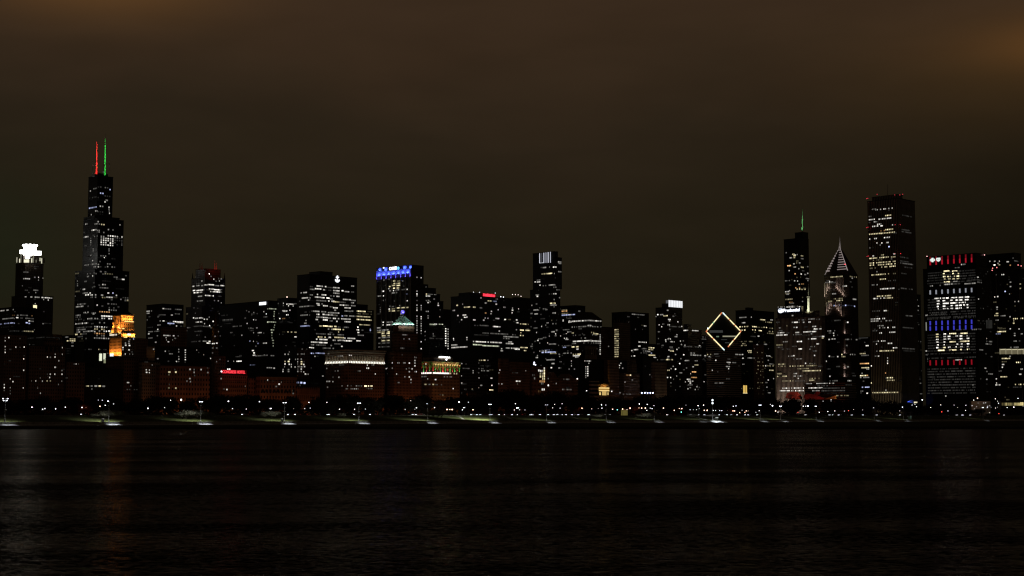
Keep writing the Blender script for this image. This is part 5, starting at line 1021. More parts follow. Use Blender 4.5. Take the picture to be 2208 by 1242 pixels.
B(OB, 'thin black block between the corniced building and the beehive tower', 'office building', ('W', 1500), [(826, 831, 846, 764)], M['black'], lit='795 834 838.5 .85 d;794 835 837 .8;782.5 836 839 .5;781 845 847 .9;806 834 838 .3')

# --- brown tower with glass beehive and blue beacon
b = B('beacon_tower', 'brown tower with teal lit pyramid roof and glowing blue glass globe', 'tower', ('W', MW), [(836, 850, 909, 758), (845, 857, 900, 718), (848, 858, 894, 702)], M['brick'], fh=3.7, bw=2.4, win_h=2.1,
  lit='722 867 880 .55 d;731 869 875 .45 d;731 881 884 .65;751 866 872 .55 d;765 866 868 .35;771 894 899 .55 d;777.5 893 896 .85;782.5 845 847 .95;782.5 855 862 .65 d;782.5 869 874 .75 d;783 881 884 .95;783 893 896 .85;789 893 896 .95;795.5 875 877 .65;795.5 887 890 1;794 881 883 .65;801.5 881 884 .85;801.5 894 899 .75 d;806.5 854 856 .85;812.5 869 875 .55 d;813 881 884 1;818.5 885 887 1;825 885 887 .65;825 857 862 .55;829.5 868 872 .55 d;794 845 847 .55;770 893 895 .6;808 857 859 .3')
q = b.tiers[2]; mw, mn = (q.W0+q.W1)/2, (q.N0+q.N1)/2; pY = (mw+mn)/R2; sc2 = pY/F
cop = M['copper']; px0 = 868.5
steps = [(17.2, 700.5, 698.3), (14.6, 698.3, 695.7), (12.3, 695.7, 693.1), (10.3, 693.1, 690.5), (8.6, 690.5, 688.2), (7.2, 688.2, 685.6)]
ctr = at(px0, 690, pY); cwn = WN(ctr)
for r_, yb, yt in steps:
    w = r_*sc2*1.08; z0_, z1_ = at(px0, yb, pY).z, at(px0, yt, pY).z
    m = MB(); m.gbox(cwn[0]-w, cwn[0]+w, cwn[1]-w*.86, cwn[1]+w*.86, z0_, z1_-.55); m.gbox(cwn[0]-w*1.04, cwn[0]+w*1.04, cwn[1]-w*.9, cwn[1]+w*.9, z1_-.55, z1_, bottom=True); m.build('roof_step', cop, b.root)
m = MB(); z0_, z1_ = at(px0, 685.6, pY).z, at(px0, 681.5, pY).z; w = 4.6*sc2; m.gbox(cwn[0]-w, cwn[0]+w, cwn[1]-w, cwn[1]+w, z0_, z1_)
m.build('lantern_base', cop, b.root)
m = MB(); zc = at(px0, 682.5, pY).z
for dw_, dn_ in ((-1, -1), (-1, 1), (1, -1)):
    m.ball(P(cwn[0]+dw_*4.2*sc2, cwn[1]+dn_*4.2*sc2, zc), 1.0*sc2, 8, 5)
m.build('finial', M['pale'], b.root)
p = at(868, 679, pY); m = MB(); m.cyl(at(868.4, 681.5, pY), at(868.4, 676.5, pY), 1.3, 1.0, 8); m.build('globe_stand', M['metal'], b.root)
m = MB(); m.ball(at(868.4, 672.8, pY), 4.4*sc2, 16, 10); m.build('glass_globe', glow((.16, .12, 1), .85), b.root)
for x, y, r_ in ((869, 673.2, 1.1), (866.6, 670.4, .7), (864.5, 677, .6)):
    m = MB(); m.ball(at(x, y, pY-4.6*sc2), r_*sc2, 8, 5); m.build('globe_lamp', glow((.85, .85, 1), 2.0), b.root)
TE = (.75, 1, .9)
for i in range(4):      # uplights along the east eave, three along the south eave
    n = cwn[1]+(-12+8*i)*sc2; a = P(cwn[0]-22.5*sc2, n, at(px0, 701, pY).z); light('AREA', a, TE if i > 1 else (1, 1, .95), 700, P(cwn[0]-12*sc2, n, at(px0, 692, pY).z), 3, sy=1)
for i in range(3):
    w = cwn[0]+(-10+9*i)*sc2; a = P(w, cwn[1]-20*sc2, at(px0, 701, pY).z); light('AREA', a, (1, 1, .95), 650, P(w, cwn[1]-11*sc2, at(px0, 692, pY).z), 3, sy=1)
for i, x in enumerate((854, 858.8, 867.5, 872.5, 878, 883.8)):
    m = MB(); m.ball(at(x, 699.3, pY-19*sc2), 1.6*sc2, 8, 5); m.build('eave_lamp', glow((.9, 1, .95), 1.1), b.root)
for x in (849, 899): b.slab('corner_pier', x-1 if x < 860 else 893, 704, x+1 if x < 860 else 895, 716, M['tan'], .8, .7)

# --- red and green column-lit building
b = B('columned_building', 'classical lakefront building with red and green uplit columns', 'office building', ('W', MW), [(904, 931.5, 991, 779), (912, 933, 976, 769.5, 12)], M['tan'], fh=4.2, bw=2.55, win_h=2.0,
  lit='812 908 920 .55 d;812.5 958 974 .65 d;818.5 937 941 1;817 922 923 .85;829 912 918 .75y d;829 923 928 .45;829 932 936 1y;829.5 938 952 .45 d;838 976 978 1.1;785 917.5 919.5 1;851 948 951 .3;852 953 960 .6y d .6')
q = b.tiers[0]
m = MB(); m.gbox(q.W0-1.6, q.W1+1, q.N0-1.6, q.N1+1, q.z1-1.1, q.z1-.05, bottom=True); m.build('cornice', M['pale'], b.root)
cR, cG = (1, .03, .04), (.12, 1, .16)
zc0, zc1 = b.hit(960, 803)[4], b.hit(960, 787)[4]; zw = b.hit(960, 806.5)[4]
colm = plain('fluted_pale_column', (.62, .58, .50), .8, var=.1)
nC = 12; dn = (q.N1-q.N0-1.6)/(nC-1)
for i in range(nC):
    N = q.N0+.8+dn*i; c = cR if i % 2 == 0 else cG
    m = MB(); m.cyl(P(q.W0-.9, N, zc0), P(q.W0-.9, N, zc1), .62, .55, 8, cap=False); m.build('column', colm, b.root)
    m = MB(); m.gbox(q.W0-1.5, q.W0-.2, N-.85, N+.85, zc1, zc1+.9, bottom=True); m.build('capital', M['pale'], b.root)
    light('SPOT', P(q.W0-2.6, N-.5, zc0-.5), c, 2600, P(q.W0-.9, N, zc0+9), .15, 60, .6)
    if i < nC-1 and i != 0: light('POINT', P(q.W0-1.9, N, zc1+1.2), (1, .82, .42), 70, size=.3)
for i in range(4):
    W = q.W0+(q.W1-q.W0)*(i+.6)/4.3; c = (cG, cR)[i % 2]
    m = MB(); m.cyl(P(W, q.N0-.9, zc0), P(W, q.N0-.9, zc1), .62, .55, 8, cap=False); m.build('column', colm, b.root)
    light('SPOT', P(W, q.N0-2.6, zc0-.5), c, 2600, P(W, q.N0-.9, zc0+9), .15, 60, .6)
rw = glow((1, .9, .84), 1.5); rw2 = glow((1, .8, .5), .5)
for i in range(nC*2-2):
    N = q.N0+1.2+dn*(i+.25)/2; m = MB(); m.gbox(q.W0-.5, q.W0-.2, N, N+dn*.36, zw, zc0-.2, bottom=True)
    if i < 15 or i in (17, 19): m.build('ledge_window', rw if i < 13 else rw2, b.root)
for i in range(7):
    W = q.W0+(q.W1-q.W0)*(i+.2)/7; m = MB(); m.gbox(W, W+(q.W1-q.W0)*.09, q.N0-.5, q.N0-.2, zw, zc0-.2, bottom=True); m.build('ledge_window', rw, b.root)
m = MB(); m.gbox(q.W0-2.0, q.W1, q.N0-2.0, q.N1, zw-1.2, zw-.2, bottom=True); m.build('ledge', M['tan'], b.root)
light('AREA', P(q.W0-2.2, (q.N0+q.N1)/2, zc1-1), (1, .70, .25), 900, P(q.W0-.5, (q.N0+q.N1)/2, q.z1), q.N1-q.N0, sy=.6).rotation_euler = (Matrix.Rotation(math.pi/4, 4, 'Z') @ Matrix.Rotation(math.radians(168), 4, 'X')).to_euler()
b.text('sign_letters', 'MOTOROLA', 945.4, 970, 768.0, 772.0, 768.9, glow((1, 1, .98), 2.4), q=b.tiers[1], face='R', out=.9)
b.beacon(962.6, 775.3, (q.W0+q.N0)/R2+22, 1.1, (.9, .92, 1), 5)
B(OB, 'dark glass block right of the column lit building', 'office building', ('W', 1484), [(988, 994, 1032, 779)], M['glassgrid'], fh=4, bw=2.6,
  lit='784 994 997 .55;785 999 1007 .45 d;794.5 995 1012 .45 d;799.5 1019 1021 .85;804 1019 1021 .75;810.5 994 996 .75;826 994 997 .65;839.5 1001 1012 .45 d;839 1017 1019 .75y', rnd=[('R', 785, 850, .10, .26)])
B('small_building', 'low blank brick building lit orange from the street', 'small building', ('W', 1450), [(1006, 1008, 1027, 844)], M['brick'])
B(OB, 'dim glass office block with a bright ground floor corner window', 'office building', ('W', 1490), [(1026, 1031, 1066, 774)], M['glassgrid'], fh=4, bw=2.6,
  lit='777 1032 1036 .8y;777 1037 1040 .85y;776.8 1042 1047 .95y;777 1051 1053 .7;783 1031 1033 .45;795 1032 1050 .4 d;799.5 1038 1055 .65 d;804 1031 1033 .5;815 1031 1034 .7;815.5 1057 1062 .75;831 1035 1040 .6;831 1059 1062 .95;841 1056 1063 1.1y 1;836 1031 1033 .5;789 1034 1060 .3 d', rnd=[('R', 780, 850, .16, .25)])
B(OB, 'wide black block filling the gap behind the brown lakefront towers', 'office building', ('W', 1570), [(1062, 1075, 1150, 760)], M['black'], rnd=[('LR', 765, 800, .01, .3)])
B('tower_block', 'slim reddish brown lakefront tower, left of the gabled clubs', 'office building', ('W', MW), [(1074, 1080, 1097, 773)], M['brick'], fh=3.7, bw=2.3, lit='798 1077 1079 .95;804 1075 1077 .75;827.5 1075 1076.5 .65;828 1081 1083 .85')
B(OB, 'broad reddish brown lakefront block with a short row of white windows', 'office building', ('W', MW), [(1094, 1099, 1143, 780)], M['brick'], fh=3.8, bw=2.3, lit='799.5 1132 1136 .85 d;804 1105 1117 .3;822 1109 1122 1.05 d .92;828.5 1115 1120 .55 d;798 1100 1103 .2')
b = B(OB, 'reddish block with a bright grid of tall windows', 'office building', ('W', MW), [(1140, 1147, 1181, 790)], M['brick'], fh=5.6, bw=2.9, win_h=3.4,
  lit='794.5 1172 1175 1;799 1160 1163.5 1;800 1164 1167.5 1;800 1168 1171 1;799.5 1172 1175 .95y;806 1163.5 1166.7 .95y;806 1168 1171 .75y;805.5 1172 1175 1.2y;812 1163.5 1166.7 .85y;812 1168 1171 .85y;811.5 1172 1175 1y;817 1169 1171 .8y;817 1172 1175 .85y;822.5 1163 1175 .95o d .99;827 1164 1174 .45 d;840 1168 1170 1.1;840 1172 1174 1.1;844 1160 1165 .5o d;809 1150 1155 .35 d;816 1151 1154 .5')
for x, y in ((1154.5, 786.6), (1151.3, 785.2), (1152, 781.6)): b.beacon(x, y, (b.tiers[0].W0+b.tiers[0].N0)/R2+30, 1.1, (.82, .85, 1), 2.2)
b = B('club_building', 'long reddish club building with two steep gables', 'club building', ('W', MW), [(1180, 1184, 1246, 815)], M['brick'], fh=4, bw=2.6, win_h=2.3,
  lit='816.5 1181 1183.5 .5;818 1205 1238 .55 d .6;827 1196 1204 .75 d;840 1212 1232 .55 d;831 1181 1184 1.4;845 1190 1196 .2;836 1220 1228 .2')
b.beacon(1244.7, 816.7, None, .9, (1, .9, .8), 3)
q = b.tiers[0]
for pxa, pxb, yp in ((1184, 1203, 802), (1217, 1238, 806)):
    na, nb_ = onW(pxa, q.W0, 815), onW(pxb, q.W0, 815); zp = at((pxa+pxb)/2, yp, (q.W0+(na+nb_)/2)/R2).z; w1 = q.W0+16
    m = MB(); A1, A2, A3 = P(q.W0-.4, na, q.z1), P(q.W0-.4, nb_, q.z1), P(q.W0-.4, (na+nb_)/2, zp); C1, C2, C3 = P(w1, na, q.z1), P(w1, nb_, q.z1), P(w1, (na+nb_)/2, zp)
    m.face([A1, A2, A3], [(0, 0), (6, 0), (3, 3)]); m.face([A2, C2, C3, A3]); m.face([C1, A1, A3, C3]); m.face([C2, C1, C3]); m.build('gable', M['brick'], b.root)
    b.slab('gable_window', (pxa+pxb)/2-4, 810, (pxa+pxb)/2-2.4, 812, glow((1, .9, .8), .08), .6) if False else None
B('apartment_tower', 'pale gothic tower with dark vertical slots right of the gabled clubs', 'tower', ('W', 1600), [(1261, 1268, 1287, 746)], M['tan'], fh=18, bw=4.2, lit='')
B(OB, 'black block with twin columns of white windows above the gold portico', 'office building', ('W', 1545), [(1239, 1252, 1302, 775)], M['black'], fh=4, bw=2.6,
  lit=';'.join('%g 1262 1264.3 .75;%g 1266 1268.6 1' % (y, y) for y in (791, 795.8, 800.6, 805.4, 810.2))+';778.5 1260 1275 .85 d .8;783.5 1268 1271 .65;814 1262 1264 .6')
B(OB, 'dark block with a faint column of windows behind the gabled clubs', 'office building', ('W', 1530), [(1197, 1208, 1249, 772)], M['dark'], lit='780 1208 1211 .55;778.5 1231 1233 .75;784 1231 1233 .65;789 1231 1233 .75;793.5 1204 1210 .65;796 1226 1228 .55;796 1237 1240 .55;785 1214 1217 .3', rnd=[('R', 775, 815, .04, .3)])
b = B(OB, 'small red block with pale horizontal ledges left of the gold portico', 'office building', ('W', MW), [(1270, 1273.5, 1292, 822)], M['bands'], fh=5.5, bw=3)
b = B('club_building', 'small hall with a brilliantly lit golden portico', 'hall', ('W', MW), [(1289, 1291, 1313, 828)], M['tan'], fh=4, bw=3)
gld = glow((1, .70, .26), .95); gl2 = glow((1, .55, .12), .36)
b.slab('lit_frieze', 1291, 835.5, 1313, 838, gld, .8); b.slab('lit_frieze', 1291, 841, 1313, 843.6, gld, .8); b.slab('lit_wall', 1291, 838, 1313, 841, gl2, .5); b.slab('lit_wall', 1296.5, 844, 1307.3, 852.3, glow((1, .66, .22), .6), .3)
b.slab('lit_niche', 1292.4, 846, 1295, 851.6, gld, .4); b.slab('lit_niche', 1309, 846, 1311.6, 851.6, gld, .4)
for x in (1295.6, 1307.6): b.slab('column', x, 844, x+1.1, 853, M['dark_stone'], 1.2, .9)
h = b.hit(1302, 834); light('AREA', b.pos(h[1], 'R', h[3], h[4]-1, 2.5), (1, .5, .1), 500, b.pos(h[1], 'R', h[3], h[4]+4, 0), 10, sy=.5)
B(OB, 'tall narrow brown block with a fine grid right of the gold portico', 'office building', ('W', MW), [(1310, 1313.5, 1335, 776)], M['tan'], fh=4.2, bw=2.1, lit='844 1318 1320 1.1')
b = B('domed_building', 'brown block crowned by a small stepped cupola', 'office building', ('W', 1478), [(1335, 1345, 1379, 805), (1357, 1362, 1373, 784, 10), (1360, 1363.5, 1371, 774, 13)], M['tan'], fh=3.9, bw=2.3, lit='809 1350 1362 .75o d;809 1358 1361 1y;819.5 1362 1365 .65;824 1346 1349 .75;850 1345 1360 .45 d;847 1336 1338 .7')
B(OB, 'black block between the cupola and the pale gridded block', 'office building', ('W', 1560), [(1374, 1386, 1414, 772)], M['black'], lit='808 1400 1402 .65;783.5 1404 1406 .75;817 1407 1411 .55;790 1390 1393 .2', rnd=[('R', 780, 840, .01, .3)])
B(OB, 'dark block with a few scattered lights behind the fine gridded brown block', 'office building', ('W', 1530), [(1318, 1328, 1352, 778)], M['black'], lit='783.5 1337 1340 .85;788 1334 1337 .85;793 1333 1336 1;794 1341 1344 .65')
b = B('pale_building', 'pale stone block with a regular window grid, brightest wall in its row', 'office building', ('W', 1478), [(1404, 1412, 1437.5, 780)], M['stone'], fh=4.6, bw=2.75)
hb = b.hit(1425, 840); light('SPOT', b.pos(hb[1], 'R', hb[3], 8, 34), (1, .82, .55), .2*34*34*4*math.pi, b.pos(hb[1], 'R', hb[3], 45, 0), 1, 110, .8)
# canopy with blue-white lamps
N0, N1 = onW(1380, 1452), onW(1413, 1452); zc = at(1396, 849.5, (1452+N0)/R2).z
r = empty('bus_canopy', P(1452, (N0+N1)/2, 5.8), 'long canopy carrying five bluish white lamps', 'canopy')
m = MB(); m.gbox(1450, 1456, N0, N1, zc-.5, zc, bottom=True); m.build('canopy_roof', M['pale'], r)
for f in (.05, .35, .65, .95): n = N0+(N1-N0)*f; m = MB(); m.gbox(1452.6, 1453.1, n, n+.5, 5.8, zc-.5); m.build('post', M['metal'], r)
for x in (1384, 1390.5, 1396.4, 1402.2, 1407.8): m = MB(); m.ball(at(x, 847.2, (1450+onW(x, 1450))/R2), 1.0, 8, 6); m.build('lamp_globe', glow((.6, .66, 1), 4.5), r)
# ================================================================ WATER, SHORE, PARK
WS = 803.0                                   # the seawall line (metres west)
NA, NB = -900.0, 3600.0
def water_mat():
    k = NT('lake_water')
    tc = k.n('ShaderNodeTexCoord')
    def wave(scale, stretch, rot, detail, dist):
        mp = k.n('ShaderNodeMapping'); mp.inputs['Rotation'].default_value = (0, 0, math.radians(rot)); mp.inputs['Scale'].default_value = (scale, scale*stretch, scale)
        k.l(tc.outputs['Object'], mp.inputs['Vector'])
        n = k.n('ShaderNodeTexNoise'); n.inputs['Scale'].default_value = 1; n.inputs['Detail'].default_value = detail; n.inputs['Distortion'].default_value = dist
        n.inputs['Roughness'].default_value = .6
        k.l(mp.outputs[0], n.inputs['Vector']); return n.outputs[0]
    a = wave(2.6, .95, 12, 4, .5); c = wave(.7, 1.8, -9, 4, .4); g = wave(.020, 3.0, 6, 3, .3)
    hgt = k.math('ADD', k.math('MULTIPLY', a, .22), k.math('MULTIPLY', c, .62))
    gm = k.n('ShaderNodeMapRange'); gm.inputs[1].default_value = .35; gm.inputs[2].default_value = .65; gm.inputs[3].default_value = .6; gm.inputs[4].default_value = 1.2; k.l(g, gm.inputs[0])
    bp = k.n('ShaderNodeBump'); bp.inputs['Distance'].default_value = 1.6; bp.inputs['Strength'].default_value = 1.0
    k.l(k.math('MULTIPLY', hgt, gm.outputs[0]), bp.inputs['Height'])
    # a choppy surface seen along the water hides most of its own mirror slopes: low reflectance, broad lobe
    gl = k.n('ShaderNodeBsdfGlossy'); gl.inputs['Roughness'].default_value = .17
    cr = k.n('ShaderNodeMapRange'); cr.inputs[1].default_value = .42; cr.inputs[2].default_value = .62; cr.inputs[3].default_value = .02; cr.inputs[4].default_value = .52; k.l(k.math('ADD', k.math('MULTIPLY', a, .62), k.math('MULTIPLY', k.math('MULTIPLY', c, .38), gm.outputs[0])), cr.inputs[0])  # ripple glints and dark troughs put into the reflection colour
    vm = k.n('ShaderNodeVectorMath'); vm.operation = 'SCALE'; vm.inputs[0].default_value = (1, .93, .82); k.l(cr.outputs[0], vm.inputs['Scale'])
    k.l(vm.outputs[0], gl.inputs['Color']); k.l(bp.outputs[0], gl.inputs['Normal'])
    df = k.n('ShaderNodeBsdfDiffuse'); df.inputs['Color'].default_value = (.006, .006, .005, 1)
    ad = k.n('ShaderNodeAddShader'); k.l(gl.outputs[0], ad.inputs[0]); k.l(df.outputs[0], ad.inputs[1]); k.l(ad.outputs[0], k.out.inputs[0]); return k.m
def ice_mat():
    k = NT('frozen_harbour'); b = k.n('ShaderNodeBsdfDiffuse')
    tc = k.n('ShaderNodeTexCoord'); n = k.n('ShaderNodeTexNoise'); n.inputs['Scale'].default_value = .05; n.inputs['Detail'].default_value = 6; k.l(tc.outputs['Object'], n.inputs['Vector'])
    r = k.n('ShaderNodeValToRGB'); r.color_ramp.elements[0].color = (.09, .09, .055, 1); r.color_ramp.elements[1].color = (.22, .22, .15, 1)
    r.color_ramp.elements[0].position = .35; r.color_ramp.elements[1].position = .7
    k.l(n.outputs[0], r.inputs[0]); k.l(r.outputs[0], b.inputs['Color']); k.l(b.outputs[0], k.out.inputs[0]); return k.m
def sheet(name, pts, mat):
    m = MB(); m.face(pts); return tag(m.build(name, mat), kind='structure')
YB = 652.0
tag_w = sheet('lake_water', [Vector((-4000, -600, 0)), Vector((4000, -600, 0)), Vector((4000, YB+3, 0)), Vector((-4000, YB+3, 0))], water_mat())
# harbour behind the breakwater: thin grey ice up to the shore
def lineY(X): return X+R2*(WS-1)
m = MB(); m.face([Vector((-4000, YB+3, .12)), Vector((4000, YB+3, .12)), Vector((4000, 5200, .12)), Vector((4000-R2*(WS-1)-60, 4000-60, .12)) if False else Vector((3998, 3998+R2*(WS-1), .12)), Vector((-480, -480+R2*(WS-1), .12))])
tag(m.build('harbour_ice', ice_mat()), kind='structure')
# breakwater of rough stone across the harbour mouth
random.seed(3); m = MB(); xs = [-330+6.0*i for i in range(112)]
prof = []
for x in xs:
    t = .95+.22*random.random(); w = 2.2+random.random(); y = YB+(random.random()-.5)*.8
    prof.append([Vector((x, y-3.4-random.random(), -.3)), Vector((x, y-w*.6, t*.8)), Vector((x, y-.6, t)), Vector((x, y+1.4, t)), Vector((x, y+4.5, -.3))])
for a, c in zip(prof, prof[1:]):
    for i in range(4): m.face([a[i], c[i], c[i+1], a[i+1]])
tag(m.build('breakwater', plain('wet_dark_rock', (.035, .033, .03), .9, var=.5, scale=.5)), 'long low stone breakwater between open water and harbour ice', 'breakwater')

# seawall, promenade, sloping lawn, shore road, park ground
concrete = M['concrete_plain']
m = MB(); m.gbox(WS, WS+1.2, NA, NB, -1, 2.15); tag(m.build('seawall', concrete), 'straight concrete seawall along the lit lakefront promenade', 'seawall')
sheet('promenade', [P(WS+1.2, NA, 2.12), P(WS+5.5, NA, 2.12), P(WS+5.5, NB, 2.12), P(WS+1.2, NB, 2.12)][::-1], concrete)
lawn_m = plain('winter_lawn', (.085, .105, .030), .95, var=.45, scale=.25)
m = MB()
prof = [(WS+5.5, 2.10), (WS+14, 2.7), (WS+30, 4.1), (WS+48, 5.5), (WS+62, 5.9)]
for (w0, z0), (w1, z1) in zip(prof, prof[1:]):
    for i in range(45):
        n0, n1 = NA+(NB-NA)*i/45, NA+(NB-NA)*(i+1)/45; m.face([P(w0, n0, z0), P(w0, n1, z0), P(w1, n1, z1), P(w1, n0, z1)])
tag(m.build('lawn', lawn_m), kind='structure')
def roadm():
    return plain('asphalt', (.05, .05, .052), .85, var=.2, scale=.4)
sheet('shore_road', [P(WS+62, NA, 5.88), P(WS+62, NB, 5.88), P(WS+95, NB, 5.88), P(WS+95, NA, 5.88)], roadm())
for w, nm in ((WS+62, 'kerb'), (WS+94.8, 'kerb'), (WS+78, 'median_kerb')):
    m = MB(); m.gbox(w-.2, w+.2, NA, NB, 5.7, 6.0); tag(m.build(nm, concrete), kind='structure')
m = MB()
for w in (WS+66, WS+70, WS+74, WS+82, WS+86, WS+90):
    n = 0.0
    while n < 1900: m.face([P(w, n, 5.884), P(w, n+3, 5.884), P(w+.15, n+3, 5.884), P(w+.15, n, 5.884)]); n += 12
tag(m.build('lane_markings', plain('road_paint', (.7, .7, .68))), kind='structure')
sheet('park_ground', [P(WS+95, NA, 5.8), P(WS+95, NB, 5.8), P(12000, 12000, 5.8), P(12000, -9000, 5.8)], plain('park_ground', (.035, .037, .02), .95, var=.4, scale=.05))
m = MB()       # apron of broken stone and shore ice below the seawall
random.seed(8); prof = []; n = 150.0
while n < 1750:
    j = lambda s: (random.random()-.5)*s
    prof.append([P(WS+.05, n, .95+j(.15)), P(WS-1.0+j(.4), n, .75+j(.3)), P(WS-2.1+j(.5), n, .5+j(.3)), P(WS-3.3+j(.8), n, .2+j(.15)), P(WS-4.4+j(1), n, -.05)])
    n += 1.6
for a, c in zip(prof, prof[1:]):
    for i in range(4): m.face([a[i+1], c[i+1], c[i], a[i]])
tag(m.build('shore_apron', plain('icy_rubble', (.62, .63, .62), .75, var=.35, scale=.6)), kind='structure')
# paths that cross the lawn
pm = plain('path_concrete', (.40, .39, .36), .9)
def zlawn(w):
    for (w0, z0), (w1, z1) in zip(prof_l, prof_l[1:]):
        if w0 <= w <= w1: return z0+(z1-z0)*(w-w0)/(w1-w0)
    return 5.9
prof_l = [(WS+5.5, 2.10), (WS+14, 2.7), (WS+30, 4.1), (WS+48, 5.5), (WS+62, 5.9)]
def path(pts, width=2.4):
    m = MB()
    for (w0, n0), (w1, n1) in zip(pts, pts[1:]):
        for i in range(6):
            f0, f1 = i/6, (i+1)/6; a = (w0+(w1-w0)*f0, n0+(n1-n0)*f0); c = (w0+(w1-w0)*f1, n0+(n1-n0)*f1)
            m.face([P(a[0], a[1]-width/2, zlawn(a[0])+.03), P(a[0], a[1]+width/2, zlawn(a[0])+.03), P(c[0], c[1]+width/2, zlawn(c[0])+.03), P(c[0], c[1]-width/2, zlawn(c[0])+.03)])
    tag(m.build('lawn_path', pm), kind='structure')
for px in (1000, 1105, 1250, 1520, 1650):
    n0 = onW(px, WS+8); path([(WS+6, n0), (WS+40, n0+26), (WS+61, n0+30)])

# ---------------------------------------------------------------- trees
bark = plain('dark_bark', (.045, .036, .028), .95, var=.3, scale=.8)
twig = plain('bare_twigs', (.040, .034, .026), .95, var=.5, scale=.5)
twig_pale = plain('pale_bare_twigs', (.24, .235, .19), .95, var=.4, scale=.5)
def make_tree(name, h, spread, nleaf, seed, mats, low=.25, leaf=.55):
    rd = random.Random(seed); root = empty(name, (0, 0, 0)); m = MB()
    m.cyl((0, 0, -.3), (0, 0, h*low), h*.022, h*.017, 7)
    tips = []
    for i in range(7):
        a = 2*math.pi*i/7+rd.random()*.7; r = spread*(.35+.35*rd.random()); p0 = Vector((0, 0, h*(low*.75+.05*rd.random()*low)))
        p1 = Vector((r*.45*math.cos(a), r*.45*math.sin(a), h*(low+.15+.12*rd.random()))); p2 = Vector((r*math.cos(a), r*math.sin(a), h*(.6+.3*rd.random())))
        m.cyl(p0, p1, h*.012, h*.008, 5, cap=False); m.cyl(p1, p2, h*.008, h*.002, 5, cap=False); tips += [p1.lerp(p2, .4), p2]
        for k in range(2):
            q = p1.lerp(p2, .3+.5*rd.random())+Vector(((rd.random()-.5)*spread*.5, (rd.random()-.5)*spread*.5, h*.12*rd.random())); m.cyl(p1.lerp(p2, .3), q, h*.004, h*.0015, 4, cap=False); tips.append(q)
    m.cyl((0, 0, h*low), (rd.random()*.5, rd.random()*.5, h*.86), h*.016, h*.003, 6, cap=False); tips.append(Vector((0, 0, h*.86)))
    m.build('trunk', mats[0], root)
    c = MB()
    for i in range(nleaf):
        t = rd.choice(tips); s = spread*.26
        p = t+Vector((rd.gauss(0, s*.62), rd.gauss(0, s*.62), rd.gauss(0, h*.075)))
        if p.z < h*low*.9: p.z = h*low*.9+rd.random()*h*.1
        p.z = min(p.z, h)
        d = Vector((rd.gauss(0, 1), rd.gauss(0, 1), rd.gauss(0, .8))).normalized(); e = d.cross(Vector((rd.random()-.5, rd.random()-.5, rd.random()-.5))).normalized()
        L, w = leaf*rd.uniform(.7, 1.7), leaf*rd.uniform(.25, .6)
        c.face([p-d*L, p+e*w, p+d*L, p-e*w])
    c.build('crown', mats[1], root); return root
protos = [make_tree('park_tree', 19, 9.5, 1150, 20+i, (bark, twig), .14, .95) for i in range(5)]
kms = [kidmap(p) for p in protos]; used = [False]*5
random.seed(31)
def ytop_at(px):
    prof = [(-50, 856), (180, 851), (280, 854), (340, 850), (455, 853), (480, 845), (512, 841), (545, 848), (560, 851), (640, 853), (690, 854), (700, 849), (840, 849), (905, 847), (930, 852), (990, 855), (1060, 842), (1110, 834), (1150, 848), (1210, 842), (1250, 849), (1290, 858), (1335, 855), (1400, 852), (1450, 848), (1530, 851), (1600, 855), (1680, 855), (1740, 857), (1800, 856), (1870, 852), (1905, 853), (1935, 862), (1990, 863), (2060, 866), (2120, 874), (2260, 876)]
    for (a, ya), (c, yc) in zip(prof, prof[1:]):
        if a <= px <= c: return ya+(yc-ya)*(px-a)/(c-a)
    return 860
LBL = {0: ('dark bare park tree in the front rank behind the shore road', 'front rank of park trees'), 1: ('dark bare park tree in the middle rank of the park', 'middle rank of park trees'), 2: ('dark bare park tree in the rear rank before the avenue buildings', 'rear rank of park trees')}
ntree = 0
for rank, (W, sp) in enumerate(((930, 17.5), (1090, 16), (1330, 15))):
    n = onW(-70, W); n_end = onW(2290, W)
    n_end = min(n_end, 1960 if rank else 2100)
    while n < n_end:
        w = W+random.uniform(-25, 25) if rank else W+random.uniform(-8, 22)
        nn = n+random.uniform(-4, 4); pos = P(w, nn, 5.7); t = pos.x/pos.y; px = CX+F*t
        if not (-80 < px < 2290): n += sp; continue
        if rank == 0 and (960 < px < 1130 or 1250 < px < 1660) and random.random() < .75: n += sp; continue
        k, top = tk(px, ytop_at(px)+(2.5 if rank == 2 else (6 if rank == 1 else 13))+abs(random.gauss(0, 4)))[1], None
        hgt = H+k*pos.y-5.7
        hgt = max(8, min(hgt, 30)); i = random.randrange(5)
        if not used[i]: o = protos[i]; used[i] = True
        else: o = copy_tree(protos[i], None, kms[i])
        s = hgt/18.4; o.location = pos; o.rotation_euler = (0, 0, random.uniform(0, 6.28)); sx = max(s, .72)*random.uniform(.95, 1.25)
        o.scale = (sx, sx, s); tag(o, LBL[rank][0], 'tree', LBL[rank][1]); ntree += 1; n += sp*random.uniform(.8, 1.2)
print('trees', ntree)
# undergrowth that closes the park off below the crowns
m = MB(); rd = random.Random(9)
for W, dens, hh in ((945, 420, 2.2), (1010, 700, 3.2), (1180, 1500, 4.5), (1385, 3800, 7.5)):
    a_, c_ = onW(-60, W), min(onW(2280, W), 1960)
    for i in range(dens):
        n = rd.uniform(a_, c_); w = W+rd.uniform(-12, 12); z = 5.7+hh*rd.random()**1.2; s = rd.uniform(1.2, 2.6)
        d = Vector((rd.gauss(0, 1), rd.gauss(0, 1), rd.gauss(0, .7))).normalized(); x = d.cross(Vector((rd.random()-.5, rd.random()-.5, rd.random()-.5))).normalized(); p = P(w, n, z)
        m.face([p-d*s, p+x*s*.6, p+d*s, p-x*s*.6])
tag(m.build('undergrowth', twig), kind='stuff')
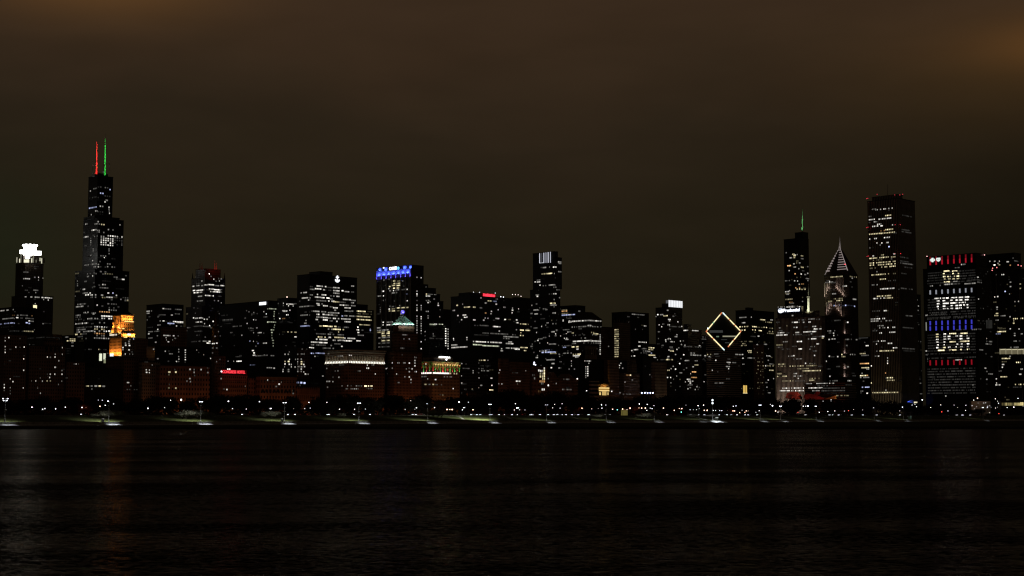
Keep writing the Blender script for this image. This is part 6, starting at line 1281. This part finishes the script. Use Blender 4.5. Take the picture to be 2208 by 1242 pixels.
# pale lit shrubs and little trees on the lawn
shr = [make_tree('bare_shrub', 5.2, 5.4, 750, 70+i, (bark, twig_pale), .22, .30) for i in range(3)]; smap = [kidmap(p) for p in shr]; su = [False]*3
for i, (px, wd, hh) in enumerate([(228, 24, .95), (238, 27, 1.1), (252, 25, 1.0), (266, 30, .8), (205, 30, .6), (392, 26, .85), (401, 23, 1.1), (412, 28, .9), (425, 24, 1.15), (433, 29, 1.0), (444, 25, .9), (455, 30, .75), (574, 26, .9), (585, 24, 1.05), (596, 28, .95), (738, 28, .7), (924, 26, 1.3), (934, 22, 1.4), (944, 25, 1.05), (952, 30, .9), (1290, 18, .8), (1300, 22, .9), (1310, 20, .85), (1378, 22, .7), (1392, 17, .95), (1402, 20, 1.0), (1412, 23, .9), (1488, 22, .75), (1500, 26, .7), (1650, 30, .6), (1750, 26, .8)]):
    j = i % 3; o = shr[j] if not su[j] else copy_tree(shr[j], None, smap[j]); su[j] = True
    w = WS+wd; n = onW(px, w); o.location = P(w, n, zlawn(w)-.1); o.rotation_euler = (0, 0, i*1.3); o.scale = (hh*1.15, hh*1.15, hh)
    tag(o, 'pale bare lawn shrub lit by the lakefront lamps', 'shrub', 'lit shrubs on the shore lawn')

# ---------------------------------------------------------------- tall lakefront lamps
pole_m = plain('galvanised_pole', (.55, .56, .58), .5, .2)
head_on = glow((.86, .90, 1), 4.5); head_dim = glow((.86, .9, 1), 1.2)
def lamp_mast(px, ytop, heads, E, dim=False, white=False, label=None, W=WS+3.2):
    n = onW(px, W); base = P(W, n, 2.1); zt = at(px, ytop, base.y).z
    r = empty('lakefront_lamp', base, label or 'tall lakefront lamp mast on the promenade, its lamps lit bright white', 'lamp post')
    if label is None: r['group'] = 'tall lamp masts along the lakefront'
    m = MB(); m.cyl(base, (base.x, base.y, zt), .24, .13, 8); m.build('pole', pole_m, r)
    m = MB(); m.cyl(base, (base.x, base.y, base.z+.8), .42, .36, 8); m.build('base_plate', pole_m, r)
    zc = base.z+(zt-base.z)*.53; m = MB(); m.box((base.x, base.y, zc), 1.5, .12, .35); m.build('banner_arm', pole_m, r)
    for dx, dy, dz in heads:
        a = Vector((base.x, base.y, zt-.25)); e = Vector((base.x+dx, base.y+dy, zt+dz))
        m = MB(); m.cyl(a, e, .07, .06, 6); m.build('arm', pole_m, r)
        m = MB(); m.box(e+Vector((0, 0, .12)), .9, .55, .22); h_ = m.build('lamp_head', pole_m, r)
        m = MB(); m.ball(e+Vector((0, -.05, -.12)), .42, 8, 5, 0, .6); m.build('lamp_lens', head_dim if dim else head_on, h_)
    if E > 0:
        t = P(W-4.5, n, 0.5)
        a = P(W-1.3, n, zt-.6); d = (a-t).length
        l = light('SPOT', a, (.88, .93, 1), E*.8*d*d*4*math.pi, t, .35, 44, .9)
        a2 = P(W+.8, n, zt-.6); l = light('SPOT', a2, (.95, .95, .86), E*1.25*d*d*4*math.pi, P(W+8, n, 2.2), .35, 108, .9)
    return r
T2 = [(-.75, 0, -.1), (.75, 0, -.1)]
lamp_mast(11, 859, [(-1.3, 0, 0), (1.2, 0, 0), (-.8, -.6, -1.1), (.9, -.6, -1.1)], 3.2, label='tall four headed lamp mast at the far left of the promenade')
lamp_mast(235, 864.5, [(-.7, 0, 0)], 5.0, label='tall lamp mast with one bright head beside pale shrubs, left of centre')
lamp_mast(433, 865.5, T2, 5.0); lamp_mast(613.5, 867.5, T2, 4.4); lamp_mast(774, 868.5, T2, 3.8)
lamp_mast(922.5, 870.3, [(-.6, 0, .1)], 3.0, True, label='pale lamp mast with a single short head above the biggest lit shrub')
lamp_mast(1056.5, 871.2, T2, 3.2); n_ = onW(1058, WS+3.2); light('SPOT', P(WS+4, n_, 13.5), (.95, .98, .8), 5200*11, P(WS+24, n_+2, 3.4), .35, 100, .8); lamp_mast(1178.5, 872.4, T2, 1.8, True, label='dim two headed lamp mast near the middle of the lakefront')
lamp_mast(1307, 873, [(-.3, 0, 0)], 1.5, True, label='pale unlit looking lamp mast before the yellow tent'); lamp_mast(1411, 874.2, [(-.3, 0, 0)], 1.5, True, label='short pale lamp mast left of the shore shelter')
lamp_mast(1507, 874.5, [(-.6, 0, 0)], .6, label='lamp mast just left of the dazzling floodlight mast')
lamp_mast(1639, 873.2, [(-.9, 0, 0), (0, 0, 0), (.9, 0, 0)], 1.6, label='lamp mast with a wide bright triple head'); lamp_mast(1683, 875.2, T2, 1.3); lamp_mast(1759.5, 875.7, [(-.6, 0, 0), (.5, 0, 0)], 1.1)
lamp_mast(1885, 879, [(-.5, 0, 0)], .8, True, label='dim lamp mast before the tall ribbed tower'); lamp_mast(1947.5, 877.5, [(-.6, 0, 0)], .9, label='lamp mast beside the pale green kiosk'); lamp_mast(2119.5, 878.6, [(-.6, 0, 0), (.5, 0, 0)], .45)
# the dazzling double flood mast
W_ = WS+3; n_ = onW(1536.4, W_); base = P(W_, n_, 2.1); r = empty('floodlight_mast', base, 'floodlight mast with two dazzling stacked lamps over the shelter', 'floodlight')
z1_, z2_ = at(1536, 869.3, base.y).z, at(1536, 862.9, base.y).z
m = MB(); m.cyl(base, (base.x, base.y, z2_+.5), .26, .16, 8); m.build('pole', pole_m, r)
for z in (z1_, z2_):
    m = MB(); m.box((base.x, base.y-.25, z), 1.5, .4, 1.3); hd = m.build('lamp_head', pole_m, r)
    m = MB(); m.ball((base.x, base.y-.8, z), .85, 12, 8); m.build('lamp_lens', glow((.86, .94, 1), 1.8), hd)
t = P(WS-3, n_, .4); a = P(WS-1.2, n_, z1_); light('SPOT', a, (.86, .94, 1), 7*((a-t).length)**2*4*math.pi, t, .4, 60, .9)
light('SPOT', P(W_+1.5, n_, z1_), (.9, .95, 1), 2400, P(W_+9, n_, 2), .5, 120, .8)

# ---------------------------------------------------------------- small lights of the park and the shore road
lampm = plain('dark_lamp_post', (.06, .06, .06), .6)
def park_lamp(px, py, kind, size=.42, st=9):
    rd = random.Random(int(px*13+py*7)); W = None
    for tries in range(60):
        W = rd.uniform(WS+54, WS+210) if py > 873 else rd.uniform(WS+40, WS+140)
        n = onW(px, W, py); Y = (W+n)/R2; z = at(px, py, Y).z
        if 3.2 < z-5.85 < 16: break
    g = 5.85 if W > WS+60 else zlawn(W)
    base = P(W, n, g); p = at(px, py, Y)
    names = {'w': ('park_lamp', 'small white globe lamp glowing among the dark park trees', 'park lamp', 'white park lamps'),
             'o': ('street_lamp', 'orange sodium lamp glowing beyond the shore road', 'street lamp', 'orange sodium lamps'),
             'g': ('traffic_signal', 'green traffic signal beside the shore road', 'traffic signal', 'green traffic signals'),
             'r': ('traffic_signal', 'red traffic signal beside the shore road', 'traffic signal', 'red traffic signals')}
    nm, lb, ct, gp = names[kind]; col = {'w': (.93, .93, .95), 'o': (1, .62, .42), 'g': (.25, 1, .75), 'r': (1, .08, .06)}[kind]
    r = empty(nm, base, lb, ct, gp)
    m = MB(); m.cyl(base, p, .11, .07, 6); m.build('post', lampm, r)
    if kind in 'gr':
        m = MB(); m.box(p+Vector((0, .25, 0)), .5, .3, 1.3); m.build('signal_box', lampm, r)
    else:
        m = MB(); m.cyl(p+Vector((0, 0, -.5)), p+Vector((0, 0, -.3)), .2, .3, 8); m.build('lamp_collar', lampm, r)
    m = MB(); m.ball(p+Vector((0, -.1, 0)), size, 8, 6); m.build('lamp_globe', glow(col, st), r)
WL = '69,878 92,878 118,878 18,878 177,878.6 212,862.7 220.6,863 141,878 245,888 227,874 245,871 368,863 390.6,862,2 319,880.6 319,876.6 355,879 414.6,881 492.6,865.5 501.4,881 531,882 559.5,866 581,881 584,881 633,881 666,867.7 657,881 669,880 705,867.7 732,882.5 764.5,882.5 788,882 885.7,864 873.6,883 887,879 894.7,882 898,879 937,879 990,867,2.2 1010,867.4 999.4,879 1002,879 997,883.6 1065,883.6 1109,884 1111.5,870.5 1161,879 1120.5,883.5 1132,884 1114.6,879.6 1118,879.6 1196,872 1212,870.5 1191.7,879.5 1207.7,880 1276,881.6 1290,880.7 1298,880 1297,872.7 1265,842.5 1352,883 1378.6,871 1395.4,872 1395,885 1479,873.6 1517,873.7 1508,881 1488,883.5 1495,883.5 1502,883.5 1538,885 1543,885 1552,885.3 1556.5,885.5 1567.7,885 1590,874 1587,875.2 1581,876 1637,885.5 1661,872 1665.6,874.7,2 1677.5,888.7 1717,886 1732,876 1737,876 1742,875.6,2 1766.5,889 1785,887.4 1792,861.5 1792,864.4 1774.7,865 1845.6,875.7 1840.5,883 1821,886.5 1940,886 1966.6,873.4 1973,872 1976.3,877 1988.7,862,2.4 2007,878.6 2028.5,873 2057.3,873.4 2064.8,879 2082.8,874 2096,874.7 2099.6,862.6 2105.7,877 2101,881.5 2109,869 2121,869 2125.4,868.6 2128.7,879 2129.6,876 2134,875 2137.4,878.5 2146.3,880 2151,878 2152.8,869.5 2151,865 2146,860 2167.8,883.9 2171.7,878.6 2186,878,2 2195,859 2201,876 2206,876 2044,886 2040,884 2081.7,885 2134,890 92,882.5 120,881.5 126,881 97,881 1243,880.5 1406,881 1402,880 1600,884.5 1630,889 1800,886 1860,884'
random.seed(77)
for tok in WL.split():
    v = [float(x) for x in tok.split(',')]; big = len(v) > 2
    park_lamp(v[0], v[1], 'w', .55 if big else random.choice((.26, .31, .36)), 6 if big else random.choice((1.2, 2.2, 3.5, 5)))
for x, y, s in ((185, 878.6, .75), (215.6, 876, .45), (701, 882, .5), (706.6, 881.5, .6), (964, 883, .7), (970, 883, .5), (975, 883, .8), (947.5, 882, .55), (1020, 883.5, .62), (1255, 880, .65), (1321, 882.5, .6), (1342.5, 882, .65), (1358.6, 880, .7), (1378, 880, .65), (1383.6, 880, .65), (1391.5, 880, .7), (1430.5, 880, .65), (1454, 884.8, .6), (1464.6, 881, .5), (1470, 881, .65), (1518.5, 884.7, .6), (1525, 884.7, .7), (1580.5, 886, .6), (1584, 886, .6), (1609, 886, .55), (1613, 886, .55), (1672.4, 886, .7), (2107.8, 858.7, .8), (1606, 889, .4), (1595, 890, .4)): park_lamp(x, y, 'o', s*.72, 4)
for x, y in ((1331, 883.6), (1469, 888.5), (2049, 886)): park_lamp(x, y, 'g', .4, 3)
for x, y in ((1829.6, 885.4), (2030.6, 888), (2154, 892), (1720.5, 889.5)): park_lamp(x, y, 'r', .38, 3)
# warm pools round the bigger sodium lamps
for x, y, e in ((185, 878.6, 2200), (972, 883, 2600), (1384, 881, 5200), (1430, 880, 2400), (1468, 881, 2400), (1255, 880, 900), (1583, 886, 1200)):
    W = WS+120; n = onW(x, W); zz_ = at(x, y, (W+n)/R2).z; light('SPOT', P(W, n, zz_+1), (1, .16, .06), e*.6, P(W+5, n, 4), .5, 150, .5)

# ---------------------------------------------------------------- cars on the shore road
carpaint = [plain('car_paint', c, .35, .2, var=.05) for c in ((.05, .05, .055), (.25, .25, .26), (.10, .02, .02), (.5, .5, .5))]
cglass, tyre = plain('car_glass', (.02, .02, .025), .1), plain('tyre_rubber', (.02, .02, .02), .9)
def make_car(mat, front):
    r = empty('car', (0, 0, 0)); m = MB()
    pr = [(-2.2, .35), (-2.2, .85), (-1.5, .95), (-.8, 1.42), (.7, 1.45), (1.5, 1.0), (2.25, .92), (2.25, .35)]
    L = [Vector((x, -.88, z)) for x, z in pr]; R_ = [Vector((x, .88, z)) for x, z in pr]
    m.face(L); m.face(R_[::-1])
    for i in range(len(pr)): j = (i+1) % len(pr); m.face([L[j], L[i], R_[i], R_[j]])
    m.build('body', mat, r)
    m = MB()
    for s in (-.885, .885): m.face([(-1.35, s, .98), (1.3, s, 1.02), (.62, s, 1.38), (-.75, s, 1.36)])
    m.build('side_glass', cglass, r)
    for x in (-1.4, 1.4):
        for s in (-.8, .8): m = MB(); m.cyl((x, s-.1, .33), (x, s+.1, .33), .33, .33, 10); m.build('wheel', tyre, r)
    for s in (-.62, .62):      # the lamps that show lie at the driving end
        m = MB(); m.ball((-2.22, s, .70), .19, 6, 4); m.build('headlight', glow((.92, .95, 1), 4.5 if front else .0), r)
        m = MB(); m.ball((2.27, s, .75), .22, 6, 4); m.build('taillight', glow((1, .04, .04), 2.6 if not front else 1), r)
    return r
cars = [(make_car(carpaint[i % 4], i < 4), i < 4) for i in range(6)]; cmap = [kidmap(c) for c, _ in cars]; cu = [False]*6
HL = '182,890.6 528,893 626,893 641.5,893.2 711.5,892.7 715,892.5 768.4,893.8 803,893.5 894.5,893.8 898,893.8 902,893.8 906,893.8 910,894 1020.5,894 1033,893.6 1040,894 1048.5,894 1058,893.7 1064,894 1080,893.8 1090.5,893.6 1108,894 1118.7,893.6 1148,894 1152,894 1168,893.7 1186,894 1198,894 1206,893.8 1215,893.8 1224,894 1237,893.5 1251,894 1272,893.8 1274,893.6 1308,893.6 1318,893.6 1442,894 1492,893.6 1498,894 1510,893.6 1522,894 1553.5,893.6 1557,893.8 1571,894 1578.5,893.6 1592,893.8 1598,893.8 1609,893.8 1616,893.8 1636,894 1739.5,893.6 1747,893.8 1791,893.8 1797,893.8 1811,893.8 1839,893.6 1863,893.8 1892.8,892.6 1942.5,893.4 2064.8,892.6 2076,892.8 2079,893 2094,892.8 2166,889.5'
TL = '415,892.2 655.5,892.5 807,893 1026,893.2 1084,893.4 1122,893.5 1167,893.2 1210,893.2 1228,893.2 1260,893.2 1485,893.5 1563,893.2 1773,892.8 1824,892.5 1830,893 1881.5,893 1914,892.8 2038.7,891.5 2033,891.8'
def put_car(px, py, front):
    pool = [i for i in range(6) if cars[i][1] == front]; i = random.choice(pool); o, km = cars[i][0], cmap[i]
    if cu[i]: o = copy_tree(o, None, km)
    cu[i] = True; W = WS+random.choice((66, 70, 73)) if front else WS+random.choice((82, 86, 90))
    n = onW(px, W, py); o.location = P(W, n, 5.9)
    # lanes nearer the shore head south (towards the viewer), the others north
    o.rotation_euler = (0, 0, math.pi/4)
    tag(o, 'car coming along the shore road with white headlights on' if front else 'car driving away along the shore road showing red tail lights', 'car', 'oncoming cars on the shore road' if front else 'departing cars on the shore road')
for tok in HL.split(): x, y = map(float, tok.split(',')); put_car(x, y, True)
for tok in TL.split(): x, y = map(float, tok.split(',')); put_car(x, y, False)

# ---------------------------------------------------------------- odd things on the shore
def zg(W): return zlawn(W) if W > WS+5.5 else 2.12
# shelter with hipped roof and lit counter
W_ = WS+12; n_ = onW(1538, W_); c = P(W_, n_, zg(W_)); r = empty('shore_shelter', c, 'open sided shelter with a hipped roof beneath the floodlight mast', 'shelter')
z0_ = c.z; hw = 5.5
m = MB(); e = hw+.8; b4 = [P(W_+e, n_-e, z0_+2.9), P(W_-e, n_-e, z0_+2.9), P(W_-e, n_+e, z0_+2.9), P(W_+e, n_+e, z0_+2.9)]
m.hexa(b4, [P(W_+.6, n_-.6, z0_+4.7), P(W_-.6, n_-.6, z0_+4.7), P(W_-.6, n_+.6, z0_+4.7), P(W_+.6, n_+.6, z0_+4.7)], bottom=True); m.build('roof', plain('shelter_roof', (.22, .20, .17), .8), r)
for a in (-1, 0, 1):
    for d in (-1, 1):
        m = MB(); m.cyl(P(W_+hw*d, n_+hw*a, z0_-.5), P(W_+hw*d, n_+hw*a, z0_+2.95), .14, .14, 6); m.build('post', lampm, r)
m = MB(); m.gbox(W_-1.5, W_+1.5, n_+.5, n_+5, z0_-.3, z0_+1.1); m.build('counter', M['white'], r)
m = MB(); m.gbox(W_-1.7, W_-1.5, n_+1, n_+4.8, z0_+1.2, z0_+1.9, bottom=True); m.build('lit_hatch', glow((.85, 1, .9), .5), r)
# pale green kiosk
W_ = WS+9; n_ = onW(1961.5, W_); c = P(W_, n_, zg(W_)-.1); r = empty('kiosk', c, 'small pale green kiosk standing on the promenade lawn', 'kiosk')
m = MB(); m.gbox(W_-1.3, W_+1.3, n_-1.3, n_+1.3, c.z, c.z+3.0); m.build('cabin', plain('pale_green_paint', (.35, .55, .45), .5), r)
m = MB(); m.gbox(W_-1.6, W_+1.6, n_-1.6, n_+1.6, c.z+3.01, c.z+3.3, bottom=True); m.build('roof', M['white'], r)
m = MB(); m.gbox(W_-1.36, W_-1.31, n_-.5, n_+.5, c.z+.1, c.z+2.2, bottom=True); m.build('door', M['metal'], r)
light('POINT', P(W_-4, n_-2, c.z+4), (.8, 1, .9), 60, size=.3)
# litter bins
for i, (px, lb) in enumerate(((222, 'squat dark litter bin on the promenade near the single headed lamp'), (608.5, 'squat dark litter bin on the promenade left of a lamp mast'), (1272, 'squat dark litter bin on the lawn edge before the lit shrubs'))):
    W_ = WS+4.6; n_ = onW(px, W_); c = P(W_, n_, 2.12); r = empty('litter_bin', c, lb, 'litter bin')
    m = MB(); m.cyl(c, c+Vector((0, 0, 1.5)), .8, .95, 12); m.build('drum', lampm, r); m = MB(); m.cyl(c+Vector((0, 0, 1.52)), c+Vector((0, 0, 1.95)), 1.0, .35, 12); m.build('lid', lampm, r)
# short posts of the promenade railing, far left
n = onW(-6, WS+2); k = 0
while n < onW(62, WS+2):
    m = MB(); c = P(WS+2, n, 2.12); m.cyl(c, c+Vector((0, 0, 1.15)), .10, .10, 6); tag(m.build('bollard', lampm), 'thin dark bollard in the row at the left end of the promenade', 'bollard', 'bollards at the left end of the promenade'); n += 4.2
# tent and park pavilions
W_ = WS+130; n_ = onW(1349, W_); Y = (W_+n_)/R2; r = empty('lit_tent', P(W_, n_, 5.85), 'small tent glowing yellow beyond the shore road', 'tent')
a, c = onW(1344.5, W_), onW(1353.5, W_); zb, zt = 5.85, at(1349, 884.4, Y).z
m = MB(); m.gbox(W_, W_+3, a, c, zb, zt, bottom=False); m.build('canvas_wall', glow((1, .82, .22), .11), r)
m = MB(); m.hexa([P(W_+3.5, a-.5, zt+.02), P(W_-.5, a-.5, zt+.02), P(W_-.5, c+.5, zt+.02), P(W_+3.5, c+.5, zt+.02)], [P(W_+1.7, a+2, zt+1.2), P(W_+1.3, a+2, zt+1.2), P(W_+1.3, c-2, zt+1.2), P(W_+1.7, c-2, zt+1.2)], bottom=True); m.build('canvas_roof', M['white'], r)
# music pavilion: curling metal sails lit red
Yp = 2330; r = empty('music_pavilion', at(1745, 890, Yp)*1.0, 'music pavilion of curling metal sails lit red', 'bandshell')
r.location.z = 5.8
sail = plain('brushed_steel_sail', (.6, .58, .56), .5, .2)
def ribbon(pts_lo, pts_hi, bulge, name):
    m = MB(); n = len(pts_lo)
    for i in range(n-1):
        f = lambda k, t: at(pts_lo[k][0]*(1-t)+pts_hi[k][0]*t, pts_lo[k][1]*(1-t)+pts_hi[k][1]*t, Yp+bulge*math.sin(math.pi*t)+8*math.sin(k*1.3))
        for j in range(4):
            m.face([f(i, j/4), f(i+1, j/4), f(i+1, (j+1)/4), f(i, (j+1)/4)])
    return m.build(name, sail, r)
ribbon([(1693, 858), (1700, 860), (1708, 861), (1716, 860.5), (1726, 861.5), (1731, 862)], [(1697, 848), (1704, 845), (1712, 844), (1720, 845.5), (1728, 852), (1730, 860)], 7, 'hood_sail')
ribbon([(1708, 858.5), (1714, 858), (1721, 857.5), (1726, 859.5)], [(1709, 854.5), (1714, 853.8), (1720, 853.5), (1722, 855)], -3, 'front_sail')
ribbon([(1752, 853.5), (1757, 854), (1762, 853.5), (1767, 851)], [(1758, 847), (1761, 843.5), (1764, 843.5), (1769, 845)], 4, 'upper_sail')
ribbon([(1777, 860.5), (1786, 860.5), (1795, 860), (1803, 859.8)], [(1782, 858.5), (1790, 856.5), (1797, 854.2), (1803.5, 853)], 3, 'side_sail')
ribbon([(1731, 862), (1742, 862), (1752, 861), (1764, 861), (1777, 861)], [(1733, 852), (1742, 849), (1751, 850), (1763, 853), (1778, 858)], 5, 'rear_sail')
def rl(px, py, dy, col, E, sz=.6):
    a = at(px, py, Yp+dy); light('SPOT', a, col, E*.27, at(px, py-3, Yp+2), sz, 100, .6)
rl(1716, 860, -14, (1, .06, .02), 9000, 1); rl(1709.5, 859.5, -8, (1, .25, .2), 1200, .5); rl(1762, 852, -22, (1, .02, .02), 9000); rl(1793, 860.5, -10, (1, .12, .02), 4200); rl(1802, 858, -8, (1, .45, .08), 2600); rl(1699, 857, -16, (1, .02, .05), 900)
# blue lit sail canopy
Yb = 2220; r = empty('sail_canopy', Vector((at(1962, 870, Yb).x, Yb, 5.8)), 'pointed fabric canopy lit deep blue right of the ribbed tower', 'canopy')
m = MB(); A, B_, C_, D_ = at(1952.5, 866.3, Yb), at(1969.3, 861.5, Yb+3), at(1969.6, 869.6, Yb+3), at(1960, 864.2, Yb-5)
m.face([A, D_, B_]); m.face([A, C_, D_]); m.face([D_, C_, B_]); m.build('fabric_sail', plain('white_fabric', (.8, .8, .82), .8), r)
for q_ in (B_, A): m = MB(); m.cyl((q_.x, q_.y+.6, 5.8), q_+Vector((0, .6, 0)), .2, .15, 6); m.build('mast_pole', lampm, r)
light('SPOT', at(1961, 870.5, Yb-9), (.08, .16, 1), 2600, at(1963, 866, Yb), .4, 100, .4)
r = empty('small_pavilion', Vector((at(1974, 868, 2240).x, 2240, 5.8)), 'tiny cream lit kiosk beside the blue canopy', 'kiosk')
p = at(1974.3, 867.8, 2240); m = MB(); m.box((p.x, p.y+3, (p.z+5.8)/2), 5.2, 5, p.z-5.8-1.4); m.build('cabin', M['dark'], r); m = MB(); m.box((p.x, p.y, p.z), 4.8, .4, 2.2); m.build('lit_front', glow((1, .9, .62), .9), r)
# lit yellow storefront pavilion, far right
Yl = 2060; r = empty('lit_storefront', Vector((at(2185, 870, Yl).x, Yl+4, 5.8)), 'low glass storefront glowing yellow at the far right of the shore', 'storefront')
m = MB(); a, c = at(2158, 868.5, Yl), at(2216, 868.5, Yl); zt = at(2180, 866.8, Yl).z
m.box(((a.x+c.x)/2, Yl+6, (5.8+zt+1.5)/2), c.x-a.x, 11, zt+1.5-5.8); m.build('hall', M['dark'], r)
rd = random.Random(4); x = 2160
while x < 2212:
    w = rd.uniform(2, 5); st = rd.choice((.08, .2, .35, .5, .15)) if x < 2197 else .8
    p0, p1 = at(x, 874.5, Yl), at(x+w, 868.4 if x < 2197 else 867.4, Yl)
    m = MB(); m.box(((p0.x+p1.x)/2, Yl-.2, (p0.z+p1.z)/2), p1.x-p0.x, .3, p1.z-p0.z); m.build('lit_window', glow((1, .82, .35), st), r); x += w+rd.uniform(.5, 1.6)
r = empty('pale_podium', Vector((at(2120, 870, 2090).x, 2096, 5.8)), 'dim warm lit podium wall under the message tower', 'podium')
m = MB(); a, c = at(2095, 866, 2090), at(2136, 866, 2090); zt = at(2115, 865, 2090).z; m.box(((a.x+c.x)/2, 2096, (5.8+zt)/2), c.x-a.x, 10, zt-5.8); m.build('wall', M['stone'], r)
light('POINT', at(2108, 867, 2078), (1, .6, .35), 420, size=.6); light('POINT', at(2124, 869, 2078), (.95, .9, .8), 260, size=.6)

# ---------------------------------------------------------------- the avenue's sodium lamps light the facades from below
SO = (1, .34, .12)
n = onW(60, 1452); k = 0
def estr(px):
    prof = [(0, .04), (90, .08), (140, .14), (310, .22), (345, .75), (400, 1.35), (470, 1.3), (640, 1.6), (690, 1.2), (705, .5), (830, .6), (850, 1.5), (1000, 1.9), (1030, .6), (1080, .45), (1150, .7), (1250, .5), (1330, .38), (1440, .3), (1700, .25)]
    for (a, ea), (c, ec) in zip(prof, prof[1:]):
        if a <= px <= c: return ea+(ec-ea)*(px-a)/(c-a)
    return .3
while n < 1880:
    p = P(1452, n, 9.5); px = CX+F*p.x/p.y
    light('POINT', p, SO, 1500*estr(px), size=.6); n += 38; k += 1
p = P(1500, 1290, 9)
q = P(1690, onW(1560, 1700), 60); light('SPOT', P(1640, onW(1545, 1640), 10), (1, .72, .5), .13*75*75*4*math.pi, P(1700, onW(1562, 1700), 40), 1, 100, .8)  # added warm spot, no avenue lamp: lifts the striped tower's lower bands
print('avenue lamps', k)

# ================================================================ SKY
w = bpy.data.worlds.new('World'); sc.world = w; w.use_nodes = True; nt = w.node_tree; nt.nodes.clear()
def N_(k, **kw):
    x = nt.nodes.new(k)
    for a, v in kw.items(): setattr(x, a, v)
    return x
out = N_('ShaderNodeOutputWorld')
sky = N_('ShaderNodeTexSky'); sky.sky_type = 'NISHITA'; sky.sun_disc = False; sky.sun_elevation = math.radians(-4); sky.sun_rotation = math.radians(-70)
bg0 = N_('ShaderNodeBackground'); bg0.inputs[1].default_value = .05; nt.links.new(sky.outputs[0], bg0.inputs[0])
tc = N_('ShaderNodeTexCoord'); sp = N_('ShaderNodeSeparateXYZ'); nt.links.new(tc.outputs['Generated'], sp.inputs[0])
def MA(op, a, b=None, c=None):
    x = N_('ShaderNodeMath', operation=op)
    for i, v in enumerate((a, b, c)):
        if v is None: continue
        if isinstance(v, (int, float)): x.inputs[i].default_value = v
        else: nt.links.new(v, x.inputs[i])
    return x.outputs[0]
az = MA('ARCTAN2', sp.outputs[0], sp.outputs[1]); el = MA('ARCSINE', sp.outputs[2])
# low overcast lit from the city: soft streaks of cloud
def cloud(sx, sz, scale, det):
    cb = N_('ShaderNodeCombineXYZ'); nt.links.new(MA('MULTIPLY', az, sx), cb.inputs[0]); nt.links.new(MA('MULTIPLY', el, sz), cb.inputs[1])
    n = N_('ShaderNodeTexNoise'); n.inputs['Scale'].default_value = scale; n.inputs['Detail'].default_value = det; n.inputs['Roughness'].default_value = .5; n.inputs['Distortion'].default_value = .3
    nt.links.new(cb.outputs[0], n.inputs['Vector']); return n.outputs[0]
c1 = cloud(1, 2.6, 3.2, 4); c2 = cloud(1, 4, 9, 3)
tilt = MA('ADD', el, MA('MULTIPLY', MA('SUBTRACT', c1, .5), .16))
ramp = N_('ShaderNodeValToRGB'); e = ramp.color_ramp.elements
def lc(r, g, b): f = lambda v: ((v/255+.055)/1.055)**2.4 if v > 10 else v/255/12.92; return (f(r), f(g), f(b), 1)
e[0].position = 0; e[0].color = lc(30, 26, 17); e[1].position = 1; e[1].color = lc(20, 15, 11)
for p, c in ((.14, (32, 28, 18)), (.32, (37, 31, 20)), (.48, (44, 35, 24)), (.63, (56, 42, 29)), (.76, (61, 45, 32)), (.88, (40, 29, 21))):
    x = e.new(p); x.color = lc(*c)
nt.links.new(MA('DIVIDE', tilt, math.radians(22)), ramp.inputs[0])
def gauss(a0, e0, sa, se):
    da = MA('DIVIDE', MA('SUBTRACT', az, math.radians(a0)), math.radians(sa)); de = MA('DIVIDE', MA('SUBTRACT', el, math.radians(e0)), math.radians(se))
    return MA('EXPONENT', MA('MULTIPLY', MA('ADD', MA('MULTIPLY', da, da), MA('MULTIPLY', de, de)), -1))
mul = MA('SUBTRACT', 1.0, MA('MULTIPLY', gauss(21, 3.5, 10, 6.5), .66))      # darker clear patch to the north
mul = MA('MULTIPLY', mul, MA('ADD', .75, MA('MULTIPLY', c2, .30)))
mul = MA('MULTIPLY', mul, MA('SUBTRACT', 1.0, MA('MULTIPLY', gauss(-20, 5, 4, 4), .18)))
sc1 = N_('ShaderNodeVectorMath', operation='SCALE'); nt.links.new(ramp.outputs[0], sc1.inputs[0]); nt.links.new(mul, sc1.inputs['Scale'])
def blob(g, col):
    s = N_('ShaderNodeVectorMath', operation='SCALE'); s.inputs[0].default_value = col; nt.links.new(g, s.inputs['Scale']); return s.outputs[0]
acc = sc1.outputs[0]
for g, col in ((gauss(20.5, 13.1, 3.2, .9), (.044, .016, .002)), (gauss(20, 12.6, 7.5, 2.2), (.019, .008, .001)), (gauss(-15.5, 15.6, 4.5, 1.3), (.055, .022, .003)), (gauss(-19, 6.0, 3, 2.5), (-.001, .003, .001))):
    a = N_('ShaderNodeVectorMath', operation='ADD'); nt.links.new(acc, a.inputs[0]); nt.links.new(blob(g, col), a.inputs[1]); acc = a.outputs[0]
bg1 = N_('ShaderNodeBackground'); nt.links.new(acc, bg1.inputs[0]); bg1.inputs[1].default_value = 1.0
ad = N_('ShaderNodeAddShader'); nt.links.new(bg0.outputs[0], ad.inputs[0]); nt.links.new(bg1.outputs[0], ad.inputs[1]); nt.links.new(ad.outputs[0], out.inputs[0])
bg0.inputs[1].default_value = .002

cy = sc.cycles
cy.use_light_tree = True; cy.use_denoising = True; cy.filter_width = 1.25; cy.max_bounces = 4; cy.diffuse_bounces = 2; cy.glossy_bounces = 3; cy.transparent_max_bounces = 4
cy.sample_clamp_indirect = 8.0; cy.caustics_reflective = False; cy.caustics_refractive = False
